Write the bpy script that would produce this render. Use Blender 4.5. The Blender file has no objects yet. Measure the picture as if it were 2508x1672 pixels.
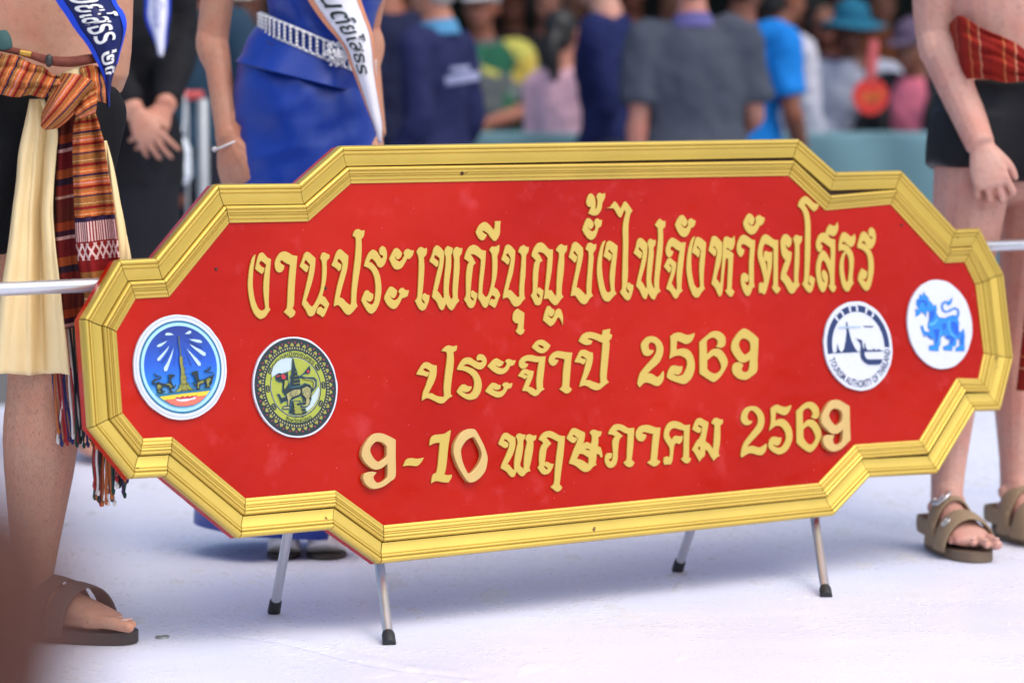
import bpy, bmesh, math, random
from mathutils import Vector, Matrix, noise
random.seed(7)
V = Vector
SC = bpy.context.scene
COL = SC.collection
R = math.radians

# ------------------------------------------------------------------ camera, sky, sun, exposure
CAM_H, PITCH, FPX, CX, CY = 1.02, 0.084044, 7173.28, 1254.0, 836.0
cam = bpy.data.cameras.new('camera')
cam.sensor_width = 36.0; cam.sensor_fit = 'HORIZONTAL'
cam.lens = FPX / 2508.0 * 36.0
cam.clip_start = 0.1; cam.clip_end = 400
cam.dof.use_dof = True; cam.dof.focus_distance = 5.6; cam.dof.aperture_fstop = 2.4
cam_o = bpy.data.objects.new('camera', cam); COL.objects.link(cam_o)
cam_o.location = (0, 0, CAM_H); cam_o.rotation_euler = (math.pi/2 - PITCH, 0, 0)
SC.camera = cam_o

SUN_EL, SUN_AZ = R(58), R(48)          # azimuth from -Y (behind the camera) towards +X
w = bpy.data.worlds.new('World'); SC.world = w; w.use_nodes = True
nt = w.node_tree
bg = nt.nodes['Background']; bg.inputs['Strength'].default_value = 0.15
sky = nt.nodes.new('ShaderNodeTexSky'); sky.sky_type = 'NISHITA'; sky.sun_disc = False
sky.sun_elevation = SUN_EL; sky.sun_rotation = math.pi - SUN_AZ
sky.air_density = 1.0; sky.dust_density = 4.0; sky.ozone_density = 1.0
nt.links.new(sky.outputs['Color'], bg.inputs['Color'])
sl = bpy.data.lights.new('sun', 'SUN'); sl.energy = 0.75; sl.angle = R(80); sl.color = (1.0, 0.98, 0.95)
so = bpy.data.objects.new('sun', sl); COL.objects.link(so)
sd = V((math.sin(SUN_AZ)*math.cos(SUN_EL), -math.cos(SUN_AZ)*math.cos(SUN_EL), math.sin(SUN_EL)))
so.rotation_euler = sd.to_track_quat('Z', 'Y').to_euler(); so.location = (2, -3, 8)
SC.view_settings.view_transform = 'Standard'; SC.view_settings.look = 'None'
SC.view_settings.exposure = 0.54; SC.view_settings.gamma = 1.0

# ------------------------------------------------------------------ small helpers
def srgb(r, g, b):
    f = lambda c: (c/12.92 if c <= 0.04045 else ((c+0.055)/1.055)**2.4)
    return (f(r/255), f(g/255), f(b/255), 1.0)

def at(px, py, Y):
    """the world point seen at photo pixel (px, py) at depth Y"""
    cp, sp = math.cos(PITCH), math.sin(PITCH)
    dx = (px-CX)/FPX; dy = (CY-py)/FPX
    d = V((dx, cp + dy*sp, -sp + dy*cp)); t = Y/d.y
    return V((0, 0, CAM_H)) + d*t

def ground_at(px, py, z=0.0):
    p = at(px, py, 1.0); d = p - V((0, 0, CAM_H)); t = (z-CAM_H)/d.z
    return V((0, 0, CAM_H)) + d*t

MATS = {}
def mat(name, col, rough=0.6, metal=0.0, vary=0.12, vscale=30.0, bump=0.0, bscale=200.0, sss=0.0, spec=0.5, coat=0.0, sheen=0.0):
    if name in MATS: return MATS[name]
    assert col is not None, name
    m = bpy.data.materials.new(name); m.use_nodes = True; n = m.node_tree; L = n.links
    b = n.nodes['Principled BSDF']
    b.inputs['Roughness'].default_value = rough; b.inputs['Metallic'].default_value = metal
    b.inputs['Specular IOR Level'].default_value = spec
    if coat: b.inputs['Coat Weight'].default_value = coat; b.inputs['Coat Roughness'].default_value = 0.12
    if sheen: b.inputs['Sheen Weight'].default_value = sheen
    if sss:
        b.inputs['Subsurface Weight'].default_value = sss; b.inputs['Subsurface Radius'].default_value = (0.012, 0.005, 0.003)
        b.inputs['Subsurface Scale'].default_value = 1.0
    tc = n.nodes.new('ShaderNodeTexCoord')
    nz = n.nodes.new('ShaderNodeTexNoise'); nz.inputs['Scale'].default_value = vscale; nz.inputs['Detail'].default_value = 4
    L.new(tc.outputs['Object'], nz.inputs['Vector'])
    mx = n.nodes.new('ShaderNodeMix'); mx.data_type = 'RGBA'
    lo = tuple(max(0, c*(1-vary)) for c in col[:3]) + (1,); hi = tuple(min(1, c*(1+vary)) for c in col[:3]) + (1,)
    mx.inputs[6].default_value = lo; mx.inputs[7].default_value = hi
    L.new(nz.outputs['Fac'], mx.inputs[0]); L.new(mx.outputs[2], b.inputs['Base Color'])
    if bump:
        nb = n.nodes.new('ShaderNodeTexNoise'); nb.inputs['Scale'].default_value = bscale; nb.inputs['Detail'].default_value = 3
        L.new(tc.outputs['Object'], nb.inputs['Vector'])
        bp = n.nodes.new('ShaderNodeBump'); bp.inputs['Strength'].default_value = bump; bp.inputs['Distance'].default_value = 0.002
        L.new(nb.outputs['Fac'], bp.inputs['Height']); L.new(bp.outputs['Normal'], b.inputs['Normal'])
    MATS[name] = m
    return m

def link(name, mesh, parent=None, mats=(), loc=None, kind=None, label=None, cat=None, group=None):
    """mesh data is in world coordinates; the object is placed at loc (or at its parent's place) and the data shifted"""
    o = bpy.data.objects.new(name, mesh); COL.objects.link(o)
    for m in mats: mesh.materials.append(m)
    org = V((0, 0, 0))
    if parent is not None:
        o.parent = parent; org = V(parent['org']) if 'org' in parent else V((0, 0, 0))
        ORG[o.name] = org
    elif loc is not None:
        o.location = loc; org = V(loc)
    if org.length > 0: mesh.transform(Matrix.Translation(-org))
    ORGS[o.name] = org
    if kind: o['kind'] = kind
    if label: o['label'] = label
    if cat: o['category'] = cat
    if group: o['group'] = group
    return o
ORG = {}; ORGS = {}

def link_child(name, mesh, parent, mats, label=None):
    """like link, under a thing whose origin is remembered"""
    o = bpy.data.objects.new(name, mesh); COL.objects.link(o)
    for m in mats: mesh.materials.append(m)
    org = ORGS[parent.name]
    mesh.transform(Matrix.Translation(-org)); o.parent = parent; ORGS[o.name] = org
    if label: o['label'] = label
    return o

def empty(name, loc, label, cat, group=None):
    o = bpy.data.objects.new(name, None); COL.objects.link(o); o.location = loc
    o.empty_display_size = 0.1
    o['label'] = label; o['category'] = cat
    if group: o['group'] = group
    ORGS[o.name] = V(loc)
    return o

def from_bm(bm, smooth=True, sharp=None):
    me = bpy.data.meshes.new('mesh')
    bmesh.ops.recalc_face_normals(bm, faces=bm.faces)
    bm.to_mesh(me); bm.free()
    for p in me.polygons: p.use_smooth = smooth
    if sharp: me.set_sharp_from_angle(angle=R(sharp))
    return me

def cr(pts, k):
    """Catmull-Rom resample of a list of tuples / vectors"""
    P = [tuple(p) for p in pts]; n = len(P)
    if n < 2: return P
    out = []
    for i in range(n-1):
        p0 = P[i-1] if i else tuple(2*a-b for a, b in zip(P[0], P[1]))
        p1, p2 = P[i], P[i+1]
        p3 = P[i+2] if i+2 < n else tuple(2*a-b for a, b in zip(P[-1], P[-2]))
        for j in range(k):
            t = j/k; t2 = t*t; t3 = t2*t
            out.append(tuple(0.5*((2*b)+(c-a)*t+(2*a-5*b+4*c-d)*t2+(-a+3*b-3*c+d)*t3) for a, b, c, d in zip(p0, p1, p2, p3)))
    out.append(P[-1])
    return out

def loft(bm, pts, radii, side=(1, 0, 0), n=16, k=4, cap=0.6, both=True):
    """a tube of elliptical sections; radii = (along side, across)"""
    rad = [(r, r) if not isinstance(r, (tuple, list)) else r for r in radii]
    data = cr([tuple(p)+tuple(r) for p, r in zip(pts, rad)], k)
    P = [V(d[:3]) for d in data]; A = [(max(d[3], 1e-4), max(d[4], 1e-4)) for d in data]
    side = V(side); rings = []
    N = len(P); frames = []
    for i in range(N):
        t = (P[min(i+1, N-1)] - P[max(i-1, 0)])
        t = t.normalized() if t.length > 1e-9 else V((0, 0, 1))
        s = side - t*side.dot(t)
        if s.length < 1e-3: s = t.orthogonal()
        s.normalize(); frames.append((P[i], t, s, t.cross(s), A[i]))
    seq = []
    if cap:
        p, t, s, u, a = frames[0]; h = min(a)*cap
        for f in (0.95, 0.75, 0.4): seq.append((p - t*h*f, t, s, u, tuple(x*math.sqrt(1-f*f) for x in a)))
    seq += frames
    if cap:
        p, t, s, u, a = frames[-1]; h = min(a)*cap
        for f in (0.4, 0.75, 0.95): seq.append((p + t*h*f, t, s, u, tuple(x*math.sqrt(1-f*f) for x in a)))
    for p, t, s, u, a in seq:
        rings.append([bm.verts.new(p + s*a[0]*math.cos(2*math.pi*j/n) + u*a[1]*math.sin(2*math.pi*j/n)) for j in range(n)])
    for a, b in zip(rings, rings[1:]):
        for j in range(n): bm.faces.new((a[j], a[(j+1) % n], b[(j+1) % n], b[j]))
    bm.faces.new(rings[0][::-1]); bm.faces.new(rings[-1])
    return rings

def ball(bm, c, r, axes=None, seg=14):
    r = (r, r, r) if not isinstance(r, (tuple, list)) else r
    M = Matrix.Translation(V(c))
    if axes is not None: M = M @ axes.to_4x4()
    M = M @ Matrix.Diagonal((r[0], r[1], r[2], 1))
    bmesh.ops.create_uvsphere(bm, u_segments=seg, v_segments=max(6, seg//2+2), radius=1.0, matrix=M)

def box(bm, c, s, M=None):
    M2 = Matrix.Translation(V(c)) @ (M.to_4x4() if M is not None else Matrix()) @ Matrix.Diagonal((s[0], s[1], s[2], 1))
    bmesh.ops.create_cube(bm, size=1.0, matrix=M2)

def melt(bm, voxel, smooth=3, disp=None):
    """one continuous skin out of overlapping shapes"""
    me = from_bm(bm); o = bpy.data.objects.new('melt', me); COL.objects.link(o)
    md = o.modifiers.new('r', 'REMESH'); md.mode = 'VOXEL'; md.voxel_size = voxel; md.use_smooth_shade = True
    if smooth:
        ms = o.modifiers.new('s', 'SMOOTH'); ms.factor = 0.5; ms.iterations = smooth
    dg = bpy.context.evaluated_depsgraph_get(); dg.update()
    out = bpy.data.meshes.new_from_object(o.evaluated_get(dg))
    bpy.data.objects.remove(o); bpy.data.meshes.remove(me)
    if disp:
        for v, nrm in zip(out.vertices, [tuple(v.normal) for v in out.vertices]):
            d = disp(v.co)
            v.co += V(nrm)*d
    for p in out.polygons: p.use_smooth = True
    return out

def cloth(rows, nu=8, nv=6, fold=None, thick=0.0025, closed=False):
    """a sheet through rows of 3-D points; u runs across a row, v along the rows; UV in 0..1 and metres"""
    grid = [cr(r, nu) for r in rows]
    cols = list(zip(*grid)); cols = [cr(c, nv) for c in cols]
    bm = bmesh.new(); uv = bm.loops.layers.uv.new('UVMap')
    nU, nV = len(cols), len(cols[0])
    length = [0.0]
    mid = cols[nU//2]
    for a, b in zip(mid, mid[1:]): length.append(length[-1] + (V(b)-V(a)).length)
    vs = []
    for i, c in enumerate(cols):
        line = []
        for j, p in enumerate(c):
            q = V(p)
            if fold: q = q + V(fold(i/(nU-1), j/(nV-1)))
            line.append(bm.verts.new(q))
        vs.append(line)
    for i in range(nU-1):
        for j in range(nV-1):
            f = bm.faces.new((vs[i][j], vs[i+1][j], vs[i+1][j+1], vs[i][j+1]))
            for lp, (a, b) in zip(f.loops, ((i, j), (i+1, j), (i+1, j+1), (i, j+1))):
                lp[uv].uv = (a/(nU-1), length[b])
    if thick:
        me = from_bm(bm); o = bpy.data.objects.new('t', me); COL.objects.link(o)
        md = o.modifiers.new('s', 'SOLIDIFY'); md.thickness = thick; md.offset = 0
        dg = bpy.context.evaluated_depsgraph_get(); dg.update()
        out = bpy.data.meshes.new_from_object(o.evaluated_get(dg)); bpy.data.objects.remove(o)
        for p in out.polygons: p.use_smooth = True
        return out
    return from_bm(bm)

def text_mesh(body, size=1.0, bold=0.0):
    c = bpy.data.curves.new('t', 'FONT'); c.body = body; c.size = size; c.resolution_u = 3; c.offset = bold
    o = bpy.data.objects.new('t', c); COL.objects.link(o)
    dg = bpy.context.evaluated_depsgraph_get(); dg.update()
    me = bpy.data.meshes.new_from_object(o.evaluated_get(dg)); bpy.data.objects.remove(o)
    return me

def outline_curve(polys, extrude, z, corner=50, sub=3, bevel=0.0):
    """a flat plate with holes from closed outlines, edges rounded where they bend softly"""
    cu = bpy.data.curves.new('c', 'CURVE'); cu.dimensions = '2D'; cu.fill_mode = 'BOTH'
    cu.extrude = extrude; cu.bevel_depth = bevel; cu.bevel_resolution = 1
    for poly in polys:
        P = [V((x, y)) for x, y in poly]; n = len(P); out = []
        T = []
        for i in range(n):
            a, b, c = P[i-1], P[i], P[(i+1) % n]
            d1, d2 = b-a, c-b
            ang = abs(d1.angle_signed(d2, 0.0)) if d1.length > 1e-9 and d2.length > 1e-9 else 0
            T.append(None if ang > R(corner) else (c-a)*0.5)
        for i in range(n):
            p1, p2 = P[i], P[(i+1) % n]; L_ = (p2-p1).length
            t1 = T[i] if T[i] is not None else (p2-p1); t2 = T[(i+1) % n] if T[(i+1) % n] is not None else (p2-p1)
            if t1.length > 1.2*L_: t1 = t1*(1.2*L_/t1.length)
            if t2.length > 1.2*L_: t2 = t2*(1.2*L_/t2.length)
            for j in range(sub):
                t = j/sub; h00 = 2*t**3-3*t*t+1; h10 = t**3-2*t*t+t; h01 = -2*t**3+3*t*t; h11 = t**3-t*t
                out.append(p1*h00 + t1*h10 + p2*h01 + t2*h11)
        s = cu.splines.new('POLY'); s.points.add(len(out)-1); s.use_cyclic_u = True
        for q, p in zip(out, s.points): p.co = (q.x, q.y, 0, 1)
    o = bpy.data.objects.new('c', cu); COL.objects.link(o)
    dg = bpy.context.evaluated_depsgraph_get(); dg.update()
    me = bpy.data.meshes.new_from_object(o.evaluated_get(dg)); bpy.data.objects.remove(o)
    me.transform(Matrix.Translation((0, 0, z)))
    return me

def join_meshes(items):
    """[(mesh, material index)] -> one mesh"""
    bm = bmesh.new()
    for me, mi in items:
        n0 = len(bm.faces); bm.from_mesh(me); bm.faces.ensure_lookup_table()
        for f in bm.faces[n0:]: f.material_index = mi
    me = bpy.data.meshes.new('mesh'); bm.to_mesh(me); bm.free()
    return me
LETTERS = [
 (0,[[(-779.8,200.5),(-787.0,173.4),(-790.1,154.7),(-791.6,139.1),(-789.9,117.1),(-784.5,100.4),(-778.8,94.7),(-772.0,95.7),(-768.4,100.2),(-769.3,122.5),(-768.0,142.9),(-762.3,169.5),(-758.1,180.3),(-766.7,187.7),(-770.9,187.5),(-774.0,183.2),(-768.7,176.7),(-763.0,174.5),(-765.6,167.2),(-770.0,163.9),(-777.5,169.2),(-782.8,174.1),(-779.8,182.6),(-773.7,198.1),(-767.9,203.1),(-762.5,202.5),(-755.3,194.4),(-747.1,190.2),(-748.7,184.7),(-754.5,153.4),(-760.4,111.2),(-760.8,100.2),(-758.0,96.2),(-763.0,90.9),(-771.0,82.6),(-781.2,79.1),(-789.6,85.0),(-796.4,97.0),(-800.6,117.5),(-801.4,139.5),(-799.5,155.1),(-794.3,176.8),(-786.6,194.6)]]),
 (0,[[(-689.5,194.7),(-693.9,175.0),(-701.5,135.7),(-706.7,102.7),(-710.7,96.2),(-704.4,90.0),(-707.8,83.0),(-716.5,78.2),(-722.2,84.4),(-729.4,90.2),(-722.2,97.0),(-719.3,112.7),(-714.3,144.1),(-707.1,178.9),(-715.0,182.1),(-724.3,188.7),(-728.1,186.4),(-727.3,181.7),(-720.0,177.5),(-721.4,172.0),(-726.5,166.3),(-733.0,165.0),(-738.3,169.4),(-740.0,179.7),(-736.2,190.6),(-727.6,200.6),(-718.2,204.3),(-709.3,202.1),(-699.9,196.6)]]),
 (0,[[(-650.4,189.2),(-652.9,173.6),(-658.5,154.8),(-667.0,134.4),(-679.0,110.3),(-672.2,101.3),(-668.1,97.2),(-662.2,100.9),(-652.5,114.8),(-644.5,130.4),(-639.8,149.3),(-636.4,173.1),(-637.1,184.3),(-639.7,188.8),(-634.8,197.8),(-630.0,199.7),(-624.7,197.4),(-618.5,194.9),(-620.0,188.5),(-626.1,183.1),(-628.0,164.8),(-631.8,145.8),(-638.2,128.6),(-642.8,116.8),(-636.9,114.2),(-629.0,101.4),(-635.8,89.5),(-642.4,79.4),(-646.3,77.2),(-651.4,81.4),(-658.1,85.2),(-656.8,91.1),(-652.6,95.7),(-646.2,95.9),(-642.9,91.8),(-638.3,95.4),(-644.8,101.0),(-649.5,103.1),(-656.4,95.1),(-664.1,82.7),(-671.8,79.1),(-676.9,82.1),(-681.4,92.2),(-688.5,103.2),(-685.8,111.4),(-677.0,134.8),(-668.6,158.3),(-663.0,177.2),(-670.8,187.0),(-673.6,186.3),(-676.5,180.8),(-666.9,174.4),(-669.5,167.1),(-672.8,163.5),(-677.4,167.3),(-686.3,174.8),(-680.0,185.7),(-673.7,198.2),(-667.4,202.3),(-661.3,199.4)]]),
 (0,[[(-577.0,191.6),(-581.0,171.2),(-587.5,153.8),(-597.2,131.8),(-604.8,112.6),(-597.6,110.2),(-591.8,103.6),(-583.2,96.8),(-580.0,100.7),(-576.7,123.0),(-569.3,158.0),(-560.8,194.7),(-556.8,218.6),(-557.1,226.7),(-563.1,230.4),(-557.0,239.6),(-549.3,242.3),(-543.0,239.2),(-535.8,239.8),(-537.2,231.8),(-540.6,226.2),(-544.7,223.1),(-545.1,210.3),(-550.3,178.2),(-559.3,146.4),(-565.5,122.6),(-568.6,101.9),(-566.6,94.6),(-575.9,86.1),(-584.0,80.1),(-589.7,78.7),(-596.6,83.8),(-604.7,95.3),(-610.8,98.8),(-619.0,96.2),(-615.0,111.7),(-607.0,135.4),(-598.4,155.8),(-592.8,170.0),(-591.9,178.8),(-597.1,186.7),(-601.3,185.5),(-602.8,181.6),(-598.0,177.4),(-594.5,175.8),(-596.1,167.7),(-601.4,163.1),(-606.7,169.2),(-615.9,174.8),(-609.8,185.0),(-604.4,196.0),(-598.1,203.5),(-592.4,204.4),(-585.6,198.6)]]),
 (0,[[(-520.6,202.0),(-513.4,198.8),(-509.3,193.1),(-503.6,184.0),(-499.3,185.5),(-498.8,189.8),(-504.6,191.9),(-506.5,196.2),(-504.9,203.4),(-498.2,208.4),(-492.0,203.8),(-489.8,192.4),(-492.5,181.2),(-498.3,171.7),(-505.4,167.1),(-511.8,168.9),(-516.6,177.1),(-522.5,183.8),(-527.1,184.4),(-532.5,178.5),(-525.2,175.8),(-515.1,164.2),(-510.1,149.5),(-509.1,131.7),(-511.2,115.7),(-517.4,98.2),(-526.3,84.9),(-535.4,78.8),(-542.7,81.5),(-550.8,93.1),(-556.7,105.4),(-551.4,114.8),(-545.9,122.6),(-540.1,124.0),(-535.0,119.0),(-529.0,116.3),(-530.4,108.4),(-534.7,103.7),(-539.6,102.3),(-547.5,106.9),(-542.6,100.0),(-534.6,95.3),(-528.5,100.2),(-524.0,116.1),(-521.9,132.2),(-522.6,147.5),(-526.9,159.8),(-533.7,166.8),(-543.6,170.8),(-539.7,181.1),(-530.7,195.3)]]),
 (0,[[(-485.1,183.4),(-477.9,193.7),(-471.3,201.6),(-465.8,203.5),(-460.1,199.6),(-455.5,193.0),(-457.7,186.6),(-463.9,181.9),(-467.7,182.0),(-472.7,189.0),(-470.6,181.3),(-462.6,176.2),(-456.5,180.0),(-449.8,188.8),(-451.9,192.1),(-446.9,198.4),(-440.5,200.7),(-434.4,198.0),(-427.8,197.4),(-431.0,188.7),(-439.1,181.4),(-444.4,182.3),(-450.4,174.2),(-459.1,164.7),(-468.9,161.8),(-477.1,165.3),(-482.6,176.0)]]),
 (0,[[(-504.4,108.1),(-498.1,119.2),(-490.6,127.8),(-485.2,128.9),(-479.4,125.4),(-474.3,120.4),(-477.1,111.9),(-482.4,106.8),(-487.4,107.5),(-491.1,114.4),(-488.7,105.9),(-481.0,101.9),(-473.5,105.8),(-468.1,114.0),(-471.0,119.3),(-465.2,124.9),(-459.4,125.5),(-455.1,121.3),(-447.3,120.3),(-451.2,109.4),(-459.5,106.5),(-464.4,105.7),(-471.1,96.3),(-479.6,87.7),(-487.0,86.1),(-495.5,90.8),(-502.1,100.0)]]),
 (0,[[(-421.5,194.4),(-415.3,201.5),(-409.2,203.5),(-403.0,200.2),(-396.8,201.3),(-398.2,192.7),(-401.7,186.4),(-405.8,182.9),(-406.9,164.6),(-411.2,139.0),(-415.3,120.9),(-419.2,104.5),(-420.3,100.5),(-417.0,94.4),(-412.4,92.9),(-414.1,97.9),(-417.9,102.6),(-416.4,110.8),(-411.1,113.4),(-406.6,110.4),(-400.8,108.4),(-404.1,97.5),(-412.8,83.2),(-420.8,79.9),(-427.8,84.7),(-434.9,99.3),(-429.2,105.8),(-426.1,121.3),(-421.6,148.6),(-418.4,172.3),(-418.1,185.1)]]),
 (0,[[(-358.5,192.4),(-360.9,174.1),(-366.2,155.8),(-374.7,134.0),(-381.9,117.4),(-376.2,110.2),(-370.6,101.1),(-367.1,103.4),(-366.5,119.0),(-361.7,146.5),(-356.1,170.2),(-354.7,183.1),(-357.1,190.9),(-353.3,199.7),(-347.4,203.7),(-341.1,201.1),(-336.6,199.5),(-339.4,190.0),(-342.0,186.4),(-344.4,164.3),(-351.4,136.9),(-355.1,118.6),(-354.8,105.7),(-350.1,98.1),(-346.7,103.5),(-345.7,118.2),(-338.9,154.9),(-335.6,176.9),(-337.1,191.2),(-331.4,199.0),(-326.3,201.6),(-320.4,198.7),(-314.2,198.5),(-317.1,188.4),(-322.8,181.2),(-325.3,158.1),(-331.2,130.6),(-334.7,112.3),(-335.5,101.2),(-332.8,95.6),(-340.1,89.4),(-347.6,80.5),(-352.8,77.6),(-359.4,82.8),(-363.9,92.2),(-370.5,81.4),(-375.2,78.9),(-380.2,82.8),(-385.4,95.8),(-395.2,105.4),(-390.4,119.9),(-381.1,145.3),(-370.9,170.7),(-369.4,180.8),(-377.7,187.1),(-381.1,185.8),(-382.0,181.2),(-375.6,176.4),(-372.7,174.5),(-374.9,166.2),(-379.1,163.6),(-384.1,168.4),(-393.6,175.1),(-386.3,187.8),(-380.6,200.5),(-373.5,205.8),(-367.2,202.9)]]),
 (0,[[(-259.4,191.6),(-263.0,170.9),(-268.2,148.7),(-274.2,124.8),(-277.1,108.2),(-269.2,98.9),(-263.1,103.9),(-257.4,114.9),(-250.9,133.2),(-246.9,159.2),(-245.3,183.4),(-250.3,192.8),(-243.6,199.2),(-235.7,198.9),(-225.7,202.4),(-227.5,192.2),(-230.6,184.8),(-233.2,181.1),(-235.3,158.8),(-240.2,138.4),(-248.0,119.2),(-239.6,113.2),(-234.7,102.8),(-240.7,93.7),(-246.4,82.8),(-251.0,77.9),(-255.5,81.3),(-262.9,85.3),(-261.1,91.7),(-256.1,95.8),(-250.0,94.5),(-246.7,96.2),(-248.4,101.1),(-254.2,103.6),(-259.2,98.2),(-266.4,83.6),(-273.2,78.9),(-278.7,83.2),(-283.3,92.6),(-287.8,100.2),(-285.5,108.5),(-280.9,134.3),(-274.9,160.1),(-272.4,174.9),(-280.1,181.7),(-289.6,186.2),(-296.4,185.3),(-292.5,180.2),(-286.1,167.9),(-292.1,163.5),(-297.6,144.2),(-301.8,125.8),(-306.2,101.9),(-304.0,96.3),(-298.7,93.3),(-299.2,98.8),(-303.9,102.7),(-303.4,111.0),(-298.6,114.6),(-293.5,110.7),(-288.7,108.1),(-291.5,98.5),(-298.7,84.0),(-305.7,80.2),(-312.1,82.7),(-316.7,91.2),(-320.8,97.8),(-315.5,106.0),(-313.3,126.2),(-310.4,148.3),(-305.3,164.9),(-301.0,169.9),(-305.4,174.1),(-311.7,177.7),(-307.1,189.0),(-298.1,199.9),(-287.7,204.2),(-278.0,201.1),(-268.8,193.4)]]),
 (0,[[(-278.9,229.4),(-271.5,240.0),(-261.8,247.2),(-253.8,248.3),(-246.5,244.1),(-239.5,236.4),(-235.5,231.3),(-232.4,239.0),(-230.6,249.3),(-217.8,249.5),(-220.1,238.7),(-223.0,222.9),(-232.1,211.9),(-237.8,210.6),(-243.9,216.9),(-250.7,226.1),(-258.0,230.7),(-263.4,232.4),(-262.1,228.2),(-257.1,224.7),(-253.3,222.8),(-259.7,215.1),(-265.6,212.9),(-272.3,216.2),(-276.7,223.4)]]),
 (0,[[(-189.0,189.1),(-192.9,168.6),(-200.1,144.5),(-208.9,126.1),(-215.1,111.8),(-208.4,111.1),(-201.2,104.3),(-192.6,95.9),(-188.8,98.2),(-187.2,112.2),(-181.8,140.1),(-175.9,168.1),(-174.9,181.2),(-181.7,187.9),(-174.9,197.1),(-166.6,200.3),(-161.3,196.7),(-155.3,195.6),(-158.0,186.3),(-163.7,179.9),(-165.7,167.7),(-170.0,139.7),(-175.0,119.2),(-177.1,100.6),(-175.6,93.9),(-182.6,88.6),(-190.2,81.4),(-199.6,78.6),(-207.0,83.0),(-213.6,94.5),(-220.0,97.6),(-229.3,95.1),(-224.1,111.7),(-214.6,135.7),(-204.8,161.5),(-201.4,175.4),(-206.9,185.0),(-210.8,184.5),(-211.9,180.5),(-206.3,176.2),(-204.4,172.7),(-206.7,166.3),(-210.1,162.2),(-215.6,167.5),(-224.0,173.0),(-218.2,184.4),(-211.0,199.1),(-203.8,202.7),(-196.4,197.8)]]),
 (0,[[(-209.9,57.0),(-205.3,68.0),(-196.0,74.2),(-189.2,70.1),(-181.1,65.1),(-183.5,50.2),(-186.9,33.5),(-184.0,31.5),(-187.9,25.2),(-195.0,22.1),(-201.4,25.8),(-204.9,30.6),(-200.4,35.1),(-197.6,45.2),(-204.3,46.5),(-208.9,51.3)]]),
 (0,[[(-150.4,178.5),(-145.0,189.7),(-134.5,201.6),(-123.9,204.1),(-115.3,199.1),(-107.1,190.4),(-97.3,189.2),(-100.2,169.4),(-105.1,146.9),(-112.3,124.4),(-117.6,108.0),(-109.6,107.3),(-104.7,99.6),(-100.0,94.7),(-97.4,105.0),(-94.7,125.1),(-88.3,156.5),(-83.7,172.6),(-82.6,182.1),(-89.6,188.2),(-81.7,196.5),(-74.6,199.5),(-68.3,196.1),(-61.1,196.4),(-63.7,185.7),(-70.3,178.8),(-72.0,163.9),(-76.7,140.4),(-83.1,116.9),(-85.6,99.6),(-82.3,93.3),(-89.9,87.7),(-97.8,79.5),(-104.9,77.5),(-112.4,82.9),(-119.4,91.7),(-130.3,91.2),(-127.1,100.5),(-123.0,119.2),(-116.6,147.2),(-111.4,172.6),(-118.5,181.3),(-128.3,185.4),(-135.3,184.6),(-129.4,176.0),(-125.3,167.4),(-131.9,163.8),(-137.1,148.0),(-142.6,119.9),(-147.0,101.3),(-143.7,94.0),(-139.1,94.4),(-140.3,100.1),(-145.6,103.1),(-144.7,111.5),(-138.6,114.5),(-133.4,110.5),(-129.5,108.1),(-132.4,96.9),(-138.9,82.1),(-146.1,79.0),(-152.7,80.8),(-157.2,91.3),(-160.9,99.0),(-155.7,105.4),(-153.5,120.3),(-151.4,139.0),(-145.9,161.4),(-140.5,168.8),(-145.7,173.7)]]),
 (0,[[(-136.9,49.1),(-130.5,64.8),(-123.5,75.8),(-117.8,76.0),(-112.6,70.7),(-107.5,68.6),(-109.1,61.1),(-114.3,55.7),(-118.9,55.9),(-125.1,61.8),(-121.4,54.1),(-114.9,50.6),(-109.7,55.5),(-105.2,64.7),(-97.2,70.4),(-91.0,67.9),(-88.0,53.6),(-90.3,37.6),(-91.9,44.3),(-97.3,53.0),(-102.1,51.4),(-110.2,41.3),(-120.0,35.8),(-126.4,40.2)]]),
 (0,[[(-59.4,172.9),(-52.9,187.0),(-46.6,199.5),(-39.4,203.2),(-33.0,199.9),(-22.4,190.0),(-24.7,173.4),(-31.4,154.6),(-40.9,131.2),(-48.1,110.8),(-41.5,109.0),(-35.3,103.2),(-26.0,94.5),(-23.7,97.2),(-21.7,114.6),(-14.8,146.1),(-10.1,169.8),(-9.2,182.5),(-16.2,188.2),(-8.8,198.4),(-1.7,200.1),(4.7,196.4),(11.6,197.0),(8.9,186.7),(1.7,179.0),(1.6,169.4),(-4.6,141.0),(-9.7,114.2),(-11.9,98.4),(-8.3,92.7),(-16.6,88.2),(-26.5,78.3),(-33.5,76.7),(-41.7,81.3),(-50.1,92.7),(-55.7,95.3),(-63.5,94.4),(-57.5,112.8),(-46.4,142.4),(-38.8,165.9),(-36.4,175.4),(-43.5,184.8),(-46.4,184.4),(-47.3,180.5),(-42.1,175.1),(-38.7,174.2),(-41.8,165.2),(-46.8,161.0),(-53.1,168.0)]]),
 (0,[[(-19.5,227.3),(-12.8,239.8),(-5.9,249.2),(0.1,249.9),(6.4,244.9),(9.5,239.7),(7.9,232.9),(2.5,228.3),(-1.3,229.2),(-6.5,234.9),(-3.4,228.4),(2.9,223.5),(7.8,223.4),(13.3,228.0),(13.6,234.4),(11.4,240.5),(15.5,247.1),(20.6,249.4),(26.2,246.0),(31.6,245.9),(29.7,238.0),(26.5,232.4),(21.4,230.2),(16.3,220.0),(9.2,209.8),(-0.1,205.7),(-7.5,209.5),(-14.4,217.6)]]),
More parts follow.
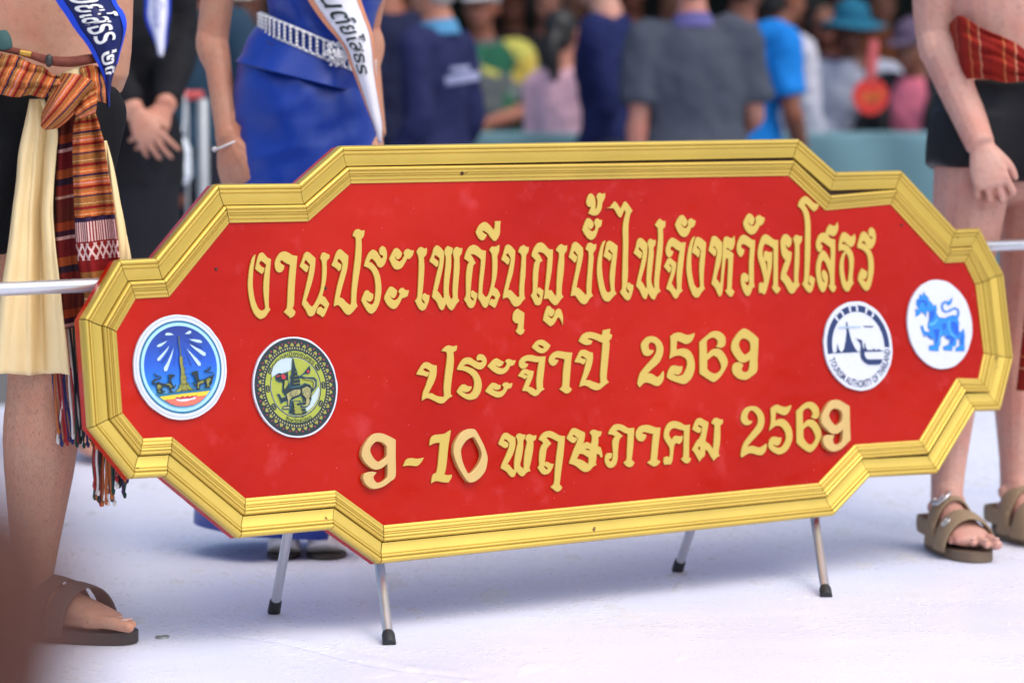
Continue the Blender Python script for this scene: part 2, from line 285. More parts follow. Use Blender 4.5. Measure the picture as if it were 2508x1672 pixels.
 (0,[[(-2.8,284.2),(3.5,296.8),(10.9,300.7),(17.1,294.9),(19.7,283.7),(17.1,266.2),(22.3,272.5),(25.2,285.2),(23.2,293.2),(28.4,299.5),(33.5,301.0),(39.1,298.5),(45.7,300.8),(44.2,291.2),(37.2,281.7),(35.6,277.0),(31.4,265.9),(22.5,257.3),(11.5,255.5),(-0.7,260.2),(5.1,268.1),(7.6,272.8),(1.9,273.7),(-1.7,277.0)]]),
 (0,[[(35.6,203.5),(28.4,189.3),(23.1,168.7),(20.3,152.9),(20.0,133.8),(22.3,111.4),(26.8,99.3),(31.6,97.5),(36.7,99.7),(38.1,106.0),(37.5,123.6),(41.3,144.2),(48.6,167.9),(51.0,176.6),(42.8,185.7),(40.0,183.4),(41.1,179.3),(47.5,175.5),(48.2,173.0),(45.9,166.4),(41.0,162.1),(35.7,166.7),(27.4,171.8),(31.4,181.2),(38.4,198.6),(45.8,202.7),(53.3,199.7),(64.8,191.4),(61.4,175.5),(55.6,151.7),(49.3,123.1),(46.9,102.5),(50.6,95.1),(41.3,88.3),(31.6,80.7),(23.6,80.3),(15.5,86.2),(9.1,107.1),(7.1,132.6),(8.4,148.5),(13.3,169.0),(22.7,191.1),(29.8,201.2)]]),
 (0,[[(46.7,270.0),(55.8,271.7),(61.4,277.2),(68.6,283.0),(73.4,278.6),(81.0,267.2),(85.7,272.7),(91.6,280.6),(95.4,282.4),(100.2,278.0),(111.0,262.8),(104.7,256.2),(99.8,243.4),(96.7,230.6),(92.9,198.6),(88.2,166.6),(84.4,134.7),(80.2,115.6),(75.9,101.4),(79.7,94.8),(83.8,95.5),(82.3,99.5),(78.6,103.7),(80.3,113.2),(85.2,116.2),(90.7,112.0),(95.5,110.2),(93.4,100.7),(84.4,83.4),(77.0,79.7),(70.5,84.0),(60.2,97.2),(66.4,104.9),(69.6,127.2),(74.4,159.1),(80.0,199.0),(81.8,223.0),(87.2,243.7),(94.1,259.6),(90.8,265.3),(85.9,258.2),(81.1,251.1),(77.4,250.1),(72.7,255.3),(65.2,267.5),(60.4,269.2)]]),
 (0,[[(141.0,194.0),(138.0,173.1),(131.1,152.4),(122.2,133.4),(115.5,119.1),(120.8,112.5),(126.5,101.9),(129.8,104.1),(130.7,120.2),(136.1,149.0),(142.4,173.0),(143.9,185.8),(142.5,194.3),(146.4,201.9),(151.7,204.2),(157.3,200.8),(163.5,201.4),(161.2,191.0),(155.8,184.7),(155.0,172.6),(149.1,148.6),(143.3,124.6),(142.8,111.7),(147.5,101.1),(149.4,103.4),(150.3,116.3),(157.2,148.3),(165.0,180.4),(170.9,204.5),(172.4,225.4),(165.7,231.8),(173.1,240.0),(179.7,244.7),(185.3,240.5),(193.3,239.5),(191.0,228.2),(184.3,223.5),(184.0,212.2),(179.5,183.2),(170.3,147.9),(162.8,119.0),(160.7,101.4),(164.0,95.6),(154.2,89.5),(147.1,80.1),(142.9,79.0),(137.4,83.7),(131.6,93.6),(125.2,81.8),(121.0,80.8),(116.6,85.4),(111.1,98.4),(102.9,108.4),(109.3,125.8),(120.5,152.7),(126.4,170.3),(128.0,179.1),(120.6,187.8),(117.9,186.6),(117.9,181.8),(124.0,177.6),(125.3,175.1),(123.2,167.1),(118.4,164.1),(113.4,169.1),(104.6,175.8),(110.5,186.8),(117.4,202.7),(124.8,206.5),(131.5,203.1)]]),
 (0,[[(241.0,194.3),(235.6,175.0),(229.6,150.8),(223.0,125.0),(218.4,100.0),(221.0,94.2),(211.9,88.1),(205.8,80.2),(200.6,78.8),(195.6,83.1),(189.1,93.8),(179.3,99.9),(186.4,113.3),(194.4,129.2),(199.1,143.0),(194.9,150.6),(192.1,149.6),(193.4,146.3),(197.4,142.7),(195.4,137.3),(189.7,132.6),(185.3,138.5),(178.6,145.2),(183.9,152.3),(191.2,161.7),(197.4,163.2),(202.9,158.1),(211.0,152.2),(208.5,140.1),(200.8,123.3),(193.6,110.6),(200.1,100.7),(205.2,95.2),(207.3,99.6),(209.8,127.1),(216.3,154.4),(223.5,176.6),(214.8,180.5),(206.3,186.4),(201.2,186.1),(199.2,181.8),(201.2,177.6),(206.8,176.7),(203.3,169.5),(197.7,165.1),(192.5,164.5),(188.1,169.9),(187.8,181.3),(194.0,194.1),(202.1,202.8),(209.4,204.2),(218.1,200.2),(228.6,193.9)]]),
 (0,[[(217.8,231.6),(225.2,242.0),(233.3,249.6),(240.2,251.1),(246.1,245.5),(250.7,237.8),(248.5,231.6),(242.9,227.2),(238.8,227.8),(233.0,235.3),(234.8,228.7),(241.4,223.3),(247.6,224.3),(252.0,229.9),(252.2,236.4),(255.8,241.2),(261.9,243.5),(267.0,240.1),(272.4,238.4),(270.1,231.9),(265.2,225.5),(258.9,224.0),(253.8,216.0),(245.6,207.2),(236.2,205.5),(227.6,211.0),(221.6,220.9)]]),
 (0,[[(267.1,206.3),(259.0,190.6),(253.0,169.5),(249.8,148.5),(249.7,125.7),(252.9,106.0),(258.2,98.5),(264.3,98.3),(268.3,102.2),(269.0,120.1),(271.3,144.5),(277.6,168.8),(279.3,176.1),(271.4,186.1),(268.6,185.1),(269.6,181.3),(276.1,176.7),(274.1,167.3),(269.9,161.7),(264.4,167.6),(255.4,172.7),(260.2,184.0),(267.3,200.1),(274.0,204.5),(281.9,201.3),(294.2,192.0),(291.3,176.5),(285.9,152.2),(280.3,127.9),(277.3,103.5),(279.5,96.1),(270.4,89.1),(262.2,80.4),(253.8,79.1),(246.3,85.1),(239.4,104.9),(236.6,132.6),(239.0,152.1),(244.8,174.7),(254.4,195.6),(261.6,203.5)]]),
 (0,[[(299.2,175.4),(304.3,186.7),(311.3,202.1),(318.9,204.9),(325.8,201.7),(337.0,190.7),(333.5,167.0),(326.3,145.9),(318.1,129.8),(312.3,116.1),(317.7,109.3),(320.8,103.8),(324.2,111.5),(329.1,134.3),(335.0,162.0),(338.2,181.6),(340.2,191.4),(344.4,200.4),(351.0,203.1),(359.0,200.0),(366.2,198.9),(371.5,203.7),(371.3,192.2),(367.2,180.8),(362.3,175.2),(358.0,174.8),(348.3,180.5),(346.6,175.6),(352.8,174.6),(364.3,166.0),(362.3,157.9),(358.8,138.2),(354.3,115.4),(350.3,94.1),(357.2,87.3),(351.6,79.3),(345.4,76.6),(339.3,81.4),(333.6,89.0),(338.7,93.8),(343.3,117.4),(347.7,141.9),(349.4,155.8),(345.6,158.4),(342.1,155.2),(336.3,134.1),(330.2,109.7),(324.1,85.3),(318.1,78.2),(313.4,82.4),(306.9,97.4),(298.5,105.1),(304.5,120.4),(313.9,146.3),(320.4,165.8),(321.6,175.6),(314.5,185.6),(312.6,184.0),(313.0,181.6),(319.5,175.6),(317.5,167.5),(313.8,162.7),(308.1,167.0)]]),
 (0,[[(426.1,193.1),(422.1,172.5),(416.9,147.9),(413.8,123.2),(411.8,103.4),(412.4,94.3),(406.9,92.8),(401.6,84.0),(396.7,78.4),(391.6,76.9),(386.3,79.6),(379.5,93.0),(377.3,109.6),(380.8,121.0),(388.8,126.0),(394.4,123.0),(399.3,118.7),(397.8,109.7),(392.2,105.3),(386.7,108.4),(390.0,100.9),(394.8,97.7),(398.8,100.6),(400.6,115.4),(403.6,140.0),(407.3,159.7),(411.0,177.0),(402.2,183.0),(393.1,186.3),(387.7,185.1),(386.0,180.2),(387.8,177.7),(394.8,174.2),(391.8,166.8),(385.6,159.6),(379.5,161.4),(375.4,170.6),(375.5,180.5),(380.1,191.9),(388.8,202.4),(397.5,205.2),(406.6,201.9),(416.4,195.0)]]),
 (0,[[(399.1,230.3),(406.1,240.8),(413.4,248.1),(418.9,249.7),(424.8,246.2),(429.8,238.6),(427.8,231.2),(423.4,226.3),(418.1,226.0),(411.7,234.1),(414.0,227.4),(421.9,223.1),(428.5,224.5),(433.5,231.1),(433.0,238.5),(438.4,244.2),(445.0,246.2),(450.9,242.3),(458.0,239.6),(454.9,231.4),(447.7,224.9),(442.2,223.4),(435.8,215.2),(426.3,207.2),(416.6,205.8),(408.7,210.2),(401.4,219.4)]]),
 (0,[[(488.8,191.3),(485.8,170.6),(482.3,145.7),(479.2,120.9),(476.1,96.0),(477.2,93.0),(482.7,89.1),(478.0,82.7),(471.1,78.3),(465.2,83.2),(459.5,91.7),(463.6,95.7),(467.9,121.3),(471.0,146.1),(474.4,173.4),(465.6,180.3),(454.4,184.8),(448.8,182.5),(444.5,173.5),(442.6,163.6),(443.8,154.4),(445.8,158.5),(447.1,165.1),(451.9,169.6),(456.6,168.2),(462.8,166.3),(469.4,167.8),(467.7,154.5),(464.6,138.0),(457.9,118.3),(447.4,93.8),(440.4,80.8),(434.8,78.5),(430.1,82.9),(423.9,81.1),(423.7,91.4),(426.4,101.2),(431.5,103.5),(437.6,100.8),(439.9,107.3),(439.4,115.6),(434.7,137.3),(430.4,154.0),(430.5,167.3),(436.2,183.7),(445.5,199.2),(455.8,204.7),(465.0,201.2),(476.8,193.3)],[(447.7,147.7),(450.1,138.5),(449.4,121.9),(452.7,136.7),(453.9,146.7),(451.1,149.2)]]),
 (0,[[(495.4,187.0),(498.3,193.6),(504.7,201.4),(512.5,203.5),(519.6,199.6),(526.3,192.8),(523.9,182.8),(517.6,175.5),(511.4,177.3),(506.8,184.1),(508.0,176.6),(514.5,168.0),(522.7,164.5),(520.4,154.5),(514.2,139.7),(501.9,119.2),(508.5,111.5),(517.7,98.7),(522.2,100.2),(524.6,119.3),(528.8,144.2),(533.0,169.2),(533.6,182.5),(530.6,192.7),(535.6,198.4),(541.4,201.6),(547.6,198.9),(555.7,197.8),(553.0,187.0),(546.3,179.6),(543.8,160.5),(539.6,135.5),(534.9,115.6),(533.3,102.3),(536.1,93.8),(527.1,87.5),(519.6,79.4),(511.7,76.7),(504.8,81.6),(496.0,97.8),(485.6,109.0),(489.4,122.2),(497.9,138.5),(504.4,147.5),(497.0,156.9),(494.4,170.3)]]),
 (0,[[(552.5,263.3),(559.2,274.1),(568.9,281.5),(576.8,283.5),(585.0,279.4),(593.8,271.7),(600.9,267.3),(611.1,266.3),(607.4,257.9),(600.1,252.2),(594.5,251.5),(587.5,256.7),(579.8,264.4),(572.6,267.9),(571.1,264.6),(576.7,256.9),(581.5,243.3),(582.2,223.1),(577.3,184.6),(572.0,151.2),(565.2,117.9),(560.4,102.1),(559.2,98.0),(562.9,92.8),(567.9,92.6),(566.2,96.4),(562.7,99.9),(564.6,109.5),(569.4,113.5),(574.4,110.0),(579.9,106.4),(577.2,97.3),(568.4,80.0),(560.4,77.0),(553.5,82.3),(543.9,96.0),(549.6,103.3),(554.1,126.6),(560.7,168.3),(567.5,218.5),(567.8,238.6),(564.1,252.1),(558.4,259.0)]]),
 (0,[[(659.4,225.4),(658.8,211.9),(651.1,199.7),(643.5,195.9),(636.0,197.8),(630.5,200.8),(629.3,196.6),(634.1,191.4),(647.3,188.0),(644.5,165.8),(640.2,140.6),(636.1,115.4),(632.8,91.9),(637.3,87.0),(632.9,78.7),(627.0,75.3),(621.0,80.5),(616.6,88.8),(621.3,94.9),(622.7,110.8),(620.0,124.4),(614.3,139.7),(608.1,145.8),(602.3,140.1),(598.2,125.1),(598.0,111.7),(600.7,101.5),(604.4,96.3),(606.7,100.4),(602.4,106.5),(600.6,115.0),(603.2,121.6),(607.9,124.0),(613.8,118.7),(616.4,107.7),(612.7,92.6),(605.6,80.3),(598.6,76.4),(591.7,82.5),(586.3,100.3),(585.6,123.9),(590.5,142.2),(599.0,157.1),(605.4,164.4),(611.1,166.3),(617.2,162.4),(623.6,152.1),(627.8,141.8),(631.6,157.7),(632.6,171.2),(623.5,177.4),(613.3,183.6),(607.9,184.6),(605.3,181.3),(610.0,175.2),(608.2,169.4),(602.0,164.0),(596.6,164.2),(592.6,172.4),(593.4,182.5),(600.6,195.7),(609.1,202.2),(618.1,203.7),(622.3,202.7),(628.1,213.5),(636.8,221.4),(644.1,218.2),(651.8,218.0)]]),
 (0,[[(704.9,198.8),(705.0,187.7),(699.7,176.0),(691.3,171.1),(684.9,173.0),(676.9,180.0),(670.7,183.6),(664.7,180.4),(665.5,178.0),(676.4,176.3),(688.4,166.1),(694.5,152.4),(693.6,137.1),(688.8,116.9),(685.5,100.1),(687.4,92.4),(680.4,86.8),(672.5,76.9),(665.7,75.5),(657.7,82.5),(653.0,97.9),(651.7,121.6),(656.0,141.7),(665.0,156.7),(672.4,162.4),(663.9,165.2),(654.8,163.4),(655.9,175.6),(661.6,190.6),(668.4,200.6),(675.4,203.3),(682.8,200.2),(692.0,194.0),(698.8,194.7)],[(673.6,158.1),(678.9,152.9),(681.4,137.5),(677.5,115.6),(672.7,98.9),(669.2,94.8),(665.5,100.0),(663.3,117.8),(664.8,138.1),(669.2,151.5)]]),
 (0,[[(730.1,203.7),(737.6,200.4),(743.4,193.5),(750.4,186.4),(754.4,188.0),(752.3,192.4),(745.6,193.4),(744.1,198.6),(746.2,206.2),(753.7,212.0),(761.9,205.8),(763.8,191.2),(759.4,177.7),(750.1,166.8),(744.2,165.3),(736.1,171.5),(731.6,180.2),(726.4,183.7),(720.2,178.8),(729.9,176.0),(741.0,166.3),(749.1,150.7),(750.0,131.9),(746.2,111.6),(736.4,88.1),(728.3,77.3),(721.3,75.0),(713.1,80.4),(701.0,99.6),(706.1,113.0),(715.3,123.7),(723.7,119.1),(729.5,115.5),(727.3,107.1),(721.1,99.7),(715.7,100.7),(711.9,106.0),(715.4,98.2),(722.6,94.0),(728.2,98.6),(732.8,115.4),(735.9,135.7),(734.5,151.1),(727.9,160.7),(718.6,166.1),(707.9,169.8),(712.8,182.4),(721.5,197.5)]]),
 (0,[[(-399.1,-28.4),(-401.1,-43.9),(-406.9,-57.6),(-416.6,-71.0),(-424.2,-81.5),(-415.9,-81.6),(-405.4,-87.2),(-390.0,-90.5),(-387.9,-87.5),(-387.0,-71.2),(-381.5,-46.5),(-375.3,-23.4),(-372.3,-7.9),(-374.0,-2.4),(-384.5,-0.3),(-375.8,6.3),(-367.1,9.3),(-358.0,7.0),(-347.6,8.1),(-350.4,-0.4),(-357.8,-4.3),(-357.8,-16.5),(-360.4,-32.0),(-366.7,-55.1),(-371.6,-75.2),(-372.8,-86.0),(-368.9,-89.4),(-378.3,-93.5),(-390.3,-101.4),(-398.7,-102.0),(-408.4,-97.9),(-422.5,-90.9),(-430.7,-90.4),(-440.3,-94.2),(-435.9,-79.2),(-428.0,-65.7),(-419.8,-49.1),(-415.8,-37.6),(-423.6,-32.5),(-429.1,-32.2),(-431.2,-35.2),(-425.1,-38.7),(-418.1,-40.1),(-420.2,-45.9),(-424.4,-48.8),(-430.5,-46.2),(-447.1,-42.6),(-439.2,-32.5),(-429.9,-22.9),(-423.2,-20.6),(-416.0,-22.1),(-408.1,-26.4)]]),
 (0,[[(-325.9,-16.2),(-317.6,-17.8),(-308.8,-23.7),(-299.8,-27.6),(-293.2,-27.7),(-290.9,-23.9),(-296.4,-22.8),(-303.5,-23.2),(-304.2,-19.2),(-300.1,-13.1),(-294.3,-11.5),(-286.1,-14.6),(-281.4,-23.6),(-284.3,-32.9),(-293.6,-40.3),(-303.1,-40.5),(-312.1,-36.1),(-320.9,-30.9),(-329.2,-28.9),(-338.0,-32.4),(-328.8,-34.0),(-312.6,-40.8),(-302.5,-52.4),(-298.3,-65.2),(-299.1,-76.2),(-304.6,-88.4),(-315.0,-97.2),(-330.3,-99.0),(-341.1,-94.9),(-350.7,-88.9),(-358.0,-81.9),(-352.0,-74.7),(-343.9,-68.9),(-337.3,-69.0),(-330.2,-72.8),(-321.8,-73.6),(-325.3,-79.4),(-332.3,-83.4),(-338.9,-83.3),(-346.6,-80.5),(-340.1,-85.6),(-331.0,-88.1),(-322.1,-84.3),(-316.2,-73.6),(-315.0,-62.7),(-318.6,-53.1),(-328.2,-45.5),(-338.9,-41.0),(-352.7,-38.7),(-347.0,-29.6),(-336.5,-19.1)]]),
 (0,[[(-279.9,-35.9),(-271.5,-28.8),(-262.3,-22.6),(-255.5,-22.0),(-248.3,-26.1),(-241.1,-29.6),(-244.6,-35.0),(-251.6,-37.8),(-257.2,-36.7),(-262.9,-33.2),(-259.1,-37.4),(-249.1,-41.8),(-240.5,-41.5),(-235.1,-36.2),(-234.1,-32.3),(-237.2,-29.0),(-233.0,-25.3),(-226.2,-24.8),(-219.8,-27.5),(-212.5,-27.4),(-215.7,-34.1),(-220.9,-37.8),(-226.7,-38.3),(-232.4,-45.9),(-241.6,-51.7),(-252.3,-53.1),(-262.4,-49.8),(-272.1,-43.0)]]),
 (0,[[(-290.9,-84.5),(-282.5,-76.3),(-275.2,-70.4),(-268.4,-69.2),(-260.2,-72.8),(-252.9,-75.6),(-255.4,-81.0),(-261.4,-83.4),(-267.0,-82.7),(-274.8,-79.4),(-270.0,-84.1),(-260.8,-87.0),(-252.2,-86.7),(-247.0,-82.3),(-246.5,-78.4),(-249.6,-75.0),(-244.8,-71.0),(-238.0,-70.1),(-231.6,-72.9),(-225.2,-72.1),(-227.4,-78.7),(-231.7,-82.4),(-237.5,-83.1),(-244.0,-90.4),(-252.4,-97.0),(-264.0,-98.4),(-273.1,-95.0),(-283.0,-89.7)]]),
 (0,[[(-139.1,-23.7),(-142.3,-35.5),(-146.3,-52.9),(-151.5,-73.4),(-152.8,-85.3),(-148.9,-88.7),(-157.5,-92.2),(-166.0,-98.9),(-174.0,-100.8),(-182.3,-97.1),(-192.2,-90.2),(-203.0,-88.5),(-198.9,-81.9),(-191.8,-69.5),(-186.0,-59.4),(-190.2,-55.3),(-195.0,-55.4),(-193.3,-57.5),(-187.1,-59.3),(-189.1,-63.3),(-195.2,-65.9),(-199.7,-62.7),(-209.5,-59.0),(-203.4,-53.0),(-197.0,-47.0),(-190.1,-46.4),(-183.6,-48.5),(-171.4,-51.6),(-174.4,-61.0),(-180.4,-71.8),(-187.3,-81.7),(-179.8,-83.7),(-170.7,-89.0),(-167.2,-88.4),(-167.1,-74.1),(-163.1,-55.2),(-156.8,-34.0),(-166.4,-33.5),(-177.8,-30.8),(-186.4,-30.1),(-190.9,-33.0),(-188.0,-35.5),(-182.7,-36.6),(-186.7,-42.0),(-194.8,-45.2),(-201.4,-43.6),(-205.1,-37.0),(-202.7,-29.2),(-194.2,-22.5),(-182.2,-19.1),(-170.7,-19.7),(-157.5,-23.2)]]),
 (0,[[(-170.3,-3.8),(-162.2,3.8),(-153.9,9.0),(-144.1,9.7),(-134.8,5.7),(-124.9,-2.5),(-131.7,-10.5),(-140.1,-15.7),(-149.0,-16.8),(-158.3,-13.1)],[(-155.4,-1.3),(-151.9,0.4),(-143.5,-2.7),(-140.0,-6.5),(-146.0,-7.4),(-151.5,-4.7)]]),
 (0,[[(-73.3,-19.8),(-77.5,-34.1),(-81.8,-54.8),(-86.1,-75.4),(-88.4,-86.5),(-82.8,-92.5),(-87.7,-97.8),(-96.8,-100.2),(-104.2,-96.1),(-112.5,-90.8),(-106.1,-86.3),(-102.8,-74.5),(-99.6,-55.4),(-92.9,-31.4),(-103.4,-28.7),(-113.1,-27.1),(-118.1,-28.8),(-115.5,-31.3),(-108.8,-32.5),(-112.3,-37.9),(-119.7,-42.8),(-126.5,-42.0),(-131.4,-36.9),(-131.9,-29.7),(-126.2,-22.0),(-115.7,-16.1),(-105.7,-14.7),(-92.3,-17.3)]]),
 (0,[[(-22.5,-22.0),(-23.6,-33.6),(-29.1,-49.5),(-37.3,-63.6),(-46.7,-76.8),(-38.8,-76.9),(-28.3,-80.6),(-13.3,-85.6),(-9.8,-82.9),(-8.7,-66.8),(-2.0,-34.7),(4.6,-3.5),(-6.8,1.5),(-20.2,6.7),(-33.0,7.6),(-29.4,4.7),(-20.3,1.8),(-25.5,-5.2),(-36.6,-5.8),(-45.1,-2.7),(-54.4,3.1),(-46.4,12.7),(-35.7,18.7),(-22.7,19.7),(-11.0,17.2),(4.4,11.5),(8.6,21.8),(26.9,23.9),(23.7,14.0),(30.1,11.9),(26.6,4.1),(20.2,0.5),(21.7,-3.5),(18.8,-19.6),(11.1,-51.6),(5.9,-75.7),(10.4,-83.7),(-3.5,-91.0),(-14.2,-96.9),(-24.3,-97.6),(-33.8,-94.2),(-44.1,-88.3),(-53.8,-86.6),(-63.0,-88.8),(-58.8,-78.6),(-51.3,-64.5),(-43.1,-45.5),(-38.9,-34.8),(-47.1,-27.9),(-52.0,-28.1),(-53.9,-30.5),(-47.7,-33.2),(-40.9,-34.7),(-43.6,-40.7),(-49.0,-44.4),(-56.5,-40.8),(-69.5,-38.5),(-62.0,-28.4),(-53.8,-17.6),(-45.6,-15.2),(-37.8,-16.4),(-30.3,-20.4)]]),
 (0,[[(100.4,-15.1),(104.4,-7.1),(116.7,2.2),(130.3,4.0),(143.2,0.1),(154.2,-11.1),(156.5,-26.1),(149.5,-42.2),(138.9,-53.1),(123.4,-62.1),(109.6,-71.7),(118.2,-71.7),(126.0,-75.4),(133.7,-79.9),(141.1,-77.9),(151.5,-68.6),(152.3,-75.2),(148.1,-88.1),(138.9,-96.6),(129.5,-97.7),(117.7,-93.0),(105.9,-89.3),(97.5,-91.0),(87.5,-98.1),(83.1,-92.6),(84.4,-84.6),(91.8,-70.3),(105.5,-57.9),(123.5,-44.1),(135.1,-33.2),(139.5,-21.9),(136.6,-11.9),(127.8,-7.9),(121.4,-10.4),(119.1,-16.0),(120.8,-23.5),(131.6,-24.8),(127.1,-31.2),(118.4,-35.3),(110.3,-34.9),(103.7,-30.0)]]),
 (0,[[(178.5,1.7),(189.5,7.0),(202.1,8.4),(212.1,5.1),(223.2,2.1),(233.8,3.3),(241.4,5.4),(239.7,-0.3),(231.0,-11.5),(218.0,-15.9),(207.9,-12.9),(194.0,-7.3),(189.9,-27.7),(198.0,-25.6),(210.5,-25.4),(222.6,-29.3),(231.6,-41.4),(234.2,-58.1),(231.0,-72.8),(221.9,-87.2),(208.3,-96.4),(197.7,-97.5),(183.7,-93.4),(167.8,-87.5),(159.2,-81.3),(162.4,-72.4),(170.9,-61.4),(180.6,-58.6),(191.7,-61.2),(202.1,-61.4),(198.8,-71.1),(191.8,-77.3),(185.5,-77.8),(175.1,-75.1),(183.2,-80.2),(194.5,-80.8),(204.4,-76.4),(213.5,-62.0),(214.8,-50.5),(209.4,-43.6),(196.4,-38.8),(183.9,-39.8),(169.9,-44.0),(175.4,-27.0)]]),
 (0,[[(252.3,-14.2),(269.8,-3.4),(285.6,5.0),(298.5,6.9),(311.8,3.0),(320.3,-5.8),(321.2,-15.9),(317.0,-24.9),(307.0,-28.2),(294.2,-25.4),(299.3,-21.5),(300.7,-13.2),(294.7,-7.6),(286.4,-5.9),(275.4,-9.5),(270.4,-15.9),(269.0,-41.6),(281.1,-32.3),(294.1,-29.6),(306.4,-32.7),(317.6,-45.8),(321.3,-59.3),(314.3,-72.3),(298.6,-88.1),(284.9,-96.5),(277.3,-97.8),(263.5,-90.4),(244.9,-78.6)],[(267.7,-52.4),(281.7,-44.8),(288.1,-43.9),(296.9,-49.7),(303.6,-65.1),(301.5,-73.3),(293.3,-79.5),(283.6,-81.0),(273.5,-77.6),(265.5,-70.5)]]),
 (0,[[(334.9,-26.6),(340.5,-15.1),(355.1,-0.7),(367.9,7.1),(376.6,8.4),(387.8,2.8),(401.7,-7.1),(409.4,-14.2),(407.4,-26.8),(401.4,-58.4),(397.2,-81.8),(382.7,-91.1),(367.8,-97.8),(356.1,-97.7),(341.8,-92.2),(332.4,-81.6),(331.9,-71.6),(337.8,-63.5),(347.8,-60.7),(357.1,-62.9),(361.8,-68.1),(356.3,-74.6),(358.2,-80.5),(365.4,-82.6),(374.4,-79.7),(378.3,-70.7),(381.5,-56.6),(371.3,-60.8),(361.5,-61.9),(352.3,-58.9),(342.8,-48.7),(334.9,-34.9)],[(355.7,-22.6),(360.9,-14.4),(369.9,-11.5),(379.2,-14.5),(386.4,-22.4),(385.0,-37.4),(377.7,-43.8),(368.8,-46.7),(361.1,-39.6),(355.9,-29.3)]]),
 (1,[[(-590.5,-187.0),(-584.8,-174.0),(-571.0,-159.3),(-558.0,-151.9),(-545.6,-151.7),(-535.4,-154.6),(-523.6,-160.2),(-513.1,-166.1),(-516.8,-201.1),(-520.7,-235.4),(-532.5,-243.5),(-547.4,-251.3),(-563.6,-254.8),(-575.7,-253.6),(-587.0,-245.3),(-592.5,-233.7),(-589.5,-227.3),(-582.2,-224.1),(-570.8,-223.4),(-563.1,-225.5),(-570.2,-231.7),(-569.6,-237.7),(-564.2,-244.4),(-555.6,-245.5),(-544.5,-241.1),(-537.6,-234.1),(-534.5,-208.1),(-541.6,-212.9),(-550.8,-217.4),(-562.4,-218.8),(-573.3,-214.3),(-584.4,-203.8),(-589.6,-194.5)],[(-572.1,-180.8),(-568.1,-173.6),(-559.5,-166.8),(-550.6,-165.6),(-540.5,-169.5),(-533.3,-176.0),(-535.3,-195.4),(-542.0,-200.9),(-551.3,-205.4),(-556.6,-205.8),(-564.7,-199.3),(-570.7,-189.1)]]),
 (0,[[(-496.5,-217.3),(-489.7,-207.2),(-482.2,-203.2),(-473.3,-203.6),(-462.7,-205.4),(-447.9,-204.4),(-454.6,-212.7),(-464.2,-218.8),(-473.0,-218.2),(-485.4,-216.6)]]),
 (0,[[(-432.3,-181.7),(-428.3,-169.1),(-420.4,-162.8),(-407.7,-162.1),(-394.9,-161.5),(-387.3,-158.2),(-380.0,-155.3),(-383.9,-169.0),(-389.7,-188.5),(-394.8,-210.9),(-399.5,-228.8),(-404.3,-239.9),(-396.4,-242.0),(-386.9,-241.6),(-388.9,-247.9),(-396.1,-255.7),(-406.8,-254.9),(-421.0,-251.5),(-428.2,-251.7),(-435.7,-254.7),(-433.9,-246.0),(-429.4,-238.0),(-421.9,-235.5),(-418.0,-224.4),(-412.9,-202.0),(-407.9,-178.1),(-418.4,-177.7)]]),
 (1,[[(-381.4,-192.5),(-377.0,-180.6),(-362.5,-164.8),(-347.1,-157.5),(-334.2,-157.2),(-327.2,-160.3),(-319.5,-173.8),(-310.6,-192.8),(-305.6,-211.5),(-307.0,-223.7),(-313.9,-240.0),(-328.2,-252.7),(-341.7,-258.6),(-352.7,-258.5),(-360.9,-250.3),(-374.7,-226.4),(-381.4,-204.7)],[(-366.2,-198.1),(-361.4,-187.8),(-349.2,-176.4),(-335.8,-171.9),(-330.5,-173.1),(-324.3,-184.2),(-317.8,-199.9),(-318.2,-212.2),(-327.2,-226.8),(-341.4,-239.5),(-353.0,-244.5),(-357.6,-236.8),(-364.7,-218.0)]]),
 (0,[[(-271.6,-189.6),(-264.4,-178.5),(-257.0,-170.5),(-249.4,-169.2),(-242.3,-173.1),(-230.0,-180.1),(-231.6,-194.6),(-238.0,-209.7),(-247.9,-222.9),(-254.9,-230.1),(-250.0,-233.5),(-243.4,-241.4),(-238.9,-242.8),(-237.8,-228.2),(-231.7,-207.0),(-225.7,-192.0),(-225.7,-183.4),(-228.5,-178.6),(-223.6,-173.5),(-217.9,-172.7),(-211.6,-175.1),(-205.4,-175.5),(-207.8,-183.1),(-212.1,-188.2),(-213.5,-200.5),(-219.5,-220.2),(-224.7,-233.0),(-222.5,-238.6),(-216.3,-242.4),(-214.9,-229.8),(-209.7,-208.5),(-203.0,-190.4),(-206.5,-183.2),(-200.5,-176.6),(-193.8,-176.0),(-186.6,-179.1),(-179.0,-178.8),(-181.7,-186.4),(-187.8,-189.9),(-189.2,-202.2),(-195.2,-221.9),(-201.8,-238.5),(-203.2,-243.1),(-200.9,-247.6),(-210.6,-250.3),(-217.9,-255.9),(-223.6,-256.6),(-228.8,-252.8),(-234.6,-246.2),(-240.3,-255.1),(-246.0,-256.6),(-251.3,-253.5),(-258.7,-244.4),(-270.9,-237.4),(-267.2,-229.2),(-257.2,-214.5),(-247.4,-198.2),(-244.7,-189.1),(-251.8,-182.2),(-256.3,-181.4),(-258.4,-183.6),(-252.3,-187.1),(-247.4,-189.7),(-249.5,-195.7),(-255.5,-198.7),(-260.8,-196.5)]]),
